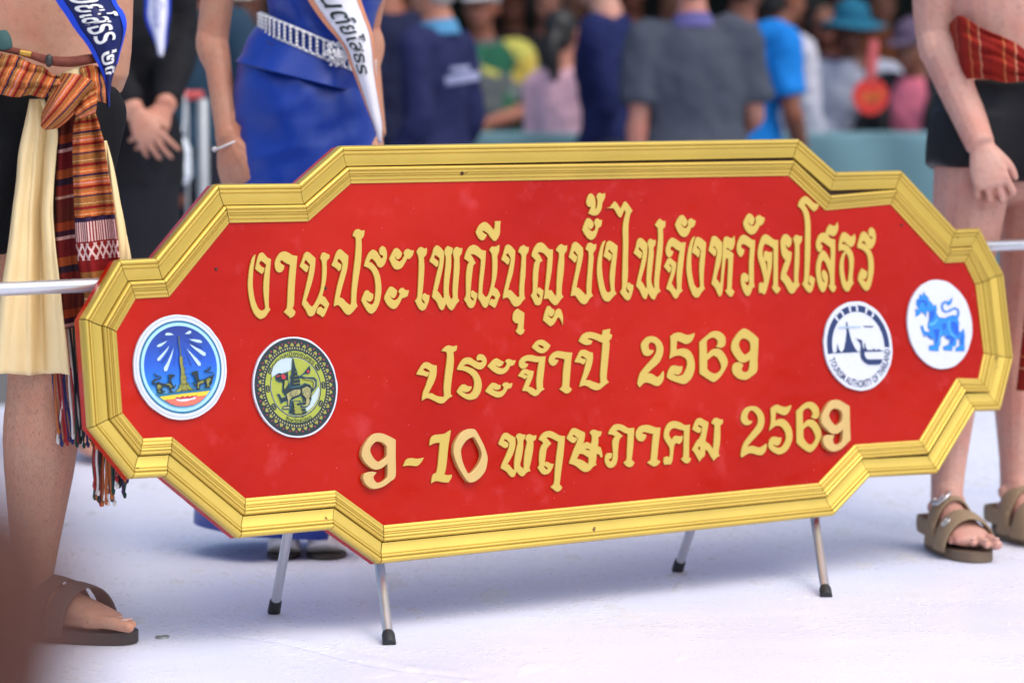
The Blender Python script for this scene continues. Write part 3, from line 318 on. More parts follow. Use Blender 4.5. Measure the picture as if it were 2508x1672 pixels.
 (0,[[(-174.5,-187.8),(-167.4,-179.1),(-156.6,-173.2),(-145.4,-172.6),(-134.6,-176.3),(-123.1,-182.9),(-110.1,-184.9),(-114.3,-204.3),(-120.2,-228.9),(-127.1,-253.4),(-134.1,-279.5),(-128.3,-285.8),(-133.4,-291.2),(-141.8,-293.4),(-149.4,-288.3),(-155.9,-282.9),(-147.1,-276.9),(-142.2,-252.3),(-136.4,-227.8),(-127.5,-194.8),(-136.2,-190.4),(-147.8,-184.6),(-155.9,-184.9),(-151.4,-190.2),(-145.1,-197.2),(-150.6,-201.0),(-157.5,-208.0),(-162.4,-224.3),(-167.5,-242.2),(-164.0,-247.1),(-158.6,-247.8),(-159.6,-244.4),(-166.2,-239.8),(-164.6,-234.9),(-158.3,-232.9),(-151.6,-236.7),(-144.1,-238.1),(-147.5,-245.3),(-155.7,-254.7),(-166.2,-257.5),(-174.0,-255.0),(-180.2,-247.1),(-183.1,-242.7),(-178.5,-238.1),(-177.7,-224.9),(-173.8,-208.6),(-167.7,-199.0),(-163.7,-196.0),(-167.7,-190.7)]]),
 (0,[[(-60.3,-181.2),(-62.6,-192.8),(-68.2,-205.0),(-62.6,-201.5),(-55.3,-200.8),(-47.9,-205.2),(-44.3,-195.7),(-44.4,-187.3),(-48.0,-182.8),(-43.3,-178.1),(-35.9,-176.9),(-28.0,-180.0),(-18.8,-181.9),(-21.7,-188.8),(-28.4,-192.5),(-29.6,-203.4),(-31.9,-210.0),(-24.6,-213.8),(-22.7,-224.1),(-22.6,-232.5),(-26.8,-233.0),(-30.3,-226.9),(-36.4,-225.6),(-38.7,-236.4),(-41.2,-243.8),(-38.9,-247.3),(-48.6,-250.8),(-57.7,-257.7),(-68.2,-259.4),(-78.1,-255.3),(-91.3,-245.2),(-106.1,-239.6),(-100.9,-230.3),(-91.9,-214.2),(-83.2,-201.4),(-78.2,-192.1),(-87.3,-183.6),(-91.5,-184.2),(-90.8,-186.7),(-84.0,-190.0),(-80.1,-191.9),(-84.8,-197.2),(-90.2,-199.8),(-97.1,-197.2),(-106.4,-189.0),(-99.3,-180.3),(-91.1,-171.6),(-82.8,-171.0),(-75.0,-174.4)],[(-86.7,-232.1),(-78.3,-221.9),(-68.3,-224.2),(-56.8,-231.7),(-58.2,-243.7),(-62.2,-243.1),(-73.7,-235.6)],[(-64.1,-214.5),(-58.8,-213.2),(-51.8,-215.3),(-53.1,-218.2)]]),
 (0,[[(-2.8,-187.5),(3.5,-178.6),(13.8,-170.9),(25.5,-169.6),(36.7,-172.7),(48.6,-179.0),(63.7,-180.0),(60.0,-199.3),(55.9,-219.4),(49.5,-243.5),(56.1,-249.9),(50.1,-256.2),(42.6,-257.7),(34.5,-254.3),(29.0,-247.9),(37.0,-242.6),(39.7,-228.4),(43.1,-208.3),(46.2,-190.7),(38.1,-187.7),(26.2,-181.5),(16.7,-182.0),(23.5,-186.7),(32.7,-194.1),(25.3,-198.7),(21.2,-206.8),(16.7,-226.8),(14.1,-240.1),(7.6,-251.5),(-3.4,-256.1),(-12.4,-252.6),(-17.4,-241.3),(-14.0,-229.7),(-7.3,-226.0),(2.0,-227.5),(0.2,-234.1),(-3.3,-237.2),(-8.7,-238.5),(-4.1,-243.9),(0.2,-242.5),(2.7,-235.9),(5.1,-222.6),(5.5,-205.8),(9.6,-197.6),(14.3,-193.7),(7.4,-189.9)]]),
 (0,[[(130.0,-183.4),(125.9,-200.2),(120.3,-220.4),(113.8,-248.0),(121.8,-252.0),(115.8,-257.6),(105.8,-261.1),(97.6,-257.9),(88.7,-252.2),(97.8,-247.8),(102.3,-227.6),(105.6,-212.5),(110.4,-195.0),(101.1,-192.6),(88.7,-189.6),(82.2,-190.6),(84.0,-193.2),(92.3,-195.5),(90.5,-201.3),(83.4,-207.6),(75.9,-207.6),(69.0,-203.3),(65.8,-194.6),(70.2,-184.7),(79.5,-177.6),(92.5,-175.6),(105.0,-177.6),(117.3,-182.3)]]),
 (0,[[(206.8,-182.4),(203.1,-200.2),(200.2,-218.9),(196.2,-248.7),(201.3,-251.7),(196.6,-258.2),(188.7,-260.7),(180.5,-256.2),(175.8,-250.7),(181.7,-246.8),(185.4,-224.8),(190.3,-193.4),(178.7,-190.0),(166.2,-186.6),(157.3,-188.6),(151.2,-195.1),(151.4,-201.9),(155.0,-208.2),(157.3,-210.0),(160.6,-206.0),(167.5,-202.7),(177.0,-204.5),(185.7,-203.9),(182.3,-214.3),(175.2,-219.8),(165.8,-217.0),(160.7,-223.1),(157.0,-236.6),(153.0,-251.7),(147.7,-259.8),(140.3,-259.3),(131.7,-259.5),(130.0,-251.7),(133.5,-244.3),(140.1,-243.1),(146.3,-245.2),(149.1,-236.0),(149.0,-225.7),(143.3,-215.9),(137.2,-204.4),(139.2,-192.6),(147.6,-179.4),(159.1,-173.3),(171.1,-172.9),(182.5,-176.5),(193.7,-182.4)]]),
 (0,[[(212.1,-192.2),(219.0,-180.6),(226.5,-172.1),(235.5,-170.4),(243.8,-174.4),(255.7,-180.9),(251.2,-194.7),(246.2,-208.2),(242.7,-219.2),(252.9,-225.9),(261.4,-236.9),(264.2,-223.3),(268.2,-204.5),(270.7,-190.8),(269.7,-186.4),(263.6,-182.6),(270.0,-175.2),(278.0,-172.7),(286.4,-176.2),(294.6,-177.6),(291.9,-185.2),(285.6,-188.7),(283.9,-205.5),(280.5,-224.4),(276.0,-237.9),(273.9,-248.1),(277.3,-251.0),(269.2,-253.9),(259.7,-260.1),(254.1,-251.9),(246.8,-239.3),(240.3,-235.4),(237.5,-248.2),(229.9,-252.8),(222.6,-259.2),(218.1,-251.1),(210.9,-238.6),(206.3,-234.8),(212.3,-226.6),(221.1,-216.9),(228.2,-212.2),(233.6,-203.9),(238.5,-189.1),(231.6,-184.5),(227.2,-184.9),(227.9,-187.7),(235.2,-191.1),(233.6,-197.0),(228.5,-200.7),(221.2,-198.0)],[(225.3,-227.5),(228.2,-230.3),(227.5,-236.3),(224.2,-236.9),(221.4,-232.4)]]),
 (0,[[(342.6,-176.2),(348.1,-164.9),(360.4,-156.2),(375.6,-154.2),(390.1,-158.0),(401.8,-169.7),(404.8,-183.0),(401.3,-195.9),(393.4,-207.1),(376.9,-219.1),(358.5,-231.7),(350.1,-239.8),(359.7,-236.9),(369.0,-237.5),(381.6,-241.3),(391.1,-240.5),(404.0,-234.8),(403.8,-241.3),(398.2,-251.2),(389.0,-257.1),(377.9,-256.3),(365.3,-252.5),(354.2,-251.7),(344.5,-254.7),(333.8,-259.0),(332.4,-255.3),(336.9,-241.1),(346.0,-227.2),(366.8,-209.7),(383.6,-194.8),(387.9,-183.4),(385.4,-173.0),(376.3,-163.7),(367.8,-163.9),(361.5,-170.1),(359.6,-177.2),(362.5,-184.0),(371.7,-185.3),(367.4,-190.1),(357.7,-192.8),(348.7,-190.4),(343.0,-183.5)]]),
 (0,[[(424.4,-162.3),(433.4,-157.7),(443.2,-155.3),(452.2,-158.8),(463.3,-161.7),(472.9,-160.8),(480.8,-158.4),(479.9,-162.7),(471.2,-173.9),(460.2,-178.4),(450.1,-175.6),(437.5,-170.1),(433.3,-189.2),(443.1,-186.1),(454.5,-186.4),(465.1,-192.7),(474.8,-206.5),(476.3,-221.3),(472.0,-235.7),(459.7,-251.0),(445.5,-258.1),(434.0,-259.2),(423.2,-255.1),(412.8,-247.8),(409.0,-240.2),(412.1,-230.2),(419.7,-222.7),(429.2,-221.9),(438.3,-224.7),(445.9,-224.4),(442.8,-233.8),(436.4,-239.9),(428.8,-240.1),(419.8,-236.9),(424.8,-242.0),(435.7,-245.7),(446.4,-243.5),(456.4,-231.7),(458.8,-220.2),(455.3,-209.7),(446.9,-201.0),(435.8,-198.9),(426.0,-201.9),(414.8,-208.5),(421.8,-189.9)]]),
 (0,[[(493.4,-172.4),(506.9,-163.6),(521.3,-156.4),(534.9,-155.0),(545.9,-159.3),(554.4,-168.7),(555.9,-179.2),(553.0,-187.2),(544.7,-191.5),(532.7,-187.4),(537.2,-182.5),(536.3,-174.3),(529.4,-167.9),(519.8,-168.1),(511.4,-173.5),(509.2,-183.7),(508.1,-202.8),(518.3,-194.6),(531.1,-192.1),(543.0,-197.6),(553.0,-210.1),(556.1,-223.6),(550.6,-236.6),(537.0,-251.9),(525.5,-259.3),(517.7,-260.2),(506.9,-255.0),(494.6,-246.1),(486.0,-238.1)],[(507.6,-211.6),(516.9,-206.3),(523.7,-205.6),(531.6,-211.7),(538.5,-225.4),(538.3,-234.3),(530.4,-243.4),(522.5,-245.0),(514.4,-240.8),(506.3,-229.2)]]),
 (1,[[(554.4,-192.9),(560.7,-181.5),(574.3,-166.0),(587.1,-157.1),(600.9,-155.7),(612.2,-158.6),(625.0,-165.4),(635.0,-171.2),(631.6,-205.2),(628.8,-242.3),(616.0,-250.3),(601.3,-259.0),(583.2,-263.2),(570.0,-260.5),(557.7,-250.8),(554.2,-240.2),(558.2,-231.6),(568.2,-228.6),(584.5,-230.4),(579.7,-237.5),(580.5,-246.4),(586.8,-250.5),(598.6,-249.1),(607.3,-242.3),(612.3,-215.9),(601.9,-223.4),(589.9,-226.3),(578.5,-224.1),(566.2,-214.4),(556.0,-203.4)],[(575.5,-186.8),(580.5,-178.2),(589.0,-172.8),(598.7,-172.7),(608.0,-176.2),(613.9,-183.3),(611.8,-199.5),(604.1,-206.4),(593.9,-210.2),(586.5,-206.8),(578.2,-195.9)]]),
]
EMBLEMS = {
 '1': [
  ('rayw',[(-944.9,58.3),(-937.1,63.3),(-931.8,64.0),(-931.2,60.1),(-935.2,57.8)]),
  ('rayw',[(-967.5,57.9),(-974.4,61.7),(-982.4,62.5),(-985.6,59.3),(-984.5,57.6),(-976.5,57.2)]),
  ('rayw',[(-936.9,48.4),(-925.6,47.8),(-914.4,45.9),(-910.1,42.5),(-912.5,40.0),(-921.3,41.6),(-930.7,44.9)]),
  ('rayw',[(-982.2,47.8),(-990.5,44.9),(-1001.2,41.8),(-1005.0,39.1),(-1002.5,36.9),(-996.0,38.0),(-987.5,43.3)]),
  ('rayw',[(-937.7,40.2),(-926.9,33.9),(-913.0,26.7),(-905.4,21.2),(-905.9,16.2),(-911.5,16.5),(-922.9,25.7),(-931.9,33.4)]),
  ('rayw',[(-979.1,38.6),(-987.9,30.4),(-1002.6,19.0),(-1006.6,14.9),(-1005.7,11.9),(-1000.9,12.4),(-991.1,22.0),(-983.0,31.6)]),
  ('rayw',[(-944.2,31.8),(-936.1,23.5),(-925.7,12.9),(-917.7,3.8),(-917.7,-1.7),(-923.1,-1.5),(-930.9,10.2),(-938.7,22.2)]),
  ('rayw',[(-970.6,34.6),(-976.5,24.1),(-986.0,8.8),(-994.8,-2.3),(-994.0,-8.0),(-988.4,-7.6),(-982.4,4.3),(-975.3,19.7)]),
  ('navy',[(-963.4,42.2),(-964.2,40.8),(-973.1,0.9),(-973.8,1.2)]),
  ('navy',[(-967.2,44.5),(-988.6,14.6),(-998.2,6.5),(-999.0,7.3),(-989.3,16.1)]),
  ('navy',[(-976.3,42.8),(-1000.2,28.2),(-1001.3,29.2)]),
  ('navy',[(-970.5,52.6),(-996.5,49.5),(-996.4,50.6)]),
  ('navy',[(-952.5,41.6),(-944.4,21.0),(-936.8,-0.3),(-938.1,-0.7)]),
  ('navy',[(-949.3,54.5),(-928.3,53.8),(-928.4,52.6)]),
  ('navy',[(-947.6,47.2),(-929.6,40.5),(-911.7,31.7),(-912.6,30.7)]),
  ('navy',[(-944.2,39.8),(-926.5,21.6),(-912.9,10.7),(-914.3,10.2)]),
  ('olive',[(-959.6,55.2),(-958.0,55.2),(-958.5,36.1),(-957.5,30.3),(-957.6,18.8),(-954.3,15.8),(-955.3,1.4),(-952.6,-4.5),(-952.9,-16.0),(-950.1,-20.5),(-951.3,-29.1),(-946.5,-33.7),(-945.3,-38.1),(-937.8,-44.2),(-938.0,-46.0),(-976.9,-47.0),(-975.9,-45.2),(-968.3,-41.1),(-966.4,-35.4),(-962.4,-30.6),(-962.8,-21.2),(-961.0,-15.6),(-960.6,-4.1),(-961.9,4.6),(-961.4,16.1),(-959.1,20.3),(-959.4,30.4),(-960.2,42.0)]),
  ('lime',[(-968.3,-41.1),(-962.6,-32.8),(-960.2,-32.9),(-963.9,-46.3),(-976.1,-47.1),(-974.3,-45.0)]),
  ('lime',[(-952.0,-31.9),(-948.1,-33.6),(-945.4,-38.8),(-937.9,-44.5),(-938.3,-45.9),(-947.7,-45.8),(-950.3,-39.2)]),
  ('teal',[(-1016.0,-44.8),(-1007.6,-48.8),(-900.3,-43.5),(-904.0,-48.4),(-1008.1,-53.8),(-1013.3,-49.9)]),
  ('yellow',[(-1008.8,-53.8),(-962.8,-51.2),(-904.4,-48.8),(-913.1,-57.2),(-926.3,-59.3),(-999.1,-60.8),(-1003.7,-58.4)]),
  ('coral',[(-999.1,-60.5),(-963.6,-59.3),(-912.7,-57.3),(-925.4,-66.6),(-939.0,-72.3),(-955.3,-74.2),(-973.0,-73.1),(-987.0,-68.7)]),
  ('red',[(-980.1,-55.5),(-976.3,-57.8),(-972.9,-55.9),(-968.3,-58.0),(-961.6,-55.1),(-957.0,-57.5),(-951.8,-55.0),(-947.2,-57.4),(-942.2,-55.2),(-937.5,-57.0),(-931.5,-54.0),(-934.5,-60.3),(-941.3,-62.8),(-949.4,-63.0),(-957.6,-64.0),(-965.6,-63.5),(-973.4,-60.9)]),
  ('white',[(-978.0,-58.5),(-967.0,-61.3),(-957.2,-60.4),(-947.6,-61.0),(-933.4,-57.5),(-936.4,-62.4),(-944.6,-63.3),(-952.8,-65.0),(-964.2,-65.5),(-973.6,-63.0)]),
  ('dark',[(-988.2,-14.1),(-981.8,-14.2),(-973.5,-15.6),(-975.0,-19.1),(-979.9,-20.3),(-982.8,-24.4),(-980.9,-30.3),(-977.6,-37.7),(-975.3,-33.5),(-972.7,-33.6),(-976.3,-40.6),(-981.1,-40.6),(-984.3,-40.1),(-983.2,-45.2),(-977.7,-47.0),(-987.5,-48.3),(-987.5,-40.0),(-990.4,-36.9),(-998.4,-36.5),(-1003.4,-39.0),(-1002.2,-42.7),(-995.1,-44.5),(-997.7,-46.5),(-1001.8,-46.6),(-1001.1,-48.5),(-1009.2,-48.7),(-1013.3,-42.1),(-1011.9,-35.7),(-1016.3,-31.2),(-1021.0,-30.9),(-1022.1,-25.1),(-1016.9,-21.1),(-1008.0,-20.2),(-1003.0,-18.3),(-1005.3,-17.2),(-1012.6,-17.8),(-1016.1,-12.6),(-1016.2,-9.0),(-1012.2,-13.5),(-1008.3,-15.1),(-1002.1,-16.9),(-1001.7,-21.2),(-1013.1,-23.5),(-1018.2,-26.8),(-1015.2,-28.4),(-1008.6,-26.6),(-1000.9,-29.9),(-991.4,-31.1),(-987.0,-27.1),(-987.1,-19.9)]),
  ('olive',[(-1013.2,-32.8),(-1007.4,-30.9),(-1003.0,-34.8),(-1005.0,-39.0),(-1010.0,-40.8),(-1005.7,-46.1),(-1009.0,-47.0),(-1011.7,-41.4)]),
  ('olive',[(-997.9,-31.5),(-988.2,-30.6),(-983.6,-33.0),(-981.7,-38.9),(-987.3,-38.5),(-988.5,-34.2)]),
  ('dark',[(-940.7,-15.2),(-937.1,-11.8),(-931.3,-11.1),(-925.6,-10.6),(-925.4,-20.4),(-924.8,-27.7),(-918.4,-28.0),(-909.9,-24.9),(-903.1,-22.4),(-896.4,-21.3),(-892.8,-17.8),(-902.5,-15.9),(-912.1,-13.9),(-912.6,-11.0),(-903.4,-8.6),(-899.6,-3.0),(-898.2,-6.0),(-900.3,-10.9),(-908.7,-12.6),(-894.3,-15.6),(-891.7,-19.4),(-896.1,-26.4),(-898.6,-34.9),(-903.2,-40.4),(-905.2,-43.9),(-914.2,-43.4),(-917.1,-40.4),(-911.2,-38.5),(-912.4,-33.4),(-919.1,-35.2),(-924.3,-39.2),(-925.8,-45.7),(-934.7,-45.9),(-934.5,-43.7),(-929.5,-41.8),(-930.8,-38.9),(-935.8,-40.0),(-939.9,-31.9),(-935.7,-30.7),(-934.6,-35.8),(-929.6,-34.6),(-934.3,-24.2),(-934.5,-18.5),(-938.5,-18.2)]),
  ('olive',[(-929.4,-32.5),(-920.1,-29.4),(-914.4,-29.7),(-917.2,-33.1),(-925.7,-36.3),(-927.2,-43.4),(-929.6,-43.3)]),
  ('olive',[(-911.8,-27.7),(-903.3,-24.5),(-900.5,-29.0),(-905.9,-34.5),(-904.9,-40.3),(-909.9,-41.5),(-910.0,-34.3)]),
 ],
 '2': [
  ('palewhite',[(-757.6,-4.0),(-748.6,1.4),(-736.6,3.7),(-723.1,3.0),(-727.1,-19.6),(-739.5,-24.9),(-755.2,-29.9),(-766.9,-29.2),(-770.8,-34.9),(-770.5,-23.2),(-765.1,-11.7)]),
  ('palewhite',[(-669.9,-52.4),(-669.1,-61.3),(-675.0,-77.2),(-686.7,-91.3),(-701.4,-100.8),(-704.0,-93.2),(-693.1,-86.5),(-688.2,-72.0)]),
  ('dark',[(-721.7,2.9),(-719.7,-0.8),(-718.0,-14.2),(-714.7,-23.3),(-714.8,-29.2),(-710.5,-32.3),(-710.6,-50.0),(-735.6,-53.1),(-730.8,-40.1),(-730.8,-31.2),(-728.0,-28.4),(-725.9,-16.7),(-722.9,-3.6)]),
  ('dark',[(-733.0,-78.2),(-714.3,-77.9),(-700.6,-101.6),(-710.3,-105.4),(-727.3,-105.1),(-740.7,-100.6)]),
  ('lime',[(-728.8,-78.5),(-716.1,-78.5),(-711.0,-103.1),(-727.1,-102.9)]),
  ('dark',[(-762.0,-27.3),(-752.9,-24.1),(-748.0,-25.9),(-735.0,-22.2),(-735.4,-42.8),(-728.8,-53.4),(-711.6,-51.5),(-700.9,-46.2),(-689.3,-49.8),(-685.0,-57.4),(-676.7,-52.0),(-675.8,-43.1),(-681.3,-38.4),(-696.7,-39.0),(-710.0,-35.3),(-711.5,-33.0),(-702.5,-28.3),(-694.9,-21.4),(-686.5,-13.7),(-685.6,-21.9),(-688.9,-29.1),(-699.1,-28.5),(-706.3,-32.6),(-696.4,-35.3),(-679.4,-36.3),(-673.9,-41.8),(-675.1,-53.5),(-684.6,-61.9),(-691.3,-68.9),(-688.6,-76.4),(-698.6,-90.6),(-713.3,-92.7),(-714.5,-88.2),(-722.0,-86.3),(-719.9,-82.7),(-711.6,-83.9),(-707.4,-76.8),(-710.9,-69.2),(-724.0,-72.9),(-732.9,-76.8),(-736.2,-92.8),(-753.9,-92.4),(-752.6,-87.3),(-742.3,-85.8),(-741.4,-77.7),(-748.2,-77.3),(-755.3,-81.3),(-759.2,-69.3),(-762.8,-63.2),(-756.9,-63.6),(-753.4,-71.1),(-743.2,-69.5),(-750.6,-59.5),(-748.0,-42.1),(-756.3,-40.9),(-762.6,-36.8)]),
  ('cream',[(-742.6,-64.4),(-729.3,-57.8),(-712.1,-55.9),(-710.2,-61.9),(-715.0,-67.5),(-730.6,-71.0),(-736.3,-76.6),(-738.1,-86.8),(-740.7,-86.6),(-740.3,-74.9)]),
  ('cream',[(-707.9,-56.1),(-696.4,-52.3),(-688.4,-57.2),(-689.6,-69.0),(-693.6,-74.7),(-692.5,-80.7),(-698.5,-89.2),(-710.5,-90.6),(-711.2,-88.4),(-702.4,-86.0),(-700.5,-75.7),(-707.4,-68.0)]),
  ('cream',[(-752.6,-88.1),(-739.1,-87.4),(-737.5,-91.9),(-752.6,-91.5)]),
  ('red',[(-750.7,-27.2),(-743.0,-26.1),(-739.4,-32.2),(-743.2,-37.2),(-749.9,-36.1)]),
  ('red',[(-760.9,-28.1),(-753.2,-27.4),(-753.6,-30.7),(-760.4,-31.8)]),
  ('red',[(-695.2,-23.6),(-688.8,-19.5),(-688.2,-26.2),(-693.9,-28.1)]),
  ('cream',[(-706.7,-36.2),(-693.2,-38.0),(-681.5,-40.2),(-677.8,-46.0),(-680.6,-56.2),(-684.1,-57.5),(-681.3,-47.3),(-684.2,-41.9),(-696.9,-40.2)]),
  ('lime',[(-744.2,-37.9),(-736.6,-38.3),(-736.5,-45.6),(-744.1,-54.0),(-747.6,-55.3)]),
 ],
 '3': [
  ('navy',[(632.5,-54.2),(640.1,-47.3),(646.5,-30.8),(651.5,-10.6),(652.6,9.8),(655.1,10.0),(656.1,2.3),(658.2,-10.9),(662.5,-30.1),(669.2,-45.1),(676.6,-54.9),(681.3,-55.5)]),
  ('navy',[(615.4,-54.3),(618.6,-51.3),(622.1,-34.7),(623.3,-41.3),(625.6,-48.7),(630.6,-54.1)]),
  ('navy',[(592.4,-55.1),(592.6,-53.8),(681.4,-54.7),(681.2,-56.2)]),
  ('grayb',[(627.0,-0.7),(642.4,0.5),(671.1,-0.5),(694.1,-1.1),(692.8,-3.7),(663.0,-3.5),(628.6,-3.4)]),
  ('navy',[(699.2,0.7),(702.9,-0.9),(727.9,-2.4),(729.7,-3.6),(722.7,-4.6),(702.6,-3.0)]),
  ('navy',[(698.3,-36.2),(699.8,-39.2),(700.6,-48.1),(705.6,-54.2),(712.6,-52.8),(718.2,-54.8),(722.7,-49.9),(727.8,-55.0),(736.9,-52.5),(745.2,-56.2),(750.0,-56.7),(749.9,-57.9),(694.7,-56.3)]),
  ('navy',[(669.1,-23.1),(677.2,-27.9),(688.5,-29.6),(692.3,-33.0),(691.4,-44.7),(695.8,-55.2),(695.5,-65.4),(700.4,-72.3),(709.9,-73.8),(744.7,-75.0),(742.0,-81.0),(736.5,-85.9),(704.5,-84.9),(691.9,-78.4),(684.4,-69.2),(684.1,-56.0),(687.6,-44.5),(686.6,-37.1),(682.4,-32.5)]),
 ],
 '4': [
  ('skyblue',[(854.3,29.2),(860.3,27.4),(864.8,30.3),(858.8,39.8),(861.1,49.0),(867.7,51.8),(874.2,62.4),(877.4,55.3),(885.1,65.9),(889.1,57.2),(894.0,55.4),(898.0,46.0),(906.3,37.9),(908.8,33.1),(915.6,37.5),(917.5,28.1),(915.0,17.3),(922.0,7.7),(938.5,5.4),(947.2,8.2),(962.3,11.4),(972.5,8.6),(978.8,16.2),(976.6,23.3),(968.3,24.4),(955.0,19.5),(942.2,17.7),(934.3,21.2),(930.3,30.7),(934.7,39.8),(943.5,43.4),(953.8,41.4),(966.5,50.2),(962.9,38.7),(952.6,32.9),(946.2,39.4),(939.7,38.1),(935.5,30.4),(938.7,22.5),(946.8,20.9),(957.8,24.8),(970.9,28.2),(981.9,23.8),(983.8,14.4),(978.4,5.2),(976.7,0.6),(980.0,-5.8),(976.0,-19.6),(977.1,-27.5),(982.5,-26.2),(991.8,-20.3),(993.0,-34.5),(989.1,-56.1),(987.3,-69.3),(960.1,-68.0),(963.1,-61.1),(975.2,-57.0),(976.1,-43.0),(968.1,-39.5),(963.9,-54.9),(951.8,-59.0),(950.8,-66.7),(926.0,-63.9),(926.0,-56.2),(941.0,-53.8),(947.6,-43.2),(936.6,-39.6),(933.3,-33.2),(927.2,-31.4),(920.2,-37.3),(917.3,-51.1),(911.3,-57.0),(910.2,-65.5),(883.5,-62.6),(883.8,-52.6),(899.5,-51.8),(900.0,-40.2),(887.0,-36.5),(877.8,-27.5),(872.9,-33.5),(868.4,-20.9),(864.7,-9.1),(871.2,-7.1),(874.7,-19.6),(884.6,-23.2),(892.2,-20.4),(886.0,-12.4),(888.3,-3.2),(892.8,7.4),(893.9,22.9),(886.6,23.2),(884.0,10.9),(880.7,17.2),(873.9,20.6),(872.4,25.3),(866.3,17.9),(853.2,13.0),(855.6,22.9)]),
  ('blue',[(897.8,-17.6),(910.6,-15.1),(920.6,-18.6),(916.7,-32.4),(908.0,-50.6),(903.0,-48.8),(904.0,-33.4)]),
  ('blue',[(926.6,-4.9),(941.4,-4.0),(938.5,-17.9),(930.4,-23.8)]),
  ('blue',[(956.6,-0.0),(972.7,-5.4),(976.5,-16.5),(974.8,-36.7),(961.0,-29.8),(953.5,-15.5)]),
  ('blue',[(935.8,-30.2),(949.9,-34.0),(961.6,-40.8),(953.5,-54.4),(947.2,-54.1),(948.9,-41.7),(936.7,-38.8)]),
  ('blue',[(980.9,-30.8),(988.6,-28.0),(984.9,-55.9),(977.4,-56.4)]),
  ('blue',[(894.5,19.7),(908.1,28.5),(910.6,16.0),(905.2,6.9),(893.7,-1.9)]),
  ('blue',[(879.1,-26.0),(895.8,-33.0),(897.1,-38.5),(885.2,-34.1)]),
  ('blue',[(865.0,47.3),(877.8,49.9),(887.9,47.9),(892.8,38.4),(889.9,32.3),(882.9,41.9),(872.8,43.9),(867.3,33.3)]),
  ('palesky',[(889.1,-4.8),(904.0,-2.4),(915.6,6.4),(917.3,3.2),(905.5,-7.1),(888.5,-9.4)]),
  ('palesky',[(920.2,-21.7),(922.1,-23.4),(912.3,-49.3),(909.0,-50.7)]),
  ('palesky',[(947.0,-1.2),(951.4,0.2),(947.4,-13.6),(951.0,-26.3),(964.1,-37.8),(961.8,-39.2),(948.5,-29.3),(944.1,-15.1)]),
 ],
}
DISCS = {
 '1': (-958.7,-1.9,96.0,96.8),
 '2': (-719.9,-52.2,91.5,95.2),
 '4': (924.0,-7.1,95.3,98.2),
 '3': (681.6,-42.9,96.5,96.2),
}
OUTLINE = [(-579.4,403.1),(562.0,406.4),(657.0,333.8),(846.3,334.5),(988.3,201.2),(1061.2,202.0),(1120.5,97.5),(1124.3,-93.7),(1069.9,-206.7),(991.2,-203.6),(863.2,-332.5),(668.1,-326.0),(557.5,-399.4),(-575.7,-398.4),(-674.8,-324.7),(-873.1,-323.8),(-1014.3,-200.0),(-1082.9,-198.6),(-1156.1,-101.4),(-1153.2,94.4),(-1073.0,199.6),(-997.4,200.2),(-857.8,334.0),(-680.6,332.4)]

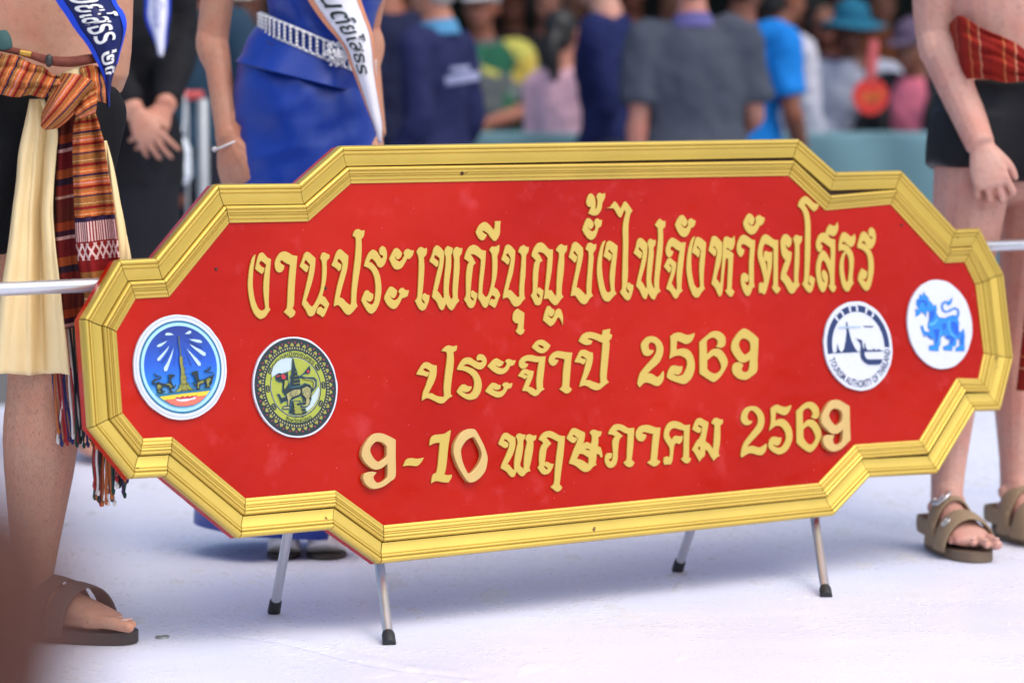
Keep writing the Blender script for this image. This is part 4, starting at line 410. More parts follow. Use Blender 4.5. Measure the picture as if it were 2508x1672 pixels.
# ------------------------------------------------------------------ the ground
def floor_material():
    m = bpy.data.materials.new('white_vinyl_floor'); m.use_nodes = True; n = m.node_tree; L = n.links
    b = n.nodes['Principled BSDF']; tc = n.nodes.new('ShaderNodeTexCoord')
    def noise_(scale, detail, stretch=None):
        t = n.nodes.new('ShaderNodeTexNoise'); t.inputs['Scale'].default_value = scale; t.inputs['Detail'].default_value = detail
        if stretch:
            mp = n.nodes.new('ShaderNodeMapping'); mp.inputs['Scale'].default_value = stretch[0]; mp.inputs['Rotation'].default_value = (0, 0, stretch[1])
            L.new(tc.outputs['Object'], mp.inputs['Vector']); L.new(mp.outputs['Vector'], t.inputs['Vector'])
        else: L.new(tc.outputs['Object'], t.inputs['Vector'])
        return t.outputs['Fac']
    def remap(v, a0, a1, b0=0.0, b1=1.0):
        r = n.nodes.new('ShaderNodeMapRange'); r.inputs['From Min'].default_value = a0; r.inputs['From Max'].default_value = a1
        r.inputs['To Min'].default_value = b0; r.inputs['To Max'].default_value = b1; L.new(v, r.inputs['Value']); return r.outputs['Result']
    def drops(scale):
        v = n.nodes.new('ShaderNodeTexVoronoi'); v.inputs['Scale'].default_value = scale; L.new(tc.outputs['Object'], v.inputs['Vector'])
        return remap(v.outputs['Distance'], 0.22, 0.36, 1.0, 0.0)
    def math_(op, x, y):
        q = n.nodes.new('ShaderNodeMath'); q.operation = op
        for i, t in enumerate((x, y)):
            if isinstance(t, float): q.inputs[i].default_value = t
            else: L.new(t, q.inputs[i])
        return q.outputs[0]
    big = noise_(1.7, 5); patch = remap(noise_(6.0, 5), 0.44, 0.60)
    fine = math_('MULTIPLY', drops(135.0), patch)
    coarse = math_('MULTIPLY', drops(46.0), remap(noise_(3.5, 4), 0.47, 0.60))
    streak = remap(noise_(9.0, 3, ((1.0, 0.35, 1.0), 0.35)), 0.63, 0.67)
    wet = math_('MAXIMUM', math_('MAXIMUM', fine, coarse), math_('MULTIPLY', streak, 0.8))
    base = n.nodes.new('ShaderNodeMix'); base.data_type = 'RGBA'
    base.inputs[6].default_value = (0.74, 0.765, 0.915, 1); base.inputs[7].default_value = (0.83, 0.85, 0.95, 1); L.new(remap(big, 0.35, 0.65), base.inputs[0])
    dr = n.nodes.new('ShaderNodeMix'); dr.data_type = 'RGBA'; dr.inputs[7].default_value = (0.96, 0.97, 0.99, 1)
    L.new(base.outputs[2], dr.inputs[6]); L.new(math_('MULTIPLY', wet, 0.9), dr.inputs[0]); L.new(dr.outputs[2], b.inputs['Base Color'])
    L.new(remap(wet, 0.0, 1.0, 0.34, 0.16), b.inputs['Roughness']); b.inputs['Specular IOR Level'].default_value = 0.35
    wr = noise_(1.3, 4, ((1.0, 2.6, 1.0), 0.45))
    b1 = n.nodes.new('ShaderNodeBump'); b1.inputs['Strength'].default_value = 0.6; b1.inputs['Distance'].default_value = 0.010; L.new(wr, b1.inputs['Height'])
    b2 = n.nodes.new('ShaderNodeBump'); b2.inputs['Strength'].default_value = 0.5; b2.inputs['Distance'].default_value = 0.0015
    L.new(wet, b2.inputs['Height']); L.new(b1.outputs['Normal'], b2.inputs['Normal']); L.new(b2.outputs['Normal'], b.inputs['Normal'])
    return m

def sheet(name, x0, x1, y0, y1, z, m, depth=0.0):
    bm = bmesh.new()
    vs = [bm.verts.new(p) for p in ((x0, y0, z), (x1, y0, z), (x1, y1, z), (x0, y1, z))]
    f = bm.faces.new(vs)
    if depth:
        r = bmesh.ops.extrude_face_region(bm, geom=[f])
        for v in r['geom']:
            if isinstance(v, bmesh.types.BMVert): v.co.z -= depth
    return link(name, from_bm(bm, smooth=False), None, [m], kind='structure')

sheet('ground', -300, 300, -200, 380, -0.15, mat('asphalt', (0.16, 0.16, 0.165, 1), 0.9, bump=0.4, bscale=60, vscale=3))
sheet('stage_floor', -9, 9, -3, 9.6, 0.0, floor_material(), depth=0.145)

# soft folds running through the vinyl
for (ax, ay), (bx, by) in (((1850, 1198), (2620, 1392)), ((560, 1548), (1180, 1660))):
    A, B = ground_at(ax, ay), ground_at(bx, by); e = (B-A).normalized(); s_ = V((-e.y, e.x, 0)); bm = bmesh.new(); prev = None
    for i in range(41):
        t = i/40; c = A + (B-A)*t + s_*.02*math.sin(t*7); hgt = .0035*math.sin(math.pi*t)*(1 + .3*math.sin(t*23))
        cur = [bm.verts.new((c.x + s_.x*o, c.y + s_.y*o, .0004 + hgt*z)) for o, z in ((-.035, 0), (-.015, .6), (0, 1), (.015, .6), (.035, 0))]
        if prev:
            for k in range(4): bm.faces.new((prev[k], prev[k+1], cur[k+1], cur[k]))
        prev = cur
    link('floor_fold', from_bm(bm), None, [bpy.data.materials['white_vinyl_floor']], kind='structure')

# ------------------------------------------------------------------ the sign
S_ORG = V((0.1772086, 5.9, 0.5231466)); S_YAW, S_TILT = 0.604877, 0.162149
_n = V((math.sin(S_YAW), -math.cos(S_YAW), 0)); _ex = V((math.cos(S_YAW), math.sin(S_YAW), 0))
_ez = V((0, 0, 1))*math.cos(S_TILT) - _n*math.sin(S_TILT); _nn = _ex.cross(_ez)
SM = Matrix(((_ex.x, _ez.x, _nn.x, S_ORG.x), (_ex.y, _ez.y, _nn.y, S_ORG.y), (_ex.z, _ez.z, _nn.z, S_ORG.z), (0, 0, 0, 1)))
base = V((S_ORG.x, S_ORG.y, 0.0))
sign = empty('event_sign', base, 'red sign board with stepped gold frame and raised gold Thai lettering on metal legs', 'sign')
S_LOC = Matrix.Translation(-base) @ SM          # sign-plane metres -> local space of the sign's empty
def sign_part(name, me, mats, parent=None, label=None):
    """me in sign-plane metres (x along, y up, z towards the viewer)"""
    o = bpy.data.objects.new(name, me); COL.objects.link(o)
    for m in mats: me.materials.append(m)
    if parent is None: me.transform(S_LOC)
    o.parent = parent or sign
    if parent is not None: me.transform(S_LOC)
    if label: o['label'] = label
    return o

def red_lacquer():
    m = bpy.data.materials.new('red_lacquer'); m.use_nodes = True; n = m.node_tree; L = n.links
    b = n.nodes['Principled BSDF']; tc = n.nodes.new('ShaderNodeTexCoord')
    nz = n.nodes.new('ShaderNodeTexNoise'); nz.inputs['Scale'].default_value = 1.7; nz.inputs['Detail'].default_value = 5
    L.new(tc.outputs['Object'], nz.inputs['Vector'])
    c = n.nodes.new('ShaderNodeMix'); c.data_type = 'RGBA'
    c.inputs[6].default_value = (0.36, 0.004, 0.001, 1); c.inputs[7].default_value = (0.47, 0.013, 0.004, 1)  # deep and light reds paint in the panel's broad gloss sheen
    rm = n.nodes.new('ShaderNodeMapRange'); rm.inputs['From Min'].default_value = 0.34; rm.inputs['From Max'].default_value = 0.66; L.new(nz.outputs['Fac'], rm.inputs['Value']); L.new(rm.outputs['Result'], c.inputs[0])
    sp = n.nodes.new('ShaderNodeTexVoronoi'); sp.inputs['Scale'].default_value = 34.0; L.new(tc.outputs['Object'], sp.inputs['Vector'])
    mr = n.nodes.new('ShaderNodeMapRange'); mr.inputs['From Min'].default_value = 0.03; mr.inputs['From Max'].default_value = 0.065
    mr.inputs['To Min'].default_value = 0.4; mr.inputs['To Max'].default_value = 0.0
    L.new(sp.outputs['Distance'], mr.inputs['Value'])
    n3 = n.nodes.new('ShaderNodeTexNoise'); n3.inputs['Scale'].default_value = 14; n3.inputs['Detail'].default_value = 6; L.new(tc.outputs['Object'], n3.inputs['Vector'])
    m3 = n.nodes.new('ShaderNodeMapRange'); m3.inputs['From Min'].default_value = 0.60; m3.inputs['From Max'].default_value = 0.76; m3.inputs['To Max'].default_value = 0.16
    L.new(n3.outputs['Fac'], m3.inputs['Value'])
    ad = n.nodes.new('ShaderNodeMath'); ad.operation = 'MAXIMUM'; L.new(mr.outputs['Result'], ad.inputs[0]); L.new(m3.outputs['Result'], ad.inputs[1])
    c2 = n.nodes.new('ShaderNodeMix'); c2.data_type = 'RGBA'; c2.inputs[7].default_value = (0.72, 0.12, 0.14, 1)
    L.new(c.outputs[2], c2.inputs[6]); L.new(ad.outputs[0], c2.inputs[0]); L.new(c2.outputs[2], b.inputs['Base Color'])
    b.inputs['Roughness'].default_value = 0.2; b.inputs['Specular IOR Level'].default_value = 0.18
    wv = n.nodes.new('ShaderNodeTexNoise'); wv.inputs['Scale'].default_value = 5.0; wv.inputs['Detail'].default_value = 3; L.new(tc.outputs['Object'], wv.inputs['Vector'])
    bp = n.nodes.new('ShaderNodeBump'); bp.inputs['Strength'].default_value = 0.8; bp.inputs['Distance'].default_value = 0.016
    L.new(wv.outputs['Fac'], bp.inputs['Height']); L.new(bp.outputs['Normal'], b.inputs['Normal'])
    return m
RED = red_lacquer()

def gold_paint(name, col, metal, rough):
    m = mat(name, col, rough, metal, vary=0.17, vscale=6, bump=0.14, bscale=40)
    n = m.node_tree; L = n.links; b = n.nodes['Principled BSDF']
    src = b.inputs['Base Color'].links[0].from_socket
    tc = n.nodes.new('ShaderNodeTexCoord'); nz = n.nodes.new('ShaderNodeTexNoise'); nz.inputs['Scale'].default_value = 26; nz.inputs['Detail'].default_value = 8
    L.new(tc.outputs['Object'], nz.inputs['Vector'])
    mr = n.nodes.new('ShaderNodeMapRange'); mr.inputs['From Min'].default_value = 0.715; mr.inputs['From Max'].default_value = 0.74
    L.new(nz.outputs['Fac'], mr.inputs['Value'])
    c = n.nodes.new('ShaderNodeMix'); c.data_type = 'RGBA'; c.inputs[7].default_value = (0.10, 0.05, 0.02, 1)
    L.new(src, c.inputs[6]); L.new(mr.outputs['Result'], c.inputs[0]); L.new(c.outputs[2], b.inputs['Base Color'])
    return m
GOLD = gold_paint('gold_frame_paint', (0.62, 0.438, 0.083, 1), 0.55, 0.30)
LGOLD = mat('gold_letter_paint', (0.55, 0.395, 0.080, 1), 0.42, 0.15, vary=0.05, vscale=8)
LGOLD2 = mat('pale_gold_letter_paint', (0.60, 0.41, 0.15, 1), 0.30, 0.2, vary=0.05, vscale=8)

OUT = [V((x/1000, y/1000)) for x, y in OUTLINE]         # clockwise
NV = len(OUT)
def mitres(P):
    out = []
    for i in range(len(P)):
        d1 = (P[i]-P[i-1]).normalized(); d2 = (P[(i+1) % len(P)]-P[i]).normalized()
        n1 = V((d1.y, -d1.x)); n2 = V((d2.y, -d2.x))     # inward for a clockwise outline
        b = (n1+n2); b = b/ (b.dot(n1)); out.append(b)
    return out
MI = mitres(OUT)
def inset(i, d): return OUT[i % NV] + MI[i % NV]*d

# board
bm = bmesh.new()
fr = [bm.verts.new((*inset(i, 0.0006), 0.0)) for i in range(NV)]; bk = [bm.verts.new((*inset(i, 0.0006), -0.019)) for i in range(NV)]
bm.faces.new(fr); bm.faces.new(bk[::-1])
for i in range(NV): bm.faces.new((fr[i], bk[i], bk[(i+1) % NV], fr[(i+1) % NV]))
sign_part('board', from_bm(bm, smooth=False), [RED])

PROF_OUT = [(0.2, 0.2), (0, 6), (0.2, 11), (0.9, 14), (2.2, 17), (4.2, 19.3), (6.4, 20.2), (8.6, 19.6), (10.4, 17.9), (11.3, 15.4), (11.5, 14.2), (12.1, 14.2), (12.8, 16.6), (14.6, 16.9), (16.6, 16.1), (17.9, 14.0), (18.2, 12.4), (18.9, 12.4), (19.4, 13.0), (26, 11.2), (33, 9.7), (39.2, 9.2), (39.6, 0.2)]
PROF_IN = [(40.9, 0.2), (40.9, 9.5), (41.6, 12.2), (43.2, 14.2), (45.2, 14.9), (47.2, 13.9), (48.6, 11.6), (48.8, 10.4), (49.4, 10.4), (50.2, 12.2), (52.5, 12.0), (54.2, 10.9), (54.9, 9.1), (55.0, 8.0), (55.7, 8.0), (56.2, 9.6), (57.8, 9.2), (58.7, 7.4), (58.8, 6.3), (59.5, 6.3), (60.2, 8.0), (65.2, 6.9), (66.3, 5.2), (66.4, 4.3), (67.2, 4.3), (67.5, 4.6), (72, 2.9), (72.2, 0.2)]
def moulding(name, prof, shift):
    bm = bmesh.new(); rnd = random.Random(3)
    for i in range(NV):
        j = (i+1) % NV; e = (OUT[j]-OUT[i]).normalized(); lift = rnd.uniform(-0.5, 0.5)
        ga, gb = rnd.uniform(0.0004, 0.0011), rnd.uniform(0.0004, 0.0011)
        a = []; b = []
        for d, h in prof:
            pa = OUT[i] + MI[i]*((d + shift.get(i, 0))/1000) + e*ga; pb = OUT[j] + MI[j]*((d + shift.get(j, 0))/1000) - e*gb
            hh = (h + (lift if h > 1 else 0))/1000
            a.append(bm.verts.new((pa.x, pa.y, hh))); b.append(bm.verts.new((pb.x, pb.y, hh)))
        for k in range(len(prof)-1): bm.faces.new((a[k], a[k+1], b[k+1], b[k]))
        bm.faces.new(a[::-1]); bm.faces.new(b)
    return sign_part(name, from_bm(bm, smooth=True, sharp=38), [GOLD])
moulding('outer_moulding', PROF_OUT, {})
moulding('inner_moulding', PROF_IN, {1: 5.5, 2: 9.5, 3: 1.0, 14: 0.8, 0: 0.4, 10: 3.0, 9: 2.5, 5: 1.0, 6: 3.5, 7: 2.5, 4: 0.8})

# dark underlay below the mouldings, painting in the shade of gaps and mitres
bm = bmesh.new()
a = [bm.verts.new((*inset(i, 0.0030), 0.004)) for i in range(NV)]; b = [bm.verts.new((*inset(i, 0.0660), 0.0016)) for i in range(NV)]
for i in range(NV): bm.faces.new((a[i], a[(i+1) % NV], b[(i+1) % NV], b[i]))
sign_part('groove_strip', from_bm(bm, smooth=False), [mat('dark_gap_underlay', (0.035, 0.018, 0.010, 1), 0.9)])

# raised letters
for th, polys in LETTERS:
    P = [[(x/1000, y/1000) for x, y in pl] for pl in polys]
    if th: me = outline_curve(P, 0.0048, 0.0056, bevel=0.0009)
    else: me = outline_curve(P, 0.0016, 0.0021, bevel=0.0002)
    sign_part('letter', me, [LGOLD2 if th else LGOLD], label='thicker pale gold numeral' if th else None)

# emblems
EMCOL = {'rayw': srgb(180, 206, 220), 'navy': srgb(22, 45, 95), 'olive': srgb(135, 135, 60), 'lime': srgb(142, 150, 60), 'teal': srgb(20, 105, 140), 'yellow': srgb(225, 195, 50), 'coral': srgb(222, 110, 90),
         'red': srgb(180, 45, 60), 'white': srgb(204, 209, 219), 'dark': srgb(14, 38, 46), 'palewhite': srgb(178, 198, 204), 'cream': srgb(165, 160, 105), 'grayb': srgb(160, 185, 205), 'skyblue': srgb(30, 130, 215),
         'blue': srgb(10, 88, 200), 'palesky': srgb(90, 175, 225), 'green': srgb(156, 166, 58), 'petal': srgb(150, 146, 62), 'lightblue': srgb(160, 208, 228), 'ring': srgb(150, 165, 180)}
def emat(c): return mat('print_'+c, EMCOL[c], 0.4, vary=0.06, vscale=60)
def blue_gradient(zc, zh):
    m = bpy.data.materials.new('printed_blue_fade'); m.use_nodes = True; n = m.node_tree; L = n.links
    b = n.nodes['Principled BSDF']; b.inputs['Roughness'].default_value = 0.4
    tc = n.nodes.new('ShaderNodeTexCoord'); sx = n.nodes.new('ShaderNodeSeparateXYZ'); L.new(tc.outputs['Object'], sx.inputs[0])
    mr = n.nodes.new('ShaderNodeMapRange'); mr.inputs['From Min'].default_value = zc-zh; mr.inputs['From Max'].default_value = zc+zh; L.new(sx.outputs['Z'], mr.inputs['Value'])
    cr_ = n.nodes.new('ShaderNodeValToRGB'); e = cr_.color_ramp.elements
    e[0].position = 0.12; e[0].color = srgb(120, 190, 225); e[1].position = 0.95; e[1].color = srgb(22, 50, 135)
    k = e.new(0.32); k.color = srgb(20, 120, 210); k = e.new(0.55); k.color = srgb(18, 85, 195)
    L.new(mr.outputs['Result'], cr_.inputs['Fac']); L.new(cr_.outputs['Color'], b.inputs['Base Color'])
    return m
def ell(cx, cy, rx, ry, n=64, a0=0, a1=2*math.pi): return [(cx+rx*math.cos(a0+(a1-a0)*i/n), cy+ry*math.sin(a0+(a1-a0)*i/n)) for i in range(n + (0 if a1-a0 >= 6.28 else 1))]
def flat(polys, z):
    return outline_curve(polys, 0.0, z, sub=1)
def arc_text(body, cx, cy, rx, ry, r0, r1, a0, a1, z, bold=0.0):
    """text on an arc from angle a0 to a1 (degrees); letters reach from radius r0 (foot) to r1 (head), fractions of the disc"""
    me = text_mesh(body, 1.0, bold)
    xs = [v.co.x for v in me.vertices]; ys = [v.co.y for v in me.vertices]
    x0, x1 = min(xs), max(xs); y0, y1 = min(ys), max(ys)
    for v in me.vertices:
        a = R(a0 + (a1-a0)*(v.co.x-x0)/(x1-x0)); q = r0 + (r1-r0)*(v.co.y-y0)/(y1-y0)
        v.co = (cx + rx*q*math.cos(a), cy + ry*q*math.sin(a), z)
    return me
def emblem(key, label):
    cx, cy, rx, ry = [v/1000 for v in DISCS[key]]
    rnd = random.Random(int(key))
    edge = [(x + rnd.uniform(-.0006, .0006), y + rnd.uniform(-.0006, .0006)) for x, y in ell(cx, cy, rx, ry, 40)]
    disc = sign_part('emblem', outline_curve([edge], 0.0025, 0.0035, sub=2), [emat('white')], label=label)
    items = []; names = []
    def add(polys, c, z):
        if c not in names: names.append(c)
        items.append((flat(polys, z), names.index(c)))
    def ring(q0, q1, c, z): add([ell(cx, cy, rx*q1, ry*q1), ell(cx, cy, rx*q0, ry*q0)], c, z)
    z = 0.0064
    texts = []
    if key == '1':
        ring(.945, .955, 'ring', z); ring(.845, .885, 'teal', z); ring(.785, .845, 'lightblue', z)
        sky_ = flat([ell(cx, cy, rx*.785, ry*.785)], z)
        sign_part('printed_sky', sky_, [blue_gradient(S_ORG.z + cy*math.cos(S_TILT), ry*.785)], disc)
    if key == '2':
        ring(.585, .965, 'dark', z); ring(.605, .715, 'green', z+.0002)
        add([ell(cx, cy, rx*.575, ry*.575)], 'green', z+.0002)
        for k in range(36):
            a = k*math.tau/36; w_ = math.tau/36*.40
            P = [(cx+rx*q*math.cos(a+s*w_), cy+ry*q*math.sin(a+s*w_)) for q, s in ((.812, -.8), (.845, -.62), (.882, 0), (.845, .62), (.812, .8))]
            add([P], 'petal', z+.0002)
            a += math.tau/72
            P = [(cx+rx*(.885+.02*math.cos(t))*math.cos(a+.02*math.sin(t)), cy+ry*(.885+.02*math.cos(t))*math.sin(a+.02*math.sin(t))) for t in (0, 1.57, 3.14, 4.71)]
            add([P], 'red', z+.0002)
        for k in range(84):
            a = k*math.tau/84; w_ = math.tau/84*.2
            add([[(cx+rx*q*math.cos(a+s*w_), cy+ry*q*math.sin(a+s*w_)) for q, s in ((.75, -1), (.79, -1), (.79, 1), (.75, 1))]], 'cream', z+.0002)
        for deg in (148, 180, 213, 33, 0, -33):
            a = R(deg); w_ = .115
            P = [(cx+rx*q*math.cos(a+s*w_), cy+ry*q*math.sin(a+s*w_)) for q, s in ((.615, -.7), (.66, -1), (.71, -.7), (.71, .7), (.66, 1), (.615, .7))]
            add([P], 'dark', z+.0004)
            for s in (-.5, 0, .5):
                add([ell(cx+rx*.663*math.cos(a+s*w_), cy+ry*.663*math.sin(a+s*w_), .0012, .0012, 6)], 'cream', z+.0006)
        texts = [(arc_text('เทศบาลเมืองยโสธร', cx, cy, rx, ry, .615, .72, 144, 42, z+.0005, 0.02), 'dark'), (arc_text('จังหวัดยโสธร', cx, cy, rx, ry, .72, .61, 243, 297, z+.0005, 0.02), 'dark')]
    if key == '3':
        out_ = ell(cx, cy, rx*.915, ry*.915, 48, R(-5), R(189)); inn = ell(cx, cy, rx*.765, ry*.765, 48, R(189), R(-5))
        inn = [(cx+rx*.765*math.cos(R(189)-(R(194))*i/48), cy+ry*.765*math.sin(R(189)-(R(194))*i/48)) for i in range(49)]
        add([out_+inn], 'navy', z)
        for deg in (124, 93, 60):
            texts.append((arc_text('ท', cx, cy, rx, ry, .772, .918, deg+9, deg-9, z+.0003, 0.0), 'white'))
        texts.append((arc_text('TOURISM AUTHORITY OF THAILAND', cx, cy, rx, ry, .935, .765, 196, 352, z+.0003, 0.012), 'navy'))
    for i, (c, poly) in enumerate(EMBLEMS[key]):
        add([[(x/1000, y/1000) for x, y in poly]], c, z + .0008 + .00012*i)
    INK = {'1': ({'olive': 'dark', 'lime': 'dark', 'coral': 'red'}, .0005), '2': ({'cream': 'dark', 'lime': 'dark', 'dark': 'teal', 'red': 'dark', 'palewhite': 'olive'}, .0006), '3': ({}, 0), '4': ({'blue': 'palesky', 'skyblue': 'blue'}, .0006)}[key]
    for i, (c, poly) in enumerate(EMBLEMS[key]):
        if c in INK[0]:
            q = [V((x/1000, y/1000, z + .0015 + .00012*i)) for x, y in poly]; bm2 = bmesh.new()
            for a, b in zip(q, q[1:]+q[:1]):
                e = b-a
                if e.length < 1e-6: continue
                w_ = V((-e.y, e.x, 0)).normalized()*INK[1]*.5
                bm2.faces.new([bm2.verts.new(t) for t in (a-w_, b-w_, b+w_, a+w_)])
            me2 = bpy.data.meshes.new('ink'); bm2.to_mesh(me2); bm2.free()
            if INK[0][c] not in names: names.append(INK[0][c])
            items.append((me2, names.index(INK[0][c])))
    if key in '12':
        rows_ = {'1': [(-.060, .0165), (-.045, .013), (-.032, .009), (-.020, .008), (-.006, .0065), (.008, .005), (.020, .004)], '2': [(-.060, .022), (-.054, .021), (-.048, .019), (-.042, .017), (-.036, .016), (-.030, .015), (.006, .013), (.013, .011), (.020, .009), (.028, .007)]}[key]
        for dy, hw in rows_:
            dy, hw = dy*.72 if key == '1' else dy, hw*.8
            cx2 = cx + (.0075 if key == '1' else .004); add([[(cx2-hw, cy+dy), (cx2+hw, cy+dy+.0009), (cx2+hw, cy+dy+.0016), (cx2-hw, cy+dy+.0007)]], 'dark' if key == '1' else 'lime', z+.0042)
        sp = {'1': [(-.048, -.040, .005), (-.030, -.036, .004), (.036, -.036, .004), (.052, -.031, .005)], '2': [(-.010, -.013, .006), (.004, -.010, .006), (.022, -.014, .009), (.022, -.014, .005), (-.012, -.014, .003)]}[key]
        for dx, dy, r in sp:
            add([ell(cx+dx, cy+dy, r, r, 20), ell(cx+dx, cy+dy, r-.0007, r-.0007, 20)], 'dark', z+.0044)
    sign_part('printed_design', join_meshes(items), [emat(c) for c in names], disc)
    if texts:
        for m, c in texts: sign_part('lettering', m, [emat(c)], disc)
emblem('1', 'blue emblem with a golden spire and white rays')
emblem('2', 'yellow and dark green round seal with a lion before a tower')
emblem('3', 'white and navy round emblem with a spire and a swan-headed boat')
emblem('4', 'white round emblem with a blue lion')

# screw heads in the panel
for sx_, sy_ in ((-0.864, 0.176), (-0.632, 0.162-0.03), (0.845, 0.215), (0.995, 0.182)):
    bm = bmesh.new(); bmesh.ops.create_cone(bm, cap_ends=True, segments=12, radius1=0.0032, radius2=0.0022, depth=0.002, matrix=Matrix.Translation((sx_, sy_, 0.001 if sx_ < 0.95 else 0.0125)))
    sign_part('screw', from_bm(bm, smooth=False), [mat('dark_screw', (0.05, 0.045, 0.045, 1), 0.4, 0.7)])

# carrying pole
ALU = mat('brushed_aluminium', (0.58, 0.59, 0.62, 1), 0.30, 0.7, vary=0.12, vscale=18, bump=0.05, bscale=80)
bm = bmesh.new(); loft(bm, [(-1.85, 0.1575, -0.036), (0, 0.1615, -0.036), (1.95, 0.166, -0.036)], [0.0128]*3, (0, 1, 0), n=20, k=1, cap=0.1)
sign_part('carrying_pole', from_bm(bm, sharp=40), [ALU])

# legs: crossed pairs of metal tubes with rubber feet
RUB = mat('black_rubber', (0.018, 0.020, 0.022, 1), 0.55)
for (fx, fy), (tx, ty) in (((954, 1579), (930, 1385)), ((2024, 1462), (1995, 1265)), ((670, 1501), (706, 1300)), ((1658, 1398), (1694, 1290))):
    front = (fx, fy) in ((954, 1579), (2024, 1462))
    f = ground_at(fx, fy)
    tY = {954: 5.585, 2024: 6.19, 670: 5.62, 1658: 6.15}[fx]
    t = at(tx, ty, tY); d = (t-f).normalized(); top = f + d*((0.25 if fx < 1200 else 0.31) if front else 0.3)
    bm = bmesh.new(); loft(bm, [f + d*0.004, f + d*0.1, top], [0.0098]*3, (1, 0, 0), n=18, k=1, cap=0.1)
    lg = link_child('leg', from_bm(bm, sharp=40), sign, [ALU])
    bm = bmesh.new(); loft(bm, [f + d*0.0015, f + d*0.004, f + d*0.03, f + d*0.034], [0.0115, 0.0128, 0.0122, 0.0112], (1, 0, 0), n=18, k=1, cap=0.05)
    link_child('rubber_foot', from_bm(bm, sharp=40), lg, [RUB])

# ------------------------------------------------------------------ people: bodies
def skin(name, rgb, hairy=0.0):
    nm = 'skin_'+name
    if nm in MATS: return MATS[nm]
    c = srgb(*rgb); m = bpy.data.materials.new(nm); m.use_nodes = True; n = m.node_tree; L = n.links; b = n.nodes['Principled BSDF']
    b.inputs['Specular IOR Level'].default_value = .38; b.inputs['Subsurface Weight'].default_value = .10; b.inputs['Subsurface Radius'].default_value = (.010, .004, .002); b.inputs['Subsurface Scale'].default_value = 1.0
    tc = n.nodes.new('ShaderNodeTexCoord')
    def nz(scale, det=4, st=None):
        t = n.nodes.new('ShaderNodeTexNoise'); t.inputs['Scale'].default_value = scale; t.inputs['Detail'].default_value = det; t.inputs['Roughness'].default_value = .62
        src = tc.outputs['Object']
        if st: mp = n.nodes.new('ShaderNodeMapping'); mp.inputs['Scale'].default_value = st; L.new(src, mp.inputs['Vector']); src = mp.outputs['Vector']
        L.new(src, t.inputs['Vector']); return t.outputs['Fac']
    def rm(v, a0, a1, b0, b1):
        r = n.nodes.new('ShaderNodeMapRange'); r.inputs['From Min'].default_value = a0; r.inputs['From Max'].default_value = a1; r.inputs['To Min'].default_value = b0; r.inputs['To Max'].default_value = b1; L.new(v, r.inputs['Value']); return r.outputs['Result']
    def mix(fac, A, B):
        x = n.nodes.new('ShaderNodeMix'); x.data_type = 'RGBA'; L.new(fac, x.inputs[0])
        for i, q in ((6, A), (7, B)):
            if isinstance(q, tuple): x.inputs[i].default_value = q
            else: L.new(q, x.inputs[i])
        return x.outputs[2]
    red = (min(1, c[0]*1.06), c[1]*.74, c[2]*.70, 1); dk = (c[0]*.62, c[1]*.52, c[2]*.48, 1); lt = (min(1, c[0]*1.14), min(1, c[1]*1.16), min(1, c[2]*1.15), 1)
    k = mix(rm(nz(11), .38, .68, 0, .75), c, red); k = mix(rm(nz(5), .45, .7, 0, .55), k, lt); k = mix(rm(nz(70, 6), .52, .78, 0, .55), k, dk)
    if hairy:
        sx = n.nodes.new('ShaderNodeSeparateXYZ'); L.new(tc.outputs['Object'], sx.inputs[0]); mm = n.nodes.new('ShaderNodeMath'); mm.operation = 'MULTIPLY'
        L.new(rm(sx.outputs['Z'], .55, .72, 1, 0), mm.inputs[0]); L.new(rm(nz(1, 2, (760, 760, 95)), .58, .70, 0, hairy), mm.inputs[1]); k = mix(mm.outputs[0], k, (.045, .028, .022, 1))
    L.new(k, b.inputs['Base Color']); L.new(rm(nz(30), .3, .7, .42, .60), b.inputs['Roughness'])
    b1 = n.nodes.new('ShaderNodeBump'); b1.inputs['Strength'].default_value = .35; b1.inputs['Distance'].default_value = .0015; L.new(nz(240, 5), b1.inputs['Height'])
    b2 = n.nodes.new('ShaderNodeBump'); b2.inputs['Strength'].default_value = .35; b2.inputs['Distance'].default_value = .004; L.new(nz(38, 3), b2.inputs['Height']); L.new(b1.outputs['Normal'], b2.inputs['Normal']); L.new(b2.outputs['Normal'], b.inputs['Normal'])
    MATS[nm] = m; return m
def fabric(name, rgb, rough=0.85, bump=0.25, bscale=220, vary=0.10, vscale=14, sheen=0.0):
    return mat('fabric_'+name, srgb(*rgb), rough, vary=vary, vscale=vscale, bump=bump, bscale=bscale, spec=0.25, sheen=sheen)

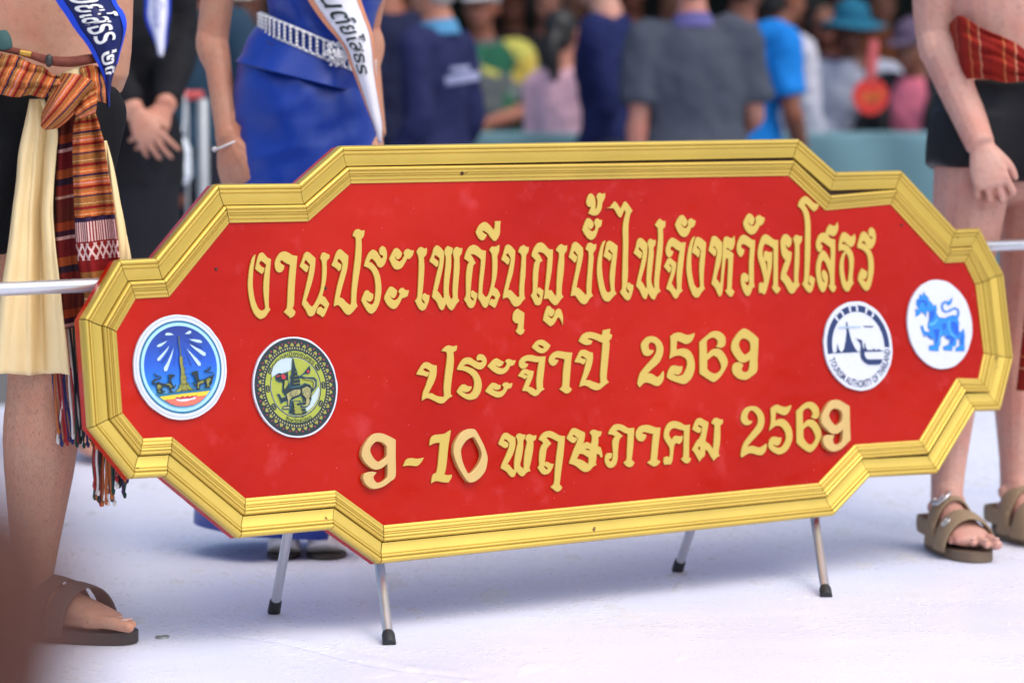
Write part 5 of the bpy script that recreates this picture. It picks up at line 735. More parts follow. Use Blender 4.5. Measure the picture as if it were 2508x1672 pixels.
def hand(bm, w, fwd, back, thumb, s=1.0, curl=(25, 30, 35, 40), tcurl=20, spread=9, palm_w=1.0, thumb_out=32):
    """w wrist, fwd direction of the hand, back = outward normal of its back, thumb = direction of the thumb's side"""
    fwd = V(fwd).normalized(); back = V(back); back = (back - fwd*back.dot(fwd)).normalized()
    th = V(thumb); th = (th - fwd*th.dot(fwd) - back*th.dot(back)).normalized()
    w = V(w)
    loft(bm, [w - fwd*.015*s, w + fwd*.012*s, w + fwd*.045*s + back*.002*s, w + fwd*.080*s, w + fwd*.092*s - back*.002*s],
         [(.024*s, .019*s), (.028*s, .018*s), (.039*s*palm_w, .0165*s), (.041*s*palm_w, .014*s), (.036*s*palm_w, .011*s)], th, n=14, k=3, cap=0.5)
    L_ = [(.041, .025, .021), (.045, .029, .022), (.042, .027, .022), (.032, .020, .019)]
    for i in range(4):
        off = (1.5-i)*.0205*s*palm_w
        p = w + fwd*(.086 - (.004 if i in (0, 2) else (.010 if i == 3 else 0)))*s + th*off - back*.001*s
        a = R((1.5-i)*spread); d = (fwd*math.cos(a) + th*math.sin(a)).normalized()
        pts = [p - d*.012*s]; c = 0.0; pts.append(V(p))
        for k, seg in enumerate(L_[i]):
            c += R(curl[i])*(0.75, 1.15, 0.8)[k]
            dd = (d*math.cos(c) - back*math.sin(c)).normalized(); pts.append(pts[-1] + dd*seg*s)
        r = (.0088, .0082, .0082, .0070)[i]*s
        ball(bm, p + back*.0035*s, (.0088*s, .0088*s, .0075*s), seg=8); ball(bm, pts[2] + back*.0008*s, r*1.16, seg=8)
        loft(bm, [w + fwd*.012*s + th*off*.45 + back*.0135*s, w + fwd*.05*s + th*off*.8 + back*.0125*s, p + back*.006*s], [.0032*s, .0036*s, .0040*s], th, n=6, k=2)
        loft(bm, pts, [r*1.0, r*1.08, r*1.02, r*.95, r*.78], th, n=10, k=3, cap=0.9)
    p = w + fwd*.022*s + th*.024*s*palm_w - back*.004*s
    a = R(thumb_out); d = (fwd*math.cos(a) + th*math.sin(a) - back*.25).normalized()
    d2 = (fwd*math.cos(a-R(tcurl)) + th*math.sin(a-R(tcurl)) - back*.35).normalized()
    loft(bm, [p - d*.014*s, p + d*.018*s, p + d*.045*s, p + d*.045*s + d2*.018*s, p + d*.045*s + d2*.030*s],
         [.014*s, .0135*s, .0108*s, .0098*s, .0075*s], back, n=10, k=3, cap=0.9)

def foot(bm, ankle, toe_dir, s=1.0, inner=1):
    """bare foot standing at the ankle's ground point; inner = +1 when the big toe lies on the left of the walking direction"""
    d = V(toe_dir); d.z = 0; d.normalize(); l = V((-d.y, d.x, 0))*inner; up = V((0, 0, 1))
    g = V((ankle[0], ankle[1], ankle[2]))       # ankle[2] = height of the sole's top
    loft(bm, [g + up*.11*s, g + up*.07*s + d*.004*s, g + up*.045*s + d*.03*s, g + up*.036*s + d*.075*s, g + up*.026*s + d*.12*s, g + up*.016*s + d*.155*s],
         [(.031*s, .036*s), (.034*s, .042*s), (.034*s, .040*s), (.039*s, .030*s), (.044*s, .021*s), (.043*s, .014*s)], l, n=16, k=3, cap=0.6)
    loft(bm, [g - d*.052*s + up*.030*s, g - d*.03*s + up*.028*s, g + up*.024*s, g + d*.06*s + up*.02*s, g + d*.13*s + up*.013*s],
         [(.020*s, .024*s), (.029*s, .027*s), (.031*s, .024*s), (.036*s, .019*s), (.043*s, .013*s)], l, n=14, k=3, cap=0.7)
    for i, (o, ln, r) in enumerate(TOES):
        p = g + d*(.142 - .010*i*(i > 1))*s + l*o*s + up*.017*s
        loft(bm, [p - d*.02*s, p + d*.010*s + up*.002*s, p + d*(ln*.62)*s + up*.000*s, p + d*ln*s - up*.004*s], [r*s, r*.95*s, r*.92*s, r*.85*s], l, n=10, k=3, cap=0.9)

def toenails(o, J, k, m):
    s = J['s']; A = J['a'+k]; d = V(J.get('fd'+k, J['fwd'])); d.z = 0; d.normalize(); l = V((-d.y, d.x, 0))*(-1 if k == 'L' else 1); g = V((A.x, A.y, A.z-.07*s)); up = V((0, 0, 1))
    for i, (o_, ln, r) in enumerate(TOES):
        c = g + d*(.142 - .010*i*(i > 1))*s + l*o_*s + up*.017*s + d*(ln*.88)*s + up*(r*.62)*s
        M = Matrix((d, l, (up + d*.5).normalized())).transposed(); bm = bmesh.new(); ball(bm, c, (r*.62*s, r*.58*s, r*.30*s), M, 10)
        link_child('toenail', from_bm(bm), o, [m])

TOES = ((.032, .060, .0132), (.0095, .058, .0090), (-.0095, .050, .0084), (-.027, .041, .0080), (-.043, .030, .0078))
def joints(H=1.7, loc=(0, 0, 0), yaw=0.0, lean=0.0, roll=0.0, arms=None, legs=None, head_turn=0.0, head_tilt=0.0):
    """world joints of a figure; local x = the person's left, -y = where it faces, z up; yaw 0 faces the camera"""
    s = H/1.7; Mz = Matrix.Rotation(yaw, 4, 'Z'); Ml = Matrix.Translation((0, 0, .93*s)) @ Matrix.Rotation(lean, 4, 'X') @ Matrix.Rotation(roll, 4, 'Y') @ Matrix.Translation((0, 0, -.93*s))
    T = Matrix.Translation(V(loc)) @ Mz; U = T @ Ml
    lo = lambda x, y, z: T @ V((x*s, y*s, z*s)); hi = lambda x, y, z: U @ V((x*s, y*s, z*s))
    J = {'s': s, 'side': (T.to_3x3() @ V((1, 0, 0))).normalized(), 'fwd': (T.to_3x3() @ V((0, -1, 0))).normalized(), 'U': U, 'T': T}
    J['crotch'] = lo(0, .0, .80); J['pelvis'] = lo(0, 0, .93); J['waist'] = hi(0, -.01, 1.08); J['chest'] = hi(0, -.01, 1.25); J['top'] = hi(0, .0, 1.37); J['collar'] = hi(0, .012, 1.425); J['neck'] = hi(0, .005, 1.48)
    J['head'] = hi(0, -.02, 1.59)
    a = arms or {}
    for k, sg in (('L', 1), ('R', -1)):
        J['s'+k] = hi(sg*.172, .005, 1.368)
        e, w_ = a.get(k, ((sg*.235, .02, 1.12), (sg*.24, -.06, .88)))
        J['e'+k] = hi(*e); J['w'+k] = hi(*w_)
        hp, kn, an = (legs or {}).get(k, ((sg*.09, 0, .90), (sg*.10, -.01, .48), (sg*.105, .02, .09)))
        J['h'+k] = lo(*hp); J['k'+k] = lo(*kn); J['a'+k] = lo(*an)
    J['hm'] = U.to_3x3() @ Matrix.Rotation(head_turn, 3, 'Z') @ Matrix.Rotation(head_tilt, 3, 'X')
    return J

def add_head(bm, J):
    s = J['s']; c = J['head']; M = J['hm']
    f = lambda x, y, z: c + M @ V((x*s, y*s, z*s))
    Q = M
    ball(bm, f(0, .012, .028), (.073*s, .092*s, .085*s), Q, 20)
    ball(bm, f(0, -.030, -.030), (.057*s, .056*s, .072*s), Q, 18)
    ball(bm, f(0, -.052, -.080), (.030*s, .030*s, .024*s), Q, 12)
    loft(bm, [f(0, -.083, .012), f(0, -.094, -.008), f(0, -.104, -.026), f(0, -.092, -.036)], [.008*s, .010*s, .014*s, .012*s], M @ V((1, 0, 0)), n=10, k=2)
    for sg in (-1, 1):
        loft(bm, [f(sg*.052, -.068, .020), f(sg*.03, -.083, .026), f(sg*.012, -.084, .020)], [.008*s, .009*s, .008*s], M @ V((0, 0, 1)), n=8, k=2)
        ball(bm, f(sg*.040, -.062, -.025), (.020*s, .018*s, .018*s), Q, 10)
        loft(bm, [f(sg*.072, .012, .018), f(sg*.080, .018, .004), f(sg*.075, .008, -.028)], [(.006*s, .016*s), (.007*s, .020*s), (.006*s, .010*s)], M @ V((1, 0, 0)), n=8, k=2)
    loft(bm, [f(-.022, -.080, -.052), f(0, -.090, -.050), f(.022, -.080, -.052)], [.005*s, .008*s, .005*s], M @ V((0, 1, 0)), n=8, k=2)
    loft(bm, [f(-.020, -.079, -.060), f(0, -.088, -.060), f(.020, -.079, -.060)], [.005*s, .007*s, .005*s], M @ V((0, 1, 0)), n=8, k=2)

def body_bm(J, fem=False, fat=1.0, hands=None, feet=True, legs=True):
    s = J['s']; bm = bmesh.new(); sd = J['side']; f = fat*s; lr = J.get('legr', 1.0); ar = J.get('armr', 1.0)
    hip = .168 if not fem else .172; wst = .138 if not fem else .118
    loft(bm, [J['crotch'], J['pelvis'], J['waist'], J['chest'], J['top'], J['collar'], J['neck']],
         [(.12*f, .095*f), (hip*f, .115*f), (wst*f, .095*f), (.158*f, .112*f), (.150*f, .095*f), (.075*s, .065*s), (.052*s, .056*s)], sd, n=24, k=4)
    loft(bm, [J['collar'], J['neck'], J['head'] - J['hm'] @ V((0, .0, .05*s))], [(.062*s, .060*s), (.052*s, .055*s), (.050*s, .055*s)], sd, n=14, k=2)
    for k in 'LR':
        S, E, W = J['s'+k], J['e'+k], J['w'+k]
        inn = J['top'] + (S - J['top'])*0.45; outv0 = sd*(1 if k == 'L' else -1)
        ball(bm, E - (W-E).normalized()*.006*s, .027*s*ar, seg=12)
        loft(bm, [E - (W-E)*.06 + outv0*.012*s, E + (W-E)*.16 + outv0*.016*s*ar, E + (W-E)*.42 + outv0*.006*s], [.020*s*ar, .030*s*ar, .018*s*ar], J['fwd'], n=12, k=3)
        loft(bm, [inn, S, S + (E-S)*.45, E, E + (W-E)*.3, W], [.058*s, .056*f, .046*f*ar, .038*s*ar, .039*f*ar, .0265*s*ar], J['fwd'], n=14, k=4, cap=0.3)
        h = (hands or {}).get(k, {})
        d = (W-E).normalized(); outv = sd*(1 if k == 'L' else -1)
        hand(bm, W, h.get('fwd', d), h.get('back', outv), h.get('thumb', J['fwd']), s*h.get('s', .97), h.get('curl', (22, 26, 30, 34)), h.get('tcurl', 20), h.get('spread', 9), 1.0, h.get('out', 32))
        if legs:
            Hh, K, A = J['h'+k], J['k'+k], J['a'+k]
            loft(bm, [Hh, Hh + (K-Hh)*.35, Hh + (K-Hh)*.75, K, K + (A-K)*.30, K + (A-K)*.75, A], [(.088*f*lr, .095*f*lr), (.080*f*lr, .085*f*lr), (.062*f*lr, .066*f*lr), (.053*s*lr, .056*s*lr), (.055*s*lr, .060*s*lr), (.037*s*lr, .042*s*lr), (.033*s, .039*s)], sd, n=16, k=3)
            fw = J['fwd']; dn = A-K
            ball(bm, K + fw*.040*s*lr, (.030*s*lr, .022*s*lr, .036*s*lr), seg=12)
            loft(bm, [K + dn*.06 - fw*.020*s, K + dn*.22 - fw*.030*s*lr, K + dn*.36 - fw*.026*s*lr, K + dn*.56 - fw*.012*s], [.030*s*lr, .041*s*lr, .036*s*lr, .018*s*lr], sd, n=14, k=3)
            loft(bm, [K + dn*.10 + fw*.036*s*lr, K + dn*.5 + fw*.030*s*lr, K + dn*.92 + fw*.018*s], [.016*s*lr, .015*s*lr, .014*s], sd, n=10, k=2)
            fd_ = V(J.get('fd'+k, fw)); fd_.normalize(); la_ = V((-fd_.y, fd_.x, 0))
            for sg in (-1, 1): ball(bm, A + la_*sg*.030*s + V((0, 0, (.010 if sg*(1 if k == 'R' else -1) > 0 else -.002)*s)), (.014*s, .015*s, .017*s), seg=10)
            if feet: foot(bm, (A.x, A.y, A.z - .07*s), J.get('fd'+k, J['fwd']), s, -1 if k == 'L' else 1)
    add_head(bm, J)
    return bm

def person(J, skin_m, label, group=None, voxel=.008, loc=None, **kw):
    me = melt(body_bm(J, **kw), voxel, 3 if voxel > .006 else 2)
    p = J['T'].translation
    o = link('person', me, None, [skin_m], loc=(p.x, p.y, p.z), label=label, cat='person', group=group)
    return o

def face(o, J):
    s = J['s']; c = J['head']; M = J['hm']; f = lambda x, y, z: c + M @ V((x*s, y*s, z*s))
    for sg in (-1, 1):
        bm = bmesh.new(); ball(bm, f(sg*.031, -.079, .006), (.011*s, .007*s, .006*s), M, 10)
        link_child('eye', from_bm(bm), o, [mat('dark_eye', (.02, .015, .012, 1), .25)])
    bm = bmesh.new(); loft(bm, [f(-.024, -.083, -.056), f(0, -.095, -.055), f(.024, -.083, -.056)], [(.004*s, .005*s), (.006*s, .008*s), (.004*s, .005*s)], M @ V((0, 1, 0)), n=8, k=3)
    link_child('lips', from_bm(bm), o, [mat('lips', srgb(150, 85, 80), .45)])

HAIRM = lambda rgb=(24, 22, 22): mat('hair_%d_%d_%d' % rgb, srgb(*rgb), .5, vary=.3, vscale=120, bump=.4, bscale=350)
def hair(o, J, rgb=(24, 22, 22), style='short'):
    s = J['s']; c = J['head']; M = J['hm']; f = lambda x, y, z: c + M @ V((x*s, y*s, z*s)); bm = bmesh.new()
    ball(bm, f(0, .026, .040), (.080*s, .094*s, .086*s), M, 20)
    ball(bm, f(0, .055, -.008), (.066*s, .058*s, .068*s), M, 16)
    if style == 'bob':
        for sg in (-1, 1): loft(bm, [f(sg*.066, .0, .03), f(sg*.074, .01, -.04), f(sg*.066, .015, -.10)], [(.018*s, .05*s), (.018*s, .05*s), (.012*s, .035*s)], M @ V((1, 0, 0)), n=12, k=3)
        loft(bm, [f(0, .08, .02), f(0, .085, -.05), f(0, .075, -.12)], [(.07*s, .03*s), (.072*s, .028*s), (.055*s, .02*s)], M @ V((1, 0, 0)), n=14, k=3)
    if style == 'tail':
        ball(bm, f(0, .098, .01), (.032*s, .03*s, .035*s), M, 12)
        loft(bm, [f(0, .105, .01), f(.01, .13, -.06), f(.015, .12, -.15), f(.01, .105, -.22)], [.026*s, .036*s, .033*s, .012*s], M @ V((1, 0, 0)), n=12, k=3)
    link_child('hair', melt(bm, .009, 2, lambda p: .003*noise.noise(p*60)), o, [HAIRM(rgb)])

def hat(o, J, kind, m, m2=None):
    s = J['s']; c = J['head']; M = J['hm']; f = lambda x, y, z: c + M @ V((x*s, y*s, z*s)); bm = bmesh.new(); X = M @ V((1, 0, 0))
    loft(bm, [f(0, .012, .045), f(0, .014, .085), f(0, .016, .125), f(0, .016, .145)], [(.090*s, .108*s), (.086*s, .102*s), (.066*s, .08*s), (.03*s, .035*s)], X, n=20, k=3, cap=.3)
    h = link_child('hat', from_bm(bm), o, [m])
    bm = bmesh.new()
    if kind == 'cap':
        loft(bm, [f(0, -.05, .055), f(0, -.12, .052), f(0, -.165, .040)], [(.078*s, .006*s), (.076*s, .005*s), (.045*s, .004*s)], X, n=14, k=3, cap=.3)
    else:
        wdt = .17 if kind == 'brim' else .135
        rings = []
        for q, dz in ((.80, .0), (1.15, -.012), (1.5, -.030), (wdt/.09, -.042 if kind == 'brim' else -.075)):
            rings.append([bm.verts.new(f(.088*q*math.cos(t), .013+.104*q*math.sin(t), .055+dz + .014*math.sin(2*t+.6)*(q-.8))) for t in [i*math.tau/28 for i in range(28)]])
        for a, b in zip(rings, rings[1:]):
            for i in range(28): bm.faces.new((a[i], a[(i+1) % 28], b[(i+1) % 28], b[i]))
    me = from_bm(bm)
    b_ = link_child('brim', me, h, [m2 or m])
    if kind != 'cap':
        md = b_.modifiers.new('s', 'SOLIDIFY'); md.thickness = .004

def shirt(o, J, m, sleeves='short', hem=.86, fat=1.0, loose=.020, name='shirt', voxel=.010, collar=None, fem=False, cuffs=None):
    s = J['s']; bm = bmesh.new(); sd = J['side']; f = fat*s; l = loose
    hp = J['T'] @ V((0, 0, hem*s)); mid = J['pelvis'] + (J['waist']-J['pelvis'])*.4
    w_ = .150 if not fem else .132
    loft(bm, [hp, mid, J['waist'], J['chest'], J['top'], J['collar'] + (J['neck']-J['collar'])*.22],
         [((.165*f+l), (.118*f+l)), ((.166*f+l), (.120*f+l)), ((w_*f+l), (.108*f+l)), ((.166*f+l*.8), (.120*f+l*.8)), ((.152*f+l*.5), (.100*f+l*.5)), (.074*s, .070*s)], sd, n=24, k=4, cap=.12)
    for k in 'LR':
        S, E, W = J['s'+k], J['e'+k], J['w'+k]; inn = J['top'] + (S-J['top'])*.4
        if sleeves == 'none': continue
        if sleeves == 'short':
            loft(bm, [inn, S + V((0, 0, .006*s)), S + (E-S)*.45, S + (E-S)*.80], [.066*s, .066*f+l*.3, .058*f+l*.6, .060*f+l*.8], J['fwd'], n=16, k=4, cap=.12)
        else:
            loft(bm, [inn, S + V((0, 0, .006*s)), S + (E-S)*.45, E, E + (W-E)*.4, E + (W-E)*.93], [.066*s, .066*f+l*.3, .056*f+l*.5, .050*f+l*.4, .047*f+l*.4, .036*s+l*.3], J['fwd'], n=16, k=4, cap=.12)
    rnd = random.Random(int(abs(hp.x*1000)) % 97); off = V((rnd.random()*9, rnd.random()*9, 0))
    def dsp(p): 
        q = p - hp + off
        return .015*noise.noise(V((q.x*8, q.y*8, q.z*6+q.x*5))) + .007*noise.noise(q*20)
    g = link_child(name, melt(bm, voxel, 3, dsp), o, [m])
    if collar:
        bm = bmesh.new(); cpt = J['collar']; up = (J['neck']-J['collar']).normalized()
        loft(bm, [cpt - up*.02*s, cpt + up*.012*s, cpt + up*.035*s], [(.088*s, .080*s), (.074*s, .072*s), (.066*s, .070*s)], sd, n=20, k=2, cap=.05)
        link_child('collar', melt(bm, .008, 2), g, [collar])
    return g

def trousers(o, J, m, name='trousers', to=1.0, top=.98, loose=.02, fat=1.0, skirt=False, hem=.1, flare=0.0):
    s = J['s']; bm = bmesh.new(); f = fat*s; l = loose; lr = J.get('legr', 1.0); tp = J['T'] @ V((0, 0, top*s))
    if skirt:
        b = J['T'] @ V((0, 0, hem)); q = J['T'] @ V((0, 0, .55*s))
        loft(bm, [b, q, J['pelvis'] - V((0, 0, .05)), tp], [(.17*f+flare, .14*f+flare), (.175*f, .135*f), (.172*f+l, .122*f+l), (.145*f+l, .105*f+l)], J['side'], n=24, k=5, cap=.05)
    else:
        loft(bm, [J['crotch'] + V((0, 0, .01)), J['pelvis'], tp], [(.14*f+l, .11*f+l), (.168*f+l, .118*f+l), (.15*f+l, .108*f+l)], J['side'], n=24, k=4, cap=.1)
        for k in 'LR':
            Hh, K, A = J['h'+k], J['k'+k], J['a'+k]
            pts = [Hh, Hh + (K-Hh)*.4, K, K + (A-K)*.5, A]; rr = [.095*f*lr+l*.7, .085*f*lr+l, .066*f*lr+l, .060*f*lr+l, .052*f+l]
            n_ = 5 if to >= 1 else 2
            if to < 1: pts[1] = Hh + (K-Hh)*to
            loft(bm, pts[:n_], rr[:n_], J['side'], n=16, k=4, cap=.1)
    off = J['pelvis']
    return link_child(name, melt(bm, .010, 3, lambda p: .006*noise.noise((p-off)*13)), o, [m])

def shoes(o, J, m):
    s = J['s']; d = J['fwd']; l = J['side']
    for k in 'LR':
        A = J['a'+k]; g = V((A.x, A.y, J['T'].translation.z + .002)); up = V((0, 0, 1)); bm = bmesh.new()
        loft(bm, [g - d*.055*s + up*.04*s, g - d*.02*s + up*.05*s, g + d*.05*s + up*.042*s, g + d*.12*s + up*.032*s, g + d*.17*s + up*.026*s],
             [(.034*s, .040*s), (.040*s, .050*s), (.043*s, .042*s), (.050*s, .032*s), (.044*s, .024*s)], l, n=16, k=3, cap=.7)
        link_child('shoe', melt(bm, .008, 2), o, [m])

# ------------------------------------------------------------------ striped cloth
def striped(name, stops, period, dark=1.0, ikat=True):
    m = bpy.data.materials.new(name); m.use_nodes = True; n = m.node_tree; L = n.links
    b = n.nodes['Principled BSDF']; b.inputs['Roughness'].default_value = 0.85; b.inputs['Specular IOR Level'].default_value = 0.2
    uv = n.nodes.new('ShaderNodeUVMap'); sx = n.nodes.new('ShaderNodeSeparateXYZ'); L.new(uv.outputs['UV'], sx.inputs[0])
    md = n.nodes.new('ShaderNodeMath'); md.operation = 'DIVIDE'; md.inputs[1].default_value = period; L.new(sx.outputs['Y'], md.inputs[0])
    fr = n.nodes.new('ShaderNodeMath'); fr.operation = 'FRACT'; L.new(md.outputs[0], fr.inputs[0])
    rp = n.nodes.new('ShaderNodeValToRGB'); rp.color_ramp.interpolation = 'CONSTANT'; e = rp.color_ramp.elements
    while len(e) < len(stops): e.new(0.5)
    for i, (p, c) in enumerate(stops): e[i].position = p; e[i].color = tuple(x*dark for x in srgb(*c)[:3]) + (1,)
    L.new(fr.outputs[0], rp.inputs['Fac'])
    ck = n.nodes.new('ShaderNodeTexNoise'); ck.inputs['Scale'].default_value = 1.0; ck.inputs['Detail'].default_value = 1
    mp = n.nodes.new('ShaderNodeMapping'); mp.inputs['Scale'].default_value = (45, 330, 1); L.new(uv.outputs['UV'], mp.inputs['Vector']); L.new(mp.outputs['Vector'], ck.inputs['Vector'])
    mx = n.nodes.new('ShaderNodeMix'); mx.data_type = 'RGBA'; mx.blend_type = 'MULTIPLY'; mx.inputs[0].default_value = 0.55
    gr = n.nodes.new('ShaderNodeValToRGB'); gr.color_ramp.elements[0].position = .35; gr.color_ramp.elements[0].color = (.35, .3, .3, 1); gr.color_ramp.elements[1].position = .6
    L.new(ck.outputs['Fac'], gr.inputs['Fac']); L.new(rp.outputs['Color'], mx.inputs[6]); L.new(gr.outputs['Color'], mx.inputs[7]); L.new(mx.outputs[2], b.inputs['Base Color'])
    bp = n.nodes.new('ShaderNodeBump'); bp.inputs['Strength'].default_value = .3; bp.inputs['Distance'].default_value = .001
    L.new(ck.outputs['Fac'], bp.inputs['Height']); L.new(bp.outputs['Normal'], b.inputs['Normal'])
    return m
OR_, BR_, RD_, NV_, CR_, PK_ = (205, 105, 50), (165, 105, 52), (140, 28, 28), (52, 34, 66), (225, 185, 130), (215, 150, 140)
SCARF = striped('woven_striped_scarf', [(0, BR_), (.08, CR_), (.095, BR_), (.16, RD_), (.23, BR_), (.27, OR_), (.33, CR_), (.345, OR_), (.41, NV_), (.46, BR_), (.52, CR_), (.535, OR_), (.60, PK_), (.63, OR_), (.68, RD_), (.745, BR_), (.80, OR_), (.85, CR_), (.862, OR_), (.90, NV_), (.935, BR_)], .078)
SCARF_D = striped('woven_dark_scarf', [(0, (95, 35, 25)), (.2, (150, 60, 30)), (.3, (60, 25, 40)), (.36, (200, 150, 140)), (.40, (110, 25, 28)), (.6, (160, 75, 35)), (.7, (50, 30, 45)), (.78, (120, 35, 28)), (.9, (190, 140, 120)), (.93, (100, 30, 28))], .16)
def scarf_end():
    m = striped('woven_scarf_end', [(0, NV_), (.03, RD_), (.38, BR_), (.44, OR_), (.50, BR_), (.56, CR_), (.575, OR_), (.66, BR_), (.70, NV_), (.73, (100, 60, 45)), (.86, OR_), (.92, BR_)], .26)
    n = m.node_tree; L = n.links; b = n.nodes['Principled BSDF']; src = b.inputs['Base Color'].links[0].from_socket
    uv = n.nodes.new('ShaderNodeUVMap'); sx = n.nodes.new('ShaderNodeSeparateXYZ'); L.new(uv.outputs['UV'], sx.inputs[0])
    def M(op, x, y=0.0):
        q = n.nodes.new('ShaderNodeMath'); q.operation = op
        for i, t in enumerate((x, y)):
            if isinstance(t, (int, float)): q.inputs[i].default_value = t
            else: L.new(t, q.inputs[i])
        return q.outputs[0]
    U, W_ = sx.outputs['X'], sx.outputs['Y']
    band = lambda a_, b_: M('MULTIPLY', M('GREATER_THAN', W_, a_), M('LESS_THAN', W_, b_))
    bars = M('MULTIPLY', M('GREATER_THAN', M('FRACT', M('MULTIPLY', U, 19.0)), .5), band(.008, .044))
    d1 = M('LESS_THAN', M('FRACT', M('ADD', M('MULTIPLY', U, 7.0), M('MULTIPLY', W_, 40.0))), .30); d2 = M('LESS_THAN', M('FRACT', M('SUBTRACT', M('MULTIPLY', U, 7.0), M('MULTIPLY', W_, 40.0))), .30)
    lat = M('MULTIPLY', M('MAXIMUM', d1, d2), band(.047, .078))
    x = n.nodes.new('ShaderNodeMix'); x.data_type = 'RGBA'; x.inputs[7].default_value = srgb(222, 190, 182); L.new(M('MAXIMUM', bars, lat), x.inputs[0]); L.new(src, x.inputs[6]); L.new(x.outputs[2], b.inputs['Base Color'])
    return m
SCARF_END = scarf_end()
RWRAP = striped('woven_red_wrap', [(0, (150, 34, 22)), (.30, (165, 60, 30)), (.34, (205, 130, 80)), (.37, (150, 36, 24)), (.62, (160, 70, 40)), (.66, (215, 150, 120)), (.69, (140, 30, 22))], .085)
CREAM = fabric('cream_cotton', (236, 212, 160), .9, bump=.35, bscale=420, vary=.05)
BLACKC = fabric('black_cotton', (15, 16, 19), .9)

def pl(*pts): return [at(*p) for p in pts]
def ribbon_map(rows, f):
    """surface function of a cloth's rows: (u, v) -> point, u across 0..1, v along 0..1"""
    k = 12; g = [cr(r, 6) for r in rows]; cols = [cr(c, k) for c in zip(*g)]
    nU, nV = len(cols)-1, len(cols[0])-1
    def S(u, v):
        a, b = max(0, min(1, u))*nU, max(0, min(1, v))*nV; i, j = min(int(a), nU-1), min(int(b), nV-1); s, t = a-i, b-j
        P = lambda x, y: V(cols[x][y])
        return (P(i, j)*(1-s)+P(i+1, j)*s)*(1-t) + (P(i, j+1)*(1-s)+P(i+1, j+1)*s)*t
    return S
def sash(parent, rows, cm, em, tm, text, u0, u1, v0, v1, border=.10, name='sash'):
    S = ribbon_map(rows, None)
    nV = 40
    def strip(a, b, off, nu=6):
        bm = bmesh.new(); g = []
        for j in range(nV+1):
            v = j/nV; line = []
            for i in range(nu+1):
                u = a + (b-a)*i/nu; p = S(u, v); q = S(min(1, u+.03), v) - S(max(0, u-.03), v); r = S(u, min(1, v+.02)) - S(u, max(0, v-.02))
                nrm = q.cross(r); nrm = nrm.normalized() if nrm.length > 1e-9 else V((0, -1, 0))
                if nrm.y > 0: nrm = -nrm
                line.append(bm.verts.new(p + nrm*(off + .002*math.sin(u*9+v*14)*.8)))
            g.append(line)
        for j in range(nV):
            for i in range(nu): bm.faces.new((g[j][i], g[j][i+1], g[j+1][i+1], g[j+1][i]))
        return from_bm(bm)
    s = link_child(name, strip(0, 1, 0), parent, [cm]); md = s.modifiers.new('s', 'SOLIDIFY'); md.thickness = .0015; md.offset = 0
    for a, b in ((0, border), (1-border*.8, 1)): link_child('border', strip(a, b, .002, 3), s, [em])
    if text:
        me = text_mesh(text, 1.0, .012); xs = [q.co.x for q in me.vertices]; ys = [q.co.y for q in me.vertices]
        x0, x1, y0, y1 = min(xs), max(xs), min(ys), max(ys)
        for q in me.vertices:
            u = u0 + (u1-u0)*(q.co.y-y0)/(y1-y0); v = v0 + (v1-v0)*(q.co.x-x0)/(x1-x0)
            p = S(u, v); r = S(min(1, u+.03), v) - S(max(0, u-.03), v); t_ = S(u, min(1, v+.02)) - S(u, max(0, v-.02)); nrm = r.cross(t_); nrm = nrm.normalized() if nrm.length > 1e-9 else V((0, -1, 0))
            if nrm.y > 0: nrm = -nrm
            q.co = p + nrm*.0045
        link_child('lettering', me, s, [tm])
    return s
def sandal_strap(bm, g, d, t, half, h, wid, thick=.0035, slant=0.0):
    """an arch over the foot: g = ground point under the ankle, d = direction, t = distance along the foot"""
    l = V((-d.y, d.x, 0)); c = g + d*t
    pts = [c + l*half*math.cos(a) + V((0, 0, .018 + h*math.sin(a))) + d*slant*math.cos(a) for a in [math.pi*i/8 for i in range(9)]]
    loft(bm, pts, [(wid, thick)]*9, d + V((0, 0, -.25)), n=10, k=2, cap=.2)
def sole(bm, g, d, back, front, w, z0, z1, inner=1):
    l = V((-d.y, d.x, 0))*inner; n = 26; prof = []
    for i in range(n):
        a = math.tau*i/n; x = (math.cos(a)+1)/2; wd = w*(.72 + .28*x**1.2)*(1 + .08*math.sin(math.pi*x))
        prof.append(g + d*(back + (front-back)*(.5+.5*math.copysign(abs(math.cos(a))**.75, math.cos(a)))) + l*wd*math.copysign(abs(math.sin(a))**.8, math.sin(a)))
    lo = [bm.verts.new((p.x, p.y, z0)) for p in prof]; hi = [bm.verts.new((p.x, p.y, z1)) for p in prof]
    bm.faces.new(hi); bm.faces.new(lo[::-1])
    for i in range(n): bm.faces.new((lo[i], lo[(i+1) % n], hi[(i+1) % n], hi[i]))

# ------------------------------------------------------------------ the pole bearer at the left
cxy = at(66, 300, 5.545)
J = joints(1.78, (cxy.x, cxy.y, 0), .55)
J['legr'] = 1.22; J['armr'] = 1.0
J['hL'] = at(104, 400, 5.56); J['kL'] = at(108, 930, 5.47); J['aL'] = at(80, 1462, 5.46); J['fdL'] = V((1, -.30, 0))
J['kR'] = at(-150, 930, 5.52); J['aR'] = at(-170, 1450, 5.60); J['fdR'] = V((.6, -.8, 0))
J['aL'].z = .097; J['aR'].z = .097
J['eL'] = at(266, 175, 5.66); J['wL'] = at(90, 250, 5.74); J['eR'] = at(-270, 120, 5.45); J['wR'] = at(-210, 440, 5.25)
man = person(J, skin('tan_left', (188, 144, 118), .8), 'person in a striped woven waist scarf and cream loincloth at the left end', voxel=.0036,
             hands={'R': {'curl': (60, 60, 60, 60)}})
trousers(man, J, BLACKC, 'shorts', to=.42, top=.985, loose=.018)
hair(man, J)
SASH_Y = 5.34
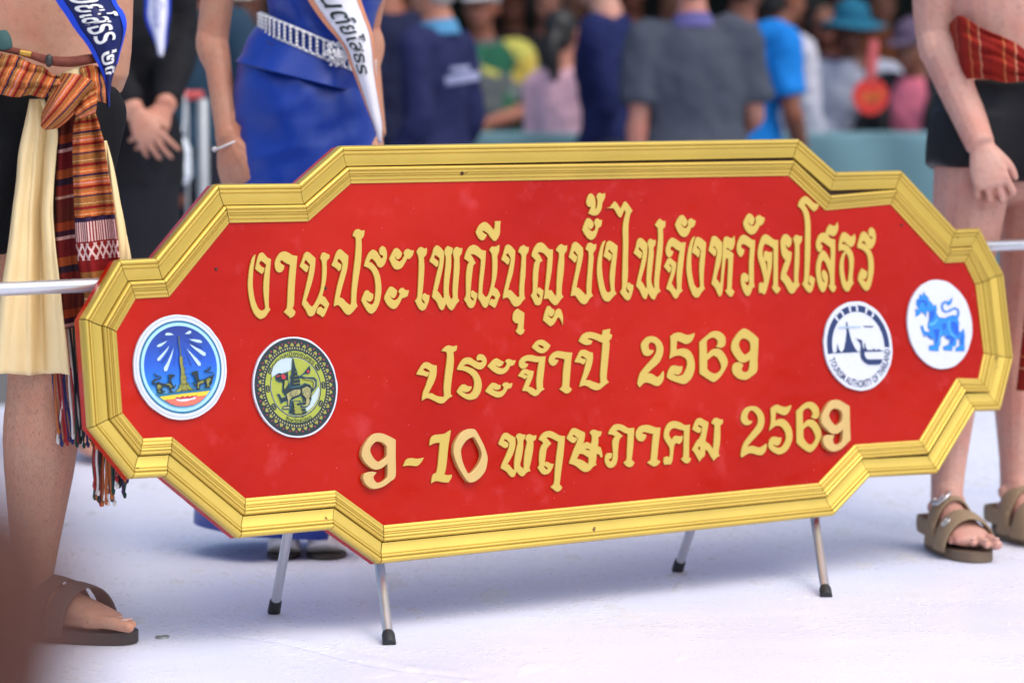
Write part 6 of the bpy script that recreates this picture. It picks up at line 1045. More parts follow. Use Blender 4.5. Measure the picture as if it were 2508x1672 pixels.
rows = [pl((104, -60, 5.34), (190, -60, 5.335), (262, -60, 5.40)), pl((138, 0, 5.34), (215, -2, 5.325), (285, 5, 5.385)), pl((160, 35, 5.34), (235, 32, 5.32), (300, 30, 5.38)), pl((182, 70, 5.335), (248, 60, 5.315), (306, 54, 5.375)),
        pl((216, 112, 5.33), (265, 95, 5.315), (305, 84, 5.375)), pl((244, 162, 5.33), (270, 148, 5.32), (292, 138, 5.38)), pl((258, 200, 5.335), (268, 190, 5.335), (279, 180, 5.39)), pl((263, 232, 5.345), (267, 228, 5.35), (271, 224, 5.39)), pl((263, 262, 5.355), (265, 262, 5.36), (267, 262, 5.38))]
NAVYS = fabric('navy_satin', (18, 28, 84), .45, bump=.1); BLUES = fabric('blue_satin', (28, 70, 205), .4, bump=.1); WHT = mat('white_print', (.78, .78, .76, 1), .6)
sash(man, rows, NAVYS, BLUES, WHT, 'ก้วยโสธร ๒๕', .22, .86, .02, .72, .12)
# waist cord, scarf, knot and tails
bm = bmesh.new()
cp = pl((-60, 110, 5.40), (0, 118, 5.365), (60, 131, 5.345), (120, 148, 5.335), (172, 152, 5.335), (222, 145, 5.345), (270, 140, 5.42))
loft(bm, cp, [.0055, .006, .0065, .0085, .0095, .009, .007], (0, 0, 1), n=14, k=10, cap=.3)
cd = mat('braided_cord', srgb(118, 56, 40), .7, vary=.5, vscale=190, bump=.8, bscale=260)
cord = link_child('waist_cord', from_bm(bm), man, [cd])
bm = bmesh.new(); a, b_ = at(50, 129, 5.335), at(77, 134, 5.335); loft(bm, [a, b_], [.0058, .0058], (0, 0, 1), n=14, k=1, cap=.1)
link_child('bead', from_bm(bm, sharp=40), cord, [mat('brass', srgb(190, 150, 70), .35, .8)])
bm = bmesh.new(); ball(bm, at(120, 149, 5.322), (.0075, .007, .012)); link_child('bead', from_bm(bm), cord, [mat('dark_bead', srgb(45, 45, 40), .4)])
bm = bmesh.new(); loft(bm, pl((6, 80, 5.36), (8, 98, 5.352), (10, 118, 5.352)), [(.010, .006), (.015, .008), (.016, .007)], (1, 0, 0), n=12, k=3)
link_child('pouch', from_bm(bm), man, [fabric('teal_pouch', (60, 90, 88))])
rows = [pl((-80 + 40, 108, 5.40), (-80, 175, 5.385), (-80 - 25, 240, 5.39)), pl((5, 128, 5.355), (-20, 180, 5.34), (-45, 236, 5.35)), pl((50, 142, 5.34), (28, 188, 5.322), (5, 235, 5.335)), pl((95, 162, 5.335), (78, 200, 5.315), (60, 235, 5.33)), pl((128, 180, 5.335), (115, 208, 5.312), (100, 236, 5.325)), pl((160, 192, 5.335), (150, 212, 5.315), (142, 232, 5.32))]
sc = link_child('waist_scarf', cloth(rows, 10, 8, lambda u, v: (0, -.004*math.sin(u*13+v*3) - .003*math.sin(u*27+v*9), .002*math.sin(v*21))), man, [SCARF])
rows = [pl((195, 168, 5.335), (200, 205, 5.315), (205, 240, 5.33)), pl((225, 160, 5.34), (232, 205, 5.318), (236, 246, 5.335)), pl((248, 168, 5.35), (254, 210, 5.332), (256, 252, 5.345)), pl((262, 190, 5.40), (266, 220, 5.39), (266, 256, 5.40))]
link_child('scarf_side', cloth(rows, 10, 8, lambda u, v: (0, -.006*math.sin(u*15+v*5), 0)), sc, [SCARF])
rows = [pl((104, 280, 5.335), (122, 238, 5.315), (152, 180, 5.33)), pl((101, 303, 5.30), (138, 248, 5.275), (184, 182, 5.30)), pl((110, 317, 5.295), (160, 272, 5.268), (224, 197, 5.295)), pl((142, 313, 5.33), (178, 282, 5.305), (230, 214, 5.325))]
link_child('knot', cloth(rows, 10, 10, lambda u, v: (0, -.004*math.sin(v*17+u*4), 0)), sc, [SCARF])
rows = [pl((182, 262, 5.32), (208, 236, 5.30), (232, 218, 5.32)), pl((186, 280, 5.295), (214, 258, 5.28), (238, 244, 5.30)), pl((196, 290, 5.31), (220, 282, 5.30), (234, 276, 5.32))]
link_child('knot', cloth(rows, 8, 8, lambda u, v: (0, -.003*math.sin(u*19), 0)), sc, [SCARF])
rt = [(282, 188, 232), (310, 181, 242), (360, 178, 256), (420, 178, 263), (500, 180, 277), (535, 182, 282), (580, 184, 288), (640, 190, 294), (720, 205, 300), (800, 215, 306), (900, 225, 310), (1000, 228, 312), (1100, 230, 314)]
def tailrows(t, Y, n=5, k=1.0): return [pl(*[(a + (b-a)*i/(n-1), y - k*2.5*i, Y) for i in range(n)]) for y, a, b in t]
ff = lambda u, v: (0, -.016*math.sin(u*7.5-.6)*min(1, v*3) - .005*math.sin(u*21+v*4), 0)
link_child('scarf_tail', cloth(tailrows(rt[:6], 5.345), 8, 8, ff), sc, [SCARF])
link_child('scarf_tail_end', cloth(tailrows(rt[5:], 5.346), 8, 8, lambda u, v: (0, -.016*math.sin(u*7.5-.6) - .005*math.sin(u*21), 0)), sc, [SCARF_END])
lt = [(290, 150, 186), (360, 143, 188), (440, 138, 190), (560, 136, 194), (640, 138, 198), (700, 146, 204), (760, 150, 206), (806, 152, 208)]
link_child('scarf_tail', cloth(tailrows(lt, 5.37, 5), 6, 8, lambda u, v: (0, -.008*math.sin(u*9), 0)), sc, [SCARF_D])
FRC = [srgb(32, 40, 92), srgb(170, 92, 42), srgb(150, 26, 30), srgb(60, 36, 78), srgb(214, 206, 200), srgb(24, 58, 48), srgb(22, 28, 34)]
FRM = [mat('fringe_%d' % i, c, .85, vary=.2, vscale=300, bump=.5, bscale=600) for i, c in enumerate(FRC)]
def fringe(lst, Y, parent, r=.0021):
    items = []
    for (xa, ya, xb, yb, c) in lst:
        bm = bmesh.new(); rnd = random.Random(int(xa*7+yb)); dy = rnd.uniform(-.006, .006); w1, w2 = rnd.uniform(-3, 3), rnd.uniform(-3, 3)
        P = pl((xa, ya, Y+dy), (xa + (xb-xa)*.35 + w1, ya + (yb-ya)*.35, Y+dy), (xa + (xb-xa)*.7 + w2, ya + (yb-ya)*.7, Y+dy), (xb, yb-14, Y+dy), (xb+1, yb-9, Y+dy), (xb+2, yb, Y+dy))
        loft(bm, P, [r, r, r*1.05, r*1.1, r*1.9, r*1.2], (1, 0, 0), n=7, k=4, cap=.5)
        items.append((from_bm(bm), c))
    return link_child('fringe', join_meshes(items), parent, FRM)
rnd = random.Random(5)
L1 = [(128, 900, 150, 1092, 0), (133, 900, 142, 1062, 1), (139, 900, 159, 1084, 2), (148, 900, 168, 1080, 3), (159, 900, 141, 1086, 4), (168, 900, 178, 1074, 4), (173, 900, 191, 1086, 2), (166, 800, 199, 1088, 4), (180, 800, 187, 1094, 5), (188, 800, 196, 1078, 6), (192, 800, 204, 1096, 5), (150, 900, 163, 1090, 2), (156, 900, 176, 1086, 0), (171, 800, 195, 1086, 6), (198, 850, 214, 1094, 0), (203, 860, 226, 1092, 1), (209, 900, 221, 1080, 5), (184, 900, 203, 1070, 3)]
fringe(L1, 5.375, sc)
L2 = []
for i in range(34):
    x = 230 + i*2.5; yb = rnd.uniform(1195, 1240) - (18 if i > 22 else 0); L2.append((x, 1085, x + rnd.uniform(-7, 3), yb, rnd.choice([0, 1, 1, 2, 3, 4, 4, 5, 5, 6])))
fringe(L2, 5.35, sc)
cw = [(243, 74, 108), (312, 60, 141), (380, 47, 140), (446, 42, 136), (520, 33, 134), (600, 24, 141), (680, 12, 151), (760, 2, 160), (840, -8, 170), (915, -16, 178)]
cf = lambda u, v: (0, (-.024*math.sin(u*8.0+.3) - .012*abs(math.sin(u*9.5+v*1.2)) - .016*math.exp(-((u-.42-.05*v)/.045)**2) + .014*math.exp(-((u-.62)/.06)**2))*min(1, .25+v*1.1) - .003*noise.noise(V((u*6, v*9, 2))), .003*math.sin(u*9)*v)
link_child('loincloth', cloth([pl(*[(a + (b-a)*i/5, y, 5.365) for i in range(6)]) for y, a, b in cw], 9, 7, cf), man, [CREAM])
rows = [pl((138, 186, 5.345), (180, 168, 5.335), (224, 160, 5.345)), pl((150, 200, 5.335), (186, 190, 5.325), (224, 192, 5.335))]
link_child('loincloth_fold', cloth(rows, 8, 6), man, [CREAM])
rows = [pl((255, 345, 5.44), (258, 345, 5.435), (261, 345, 5.44)), pl((259, 400, 5.43), (267, 400, 5.42), (275, 400, 5.43)), pl((266, 470, 5.42), (278, 470, 5.41), (289, 470, 5.42)), pl((280, 560, 5.41), (294, 560, 5.40), (308, 560, 5.41)), pl((288, 640, 5.40), (306, 640, 5.39), (322, 640, 5.40)), pl((296, 760, 5.40), (318, 760, 5.39), (338, 760, 5.40))]
link_child('loincloth_end', cloth(rows, 6, 6, lambda u, v: (0, -.004*math.sin(u*8+v*9), 0)), man, [CREAM])
toenails(man, J, 'L', mat('toenail', srgb(205, 165, 150), .3))
# sandals with three straps
SAND = mat('brown_rubber_sandal', srgb(50, 41, 38), .55, bump=.3, bscale=300); STRAP = mat('brown_strap', srgb(78, 66, 60), .6, bump=.3, bscale=420)
for k, inner in (('L', -1), ('R', 1)):
    A = J['a'+k]; g = V((A.x, A.y, 0)); d = V(J['fd'+k]).normalized(); bm = bmesh.new()
    sole(bm, g, d, -.075, .212, .050, .002, .024, inner)
    sd_ = link_child('sandal', from_bm(bm, sharp=50), man, [SAND])
    for t, half, h, wd in ((.012, .049, .111, .015), (.056, .056, .098, .0175), (.100, .062, .088, .0185)):
        bm = bmesh.new(); sandal_strap(bm, g, d, t, half, h, wd, .0032, .030 if k == 'L' else -.02); link_child('strap', from_bm(bm), sd_, [STRAP])

# ------------------------------------------------------------------ the pole bearer at the right
cxy = at(2478, 300, 6.76)
J = joints(1.75, (cxy.x, cxy.y, 0), .30)
J['legr'] = 1.04; J['armr'] = 1.22
J['hR'] = at(2398, 290, 6.72); J['kR'] = at(2340, 815, 6.67); J['aR'] = at(2317, 1262, 6.53); J['fdR'] = V((.26, -1, 0))
J['kL'] = at(2500, 850, 6.76); J['aL'] = at(2486, 1262, 6.70); J['fdL'] = V((.42, -1, 0)); J['aR'].z = .099; J['aL'].z = .099
J['sR'] = at(2292, -190, 6.72); J['eR'] = at(2292, 82, 6.76); J['wR'] = at(2401, 356, 6.58)
man2 = person(J, skin('fair', (200, 156, 140), .5), 'person in short black shorts and red waist wrap behind the right end of the sign', voxel=.0036,
              hands={'R': {'fwd': (.035, -.03, -.12), 'back': (-.1, -1, .12), 'thumb': (1, 0, 0), 'curl': (50, 48, 52, 54), 's': 1.0}})
hair(man2, J)
trousers(man2, J, fabric('black_shorts', (20, 21, 26), .55, bump=.3, bscale=60, vary=.2), 'shorts', to=.24, top=1.02, loose=.022)
rows = [pl((2325, 60, 6.725), (2330, 130, 6.715), (2335, 192, 6.715)), pl((2352, 42, 6.655), (2358, 118, 6.630), (2366, 193, 6.635)), pl((2395, 62, 6.615), (2400, 130, 6.590), (2405, 196, 6.600)), pl((2440, 84, 6.590), (2443, 142, 6.570), (2447, 198, 6.585)), pl((2485, 108, 6.580), (2487, 156, 6.560), (2490, 199, 6.575)), pl((2535, 136, 6.580), (2537, 170, 6.565), (2540, 200, 6.580)), pl((2600, 150, 6.605), (2602, 178, 6.590), (2604, 204, 6.605)), pl((2650, 150, 6.695), (2652, 178, 6.685), (2654, 204, 6.695))]
ws = link_child('waist_scarf', cloth(rows, 12, 8, lambda u, v: (0, -.005*math.sin(u*17+v*8) - .004*math.sin(u*31-v*10), .003*math.sin(v*14+u*4))), man2, [RWRAP])
rows = [pl((2575, 190, 6.565), (2600, 190, 6.55), (2625, 190, 6.565)), pl((2545, 500, 6.565), (2580, 500, 6.545), (2610, 500, 6.565)), pl((2512, 760, 6.565), (2550, 760, 6.545), (2588, 760, 6.565)), pl((2490, 955, 6.565), (2535, 957, 6.545), (2575, 958, 6.565))]
link_child('scarf_tail', cloth(rows, 10, 8, lambda u, v: (0, -.012*math.sin(u*9), 0)), ws, [RWRAP])
toenails(man2, J, 'R', mat('toenail', None))
KS = mat('khaki_sandal', srgb(146, 124, 96), .75, bump=.4, bscale=240); KSO = mat('khaki_sole', srgb(112, 94, 75), .7, bump=.3, bscale=200); STEEL = mat('polished_buckle', (.75, .75, .74, 1), .2, .95)
for k, inner in (('R', 1), ('L', -1)):
    A = J['a'+k]; g = V((A.x, A.y, 0)); d = V(J['fd'+k]).normalized(); l = V((-d.y, d.x, 0)); bm = bmesh.new()
    sole(bm, g, d, -.080, .200, .054, .002, .024, inner)
    s_ = link_child('sandal', from_bm(bm, sharp=50), man2, [KSO])
    for t, half, h, wd in ((.030, .054, .108, .024), (.110, .063, .078, .030)):
        bm = bmesh.new(); sandal_strap(bm, g, d, t, half, h, wd, .0045); st = link_child('strap', from_bm(bm), s_, [KS])
    bm = bmesh.new()
    hp = [g - d*.05 + l*.045*math.cos(a) - d*.018*math.sin(a) + V((0, 0, .055)) for a in [math.pi*i/6 for i in range(7)]]
    hp = [g + d*.05 + l*.050 + V((0, 0, .05))] + hp + [g + d*.05 - l*.050 + V((0, 0, .05))]
    loft(bm, hp, [(.020, .004)]*len(hp), (0, 0, 1), n=10, k=2, cap=.2); link_child('strap', from_bm(bm), s_, [KS])
    for sg in (-1, 1):
        bm = bmesh.new(); loft(bm, [g + d*.01 + l*.051*sg + V((0, 0, .028)), g + d*.12 + l*.056*sg + V((0, 0, .030))], [(.012, .004)]*2, (0, 0, 1), n=10, k=2, cap=.2); link_child('strap', from_bm(bm), s_, [KS])
    for t, half, h, sc_, ang in ((.030, .054, .108, 1.0, 112 if k == 'R' else 68), (.110, .063, .078, .5, 132 if k == 'R' else 48)):
        an = R(ang); tan = (l*(-half*math.sin(an)) + V((0, 0, h*math.cos(an)))).normalized(); nrm = (l*(math.cos(an)/half) + V((0, 0, math.sin(an)/h))).normalized()
        c = g + d*t + l*half*math.cos(an) + V((0, 0, .018 + h*math.sin(an))) + nrm*.007; q = .019*sc_; bm = bmesh.new()
        P = [c + tan*q*a_ + d*q*.85*b_ for a_, b_ in ((-1, -1), (1, -1), (1, 1), (-1, 1), (-1, -1))]
        loft(bm, P, [.0030*sc_]*5, nrm, n=8, k=2, cap=.2); loft(bm, [P[0] + (P[3]-P[0])*.5, P[1] + (P[2]-P[1])*.5], [.0022*sc_]*2, nrm, n=8, k=1)
        link_child('buckle', from_bm(bm), s_, [STEEL])

# ------------------------------------------------------------------ the woman in the blue dress
cxy = at(742, 300, 6.50)
J = joints(1.70, (cxy.x, cxy.y, .075), .12)
c2 = at(792, 100, 6.49); sh = c2.x - J['waist'].x
for k, f in (('waist', .9), ('chest', 1.05), ('top', 1.1), ('collar', 1.1), ('neck', 1.1), ('head', 1.1), ('sL', 1.1), ('sR', 1.1)): J[k] = J[k] + V((sh*f, 0, 0))
J['sR'] = at(590, -330, 6.50); J['sL'] = at(985, -330, 6.52)
J['eR'] = at(523, 72, 6.53); J['wR'] = at(558, 342, 6.44); J['eL'] = at(890, 70, 6.62); J['wL'] = at(918, 330, 6.52); J['armr'] = .97
girl = person(J, skin('warm', (186, 138, 112)), 'person in a fitted royal blue dress with silver belt and white sash', voxel=.0036, fem=True, fat=.80,
              hands={'R': {'fwd': (.035, -.01, -.13), 'back': (-.5, -.86, 0), 'thumb': (.86, -.5, 0), 'curl': (8, 12, 16, 20), 's': 1.14, 'out': 36, 'tcurl': 30, 'spread': 7}})
hair(girl, J, style='bob')
def dress_mat():
    m = mat('blue_thai_silk', srgb(3, 52, 148), .34, vary=.28, vscale=7, bump=.2, bscale=420, spec=.4, sheen=.1)
    return m
BLUE = dress_mat()
def ringloft(spec, m, name, parent, tilt=None, n=40, k=6, disp=None):
    pts = [at(c, y, Y) for y, c, h, b, Y in spec]; rad = [(h*Y/FPX, b) for y, c, h, b, Y in spec]
    bm = bmesh.new(); loft(bm, pts, rad, (1, 0, 0), n=n, k=k, cap=.04); me = from_bm(bm)
    if disp:
        for v in me.vertices: v.co += V(disp(v.co))
    return link_child(name, me, parent, [m])
wr = lambda p: (0, -.016*noise.noise(V((p.x*4, p.y*4, p.z*12 + p.x*18))) - .009*noise.noise(V((p.x*10, 1, p.z*34 - p.x*14))), 0)
bod = ringloft([(-260, 796, 150, .085, 6.50), (-170, 800, 172, .118, 6.48), (-60, 798, 152, .108, 6.49), (0, 791, 138, .098, 6.49), (60, 786, 128, .092, 6.49), (110, 775, 134, .096, 6.49), (150, 758, 150, .104, 6.49)], BLUE, 'bodice', girl, disp=wr)
skt = ringloft([(120, 760, 140, .100, 6.50), (165, 742, 154, .112, 6.50), (245, 737, 173, .126, 6.50), (350, 746, 182, .124, 6.50), (450, 742, 200, .126, 6.50), (700, 716, 200, .13, 6.50), (1000, 690, 204, .15, 6.50), (1290, 668, 196, .16, 6.50)], BLUE, 'skirt', girl, disp=wr)
rows = []
for q in (0, .35, .7, 1):
    row = []
    for i in range(25):
        a = math.tau*i/24; ctr = at(776 - 38*q, 124 + 68*q, 6.49)
        hx = (132 + 19*q)*6.49/FPX; hy = .099 + .026*q; sl = -.42 + .17*q
        wv = .007*q*math.sin(a*7+.5) + .004*q*math.sin(a*3)
        x = (hx + wv)*math.cos(a); row.append(ctr + V((x, -(hy+wv)*math.sin(a), x*sl)))
    rows.append(row)
pep = link_child('peplum', cloth(rows, 2, 6, None, thick=.002), girl, [BLUE])
SILV = mat('silver_filigree', (.86, .86, .84, 1), .3, .75, vary=.3, vscale=300, bump=.6, bscale=500)
bm = bmesh.new(); N = 54; ctr = at(776, 112, 6.49); hx, hy, sl = 137*6.49/FPX, .103, -.42
bp_ = lambda a, dz=0: ctr + V((hx*math.cos(a), -hy*math.sin(a), sl*hx*math.cos(a)*(1 if math.cos(a) < .6 else 1) + dz))
for i in range(N):
    a = math.tau*i/N; nrm = V((math.cos(a)/hx, -math.sin(a)/hy, 0)).normalized()
    for t in range(5): ball(bm, bp_(a, -.0165 + .00825*t) + nrm*.004, (.0042, .0042, .0046), seg=6)
for dz in (-.020, .020):
    P = [bp_(math.tau*i/48, dz) for i in range(49)]; loft(bm, P, [.0032]*49, (0, 0, 1), n=6, k=1, cap=0)
belt = link_child('belt', from_bm(bm), girl, [SILV])
bm = bmesh.new(); rnd = random.Random(2); bc = at(823, 133, 6.37)
for i in range(90):
    a = rnd.uniform(0, math.tau); q = math.sqrt(rnd.random()); ball(bm, bc + V((.026*q*math.cos(a), -.010*(1-q*q), .026*q*math.sin(a))), rnd.uniform(.0028, .0048), seg=6)
link_child('buckle', from_bm(bm), belt, [SILV])
rows = [pl((728, -60, 6.37), (800, -60, 6.355), (866, -60, 6.37)), pl((755, 0, 6.37), (820, 0, 6.355), (884, 0, 6.37)), pl((792, 55, 6.365), (848, 50, 6.35), (899, 45, 6.365)), pl((823, 92, 6.355), (868, 86, 6.34), (910, 80, 6.36)), pl((847, 124, 6.35), (882, 124, 6.335), (915, 124, 6.355)), pl((860, 160, 6.345), (890, 165, 6.335), (919, 171, 6.355)),
        pl((878, 208, 6.345), (902, 212, 6.335), (925, 216, 6.355)), pl((899, 268, 6.345), (916, 268, 6.34), (931, 266, 6.355)), pl((918, 314, 6.35), (927, 312, 6.345), (935, 308, 6.355)), pl((929, 348, 6.355), (931, 350, 6.352), (933, 352, 6.355))]
sash(girl, rows, fabric('white_satin', (226, 228, 240), .5, bump=.08), fabric('copper_trim', (205, 140, 110), .5), mat('dark_green_print', srgb(28, 46, 48), .6), 'วนต์ยโสธร', .24, .74, .01, .60, .11)
bm = bmesh.new(); wc = at(558, 352, 6.44); ax = (J['wR']-J['eR']).normalized()
q1 = V((1, 0, .42)).normalized(); q2 = V((0, 1, .1))
P = [wc + q1*.031*math.cos(math.tau*i/24) + q2*.027*math.sin(math.tau*i/24) for i in range(25)]; loft(bm, P, [.0028]*25, (0, 0, 1), n=8, k=1, cap=0); ball(bm, P[12] + V((0, -.004, 0)), .006, seg=8)
link_child('bracelet', from_bm(bm), girl, [mat('pearl_band', (.75, .72, .70, 1), .3)])
WSHOE = mat('white_patent_shoe', (.85, .84, .83, 1), .35); WSOLE = mat('dark_heel_tip', srgb(60, 52, 48), .6)
for x0, x1 in ((656, 738), (752, 852)):
    g = ground_at((x0+x1)/2, 1358); hw = (x1-x0)/2*g.y/FPX; bm = bmesh.new()
    loft(bm, [g + V((0, -.02, .010)), g + V((0, -.01, .03)), g + V((0, .01, .075))], [(hw, .06), (hw*.96, .065), (hw*.8, .06)], (1, 0, 0), n=20, k=3, cap=.1)
    loft(bm, [g + V((0, .08, .01)), g + V((0, .07, .06)), g + V((0, .05, .10))], [(hw*.7, .03), (hw*.75, .035), (hw*.8, .05)], (1, 0, 0), n=16, k=3, cap=.1)
    so_ = link_child('shoe', from_bm(bm), girl, [WSHOE])
    bm = bmesh.new(); loft(bm, [g + V((0, -.02, .0025)), g + V((0, -.02, .011))], [(hw*1.01, .062), (hw*1.01, .062)], (1, 0, 0), n=20, k=1, cap=.02); link_child('sole', from_bm(bm, sharp=40), so_, [WSOLE])

# ------------------------------------------------------------------ the woman in black behind the left bearer
cxy = at(290, 300, 8.2)
J = joints(1.62, (cxy.x, cxy.y, 0), .45)
J['eR'] = at(246, 130, 8.10); J['wR'] = at(330, 276, 7.96); J['eL'] = at(440, 95, 8.22); J['wL'] = at(405, 262, 8.0); J['sL'] = at(415, -130, 8.25); J['armr'] = 1.15
wb = person(J, skin('light', (188, 138, 116)), 'person in a black jacket and long black skirt with clasped hands', voxel=.005, fem=True,
            hands={'R': {'fwd': (.065, -.03, -.10), 'back': (-.2, -1, .3), 'thumb': (.6, -.2, .6), 'curl': (20, 25, 30, 30), 's': .98}, 'L': {'fwd': (-.045, -.04, -.10), 'back': (.4, -1, .2), 'thumb': (-.6, -.3, .5), 'curl': (35, 35, 40, 40), 's': .96}})
hair(wb, J, style='bob')
BLK2 = fabric('black_jacket', (17, 18, 23), .8); 
shirt(wb, J, BLK2, 'long', hem=.80, loose=.022, name='jacket', fem=True)
trousers(wb, J, fabric('black_skirt', (21, 23, 30), .8), 'skirt', skirt=True, hem=.12, loose=.01)
bm = bmesh.new()
rows = [pl((350, -60, 8.02), (385, -60, 8.01), (420, -60, 8.03)), pl((356, 0, 8.02), (386, 0, 8.0), (416, 0, 8.02)), pl((358, 45, 8.01), (386, 45, 7.99), (413, 50, 8.01)), pl((376, 95, 8.0), (391, 96, 7.985), (406, 100, 8.0)), pl((391, 136, 7.99), (394, 138, 7.985), (398, 140, 7.99))]
sash(wb, rows, fabric('white_satin', (226, 228, 240), .5), BLUES, mat('blue_print', srgb(120, 130, 190), .6), 'ยโสธร', .3, .7, .2, .62, .14)

# ------------------------------------------------------------------ the crowd behind
GZ = -0.15
def crowd(px, py, ppm, yaw, label, rgb, skin_rgb=(150, 104, 84), sl='short', hairc=(24, 22, 22), hs='short', hatk=None, hatc=None, lean=0.0, roll=0.0, arms=None, turn=0.0, tilt=0.0,
          fat=1.0, loose=.022, fem=False, collar=None, legs_rgb=(30, 32, 42), H=None, pattern=None, group='onlookers in the crowd', lower=True):
    lean, roll = R(lean), R(roll); Y = FPX/ppm; p = at(px, py, Y)
    h = (p.z - GZ)/(1.425/1.7) if H is None else H
    if H is None and (lean or roll): h = (p.z-GZ)/((.93+.495*math.cos(lean)*math.cos(roll))/1.7)
    J = joints(h, (p.x, p.y, GZ), R(yaw), lean, roll, arms, None, R(turn), R(tilt))
    off = J['collar'] - p; dx = off.x
    for k, v in list(J.items()):
        if isinstance(v, Vector) and k not in ('side', 'fwd'): J[k] = v - V((dx, 0, 0))
    T2 = Matrix.Translation((-dx, 0, 0)); J['T'] = T2 @ J['T']; J['U'] = T2 @ J['U']
    o = person(J, skin('crowd_%d_%d_%d' % skin_rgb, skin_rgb), label, group, voxel=.0085, fem=fem, fat=fat)
    shirt(o, J, pattern or fabric('crowd_%d_%d_%d' % rgb, rgb), sl, fat=fat, loose=loose, collar=collar, fem=fem, voxel=.012)
    if lower: trousers(o, J, fabric('crowd_%d_%d_%d' % legs_rgb, legs_rgb), fat=fat); shoes(o, J, mat('dark_shoe', (.03, .03, .032, 1), .6))
    if hairc: hair(o, J, hairc, hs)
    if hatk: hat(o, J, hatk, fabric('hat_%d_%d_%d' % hatc, hatc))
    if abs(yaw + turn) < 100: face(o, J)
    return o, J
HANG = None
FOLD = {'L': ((.26, -.02, 1.13), (.08, -.24, 1.06)), 'R': ((-.26, -.02, 1.13), (-.04, -.25, 1.08))}
UPR = {'L': ((.25, -.06, 1.12), (.16, -.26, 1.22)), 'R': ((-.24, .0, 1.12), (-.24, -.12, .90))}
def floral():
    m = bpy.data.materials.new('floral_shirt'); m.use_nodes = True; n = m.node_tree; L = n.links; b = n.nodes['Principled BSDF']; b.inputs['Roughness'].default_value = .9
    tc = n.nodes.new('ShaderNodeTexCoord'); v = n.nodes.new('ShaderNodeTexVoronoi'); v.inputs['Scale'].default_value = 9; L.new(tc.outputs['Object'], v.inputs['Vector'])
    s = n.nodes.new('ShaderNodeSeparateColor'); L.new(v.outputs['Color'], s.inputs[0]); r = n.nodes.new('ShaderNodeValToRGB'); r.color_ramp.interpolation = 'CONSTANT'; e = r.color_ramp.elements
    st = [(0, (92, 100, 102)), (.3, (40, 110, 80)), (.45, (200, 196, 95)), (.6, (120, 130, 128)), (.75, (30, 95, 70)), (.88, (205, 180, 80))]
    while len(e) < len(st): e.new(.5)
    for i, (p, c) in enumerate(st): e[i].position = p; e[i].color = srgb(*c)
    L.new(s.outputs[0], r.inputs['Fac']); L.new(r.outputs['Color'], b.inputs['Base Color'])
    return m

# nearest: those standing before the long table
o, J = crowd(1075, 76, 690, -118, 'grey-haired person in a navy jacket with a light blue collar seen from behind', (30, 36, 76), (170, 122, 100), 'long', (172, 170, 166), collar=fabric('light_blue_collar', (80, 140, 180)), fat=.84, loose=.018, arms={'L': ((.20, .06, 1.12), (.18, -.10, .92)), 'R': ((-.20, .04, 1.12), (-.19, -.08, .90))}, turn=-15)
for (a, b_, c, d, hh) in ((1104, 172, 1150, 168, .010), (1092, 200, 1172, 186, .016)):
    bm = bmesh.new(); y_ = 10.17; loft(bm, [at(a, b_, y_), at((a+c)/2, (b_+d)/2, y_-.012), at(c, d, y_)], [(hh, .003)]*3, (0, 0, 1), n=8, k=3); link_child('print', from_bm(bm), o, [fabric('grey_print', (150, 155, 185))])
crowd(1488, 46, 640, -108, 'person in a plain dark navy long-sleeved top between the pink top and the grey shirt', (22, 32, 78), (190, 145, 128), 'long', (26, 24, 24), fat=.90, loose=.016, turn=10, lean=6, tilt=14, arms={'L': ((.18, .03, 1.12), (.14, -.10, .92)), 'R': ((-.18, .04, 1.12), (-.15, -.09, .90))})
crowd(1697, 60, 690, 182, 'broad person in a charcoal grey t-shirt seen from behind', (66, 72, 84), (178, 128, 112), 'short', (26, 24, 24), fat=1.06, loose=.020, roll=2, arms={'L': ((.205, .03, 1.10), (.225, .0, .85)), 'R': ((-.215, -.04, 1.10), (-.17, -.24, 1.02))}, collar=fabric('purple_collar', (92, 88, 140)))
crowd(1812, 62, 632, 150, 'person in a bright blue shirt and a cream bucket hat behind the grey shirt', (16, 118, 200), (140, 92, 72), 'short', (30, 26, 24), hatk='bucket', hatc=(222, 212, 186), fat=1.02, roll=-4, arms={'L': ((.25, .0, 1.12), (.24, -.1, .88)), 'R': ((-.24, .02, 1.12), (-.2, -.2, .95))})
crowd(1902, 96, 590, 120, 'person in a pale grey long-sleeved shirt beside the bright blue shirt', (178, 178, 190), (130, 86, 66), 'long', (24, 22, 22), fat=.95)
crowd(950, 38, 650, 215, 'person in a dark navy shirt between the white sash and the navy jacket', (24, 30, 60), (150, 98, 76), 'short', (22, 22, 22), fat=.98, arms={'L': ((.23, .03, 1.12), (.22, -.14, .92)), 'R': ((-.23, .03, 1.12), (-.2, -.16, .9))})
crowd(452, 30, 690, 170, 'person in a dark teal shirt with a bare forearm behind the red-topped barrier', (34, 58, 76), (150, 96, 70), 'short', (22, 22, 22), fat=1.0, arms=FOLD)
crowd(560, 116, 600, 20, 'person in a black shirt and off-white cap behind the bare arm of the blue dress', (34, 36, 40), (150, 108, 88), 'short', None, hatk='cap', hatc=(205, 200, 192), lower=True)
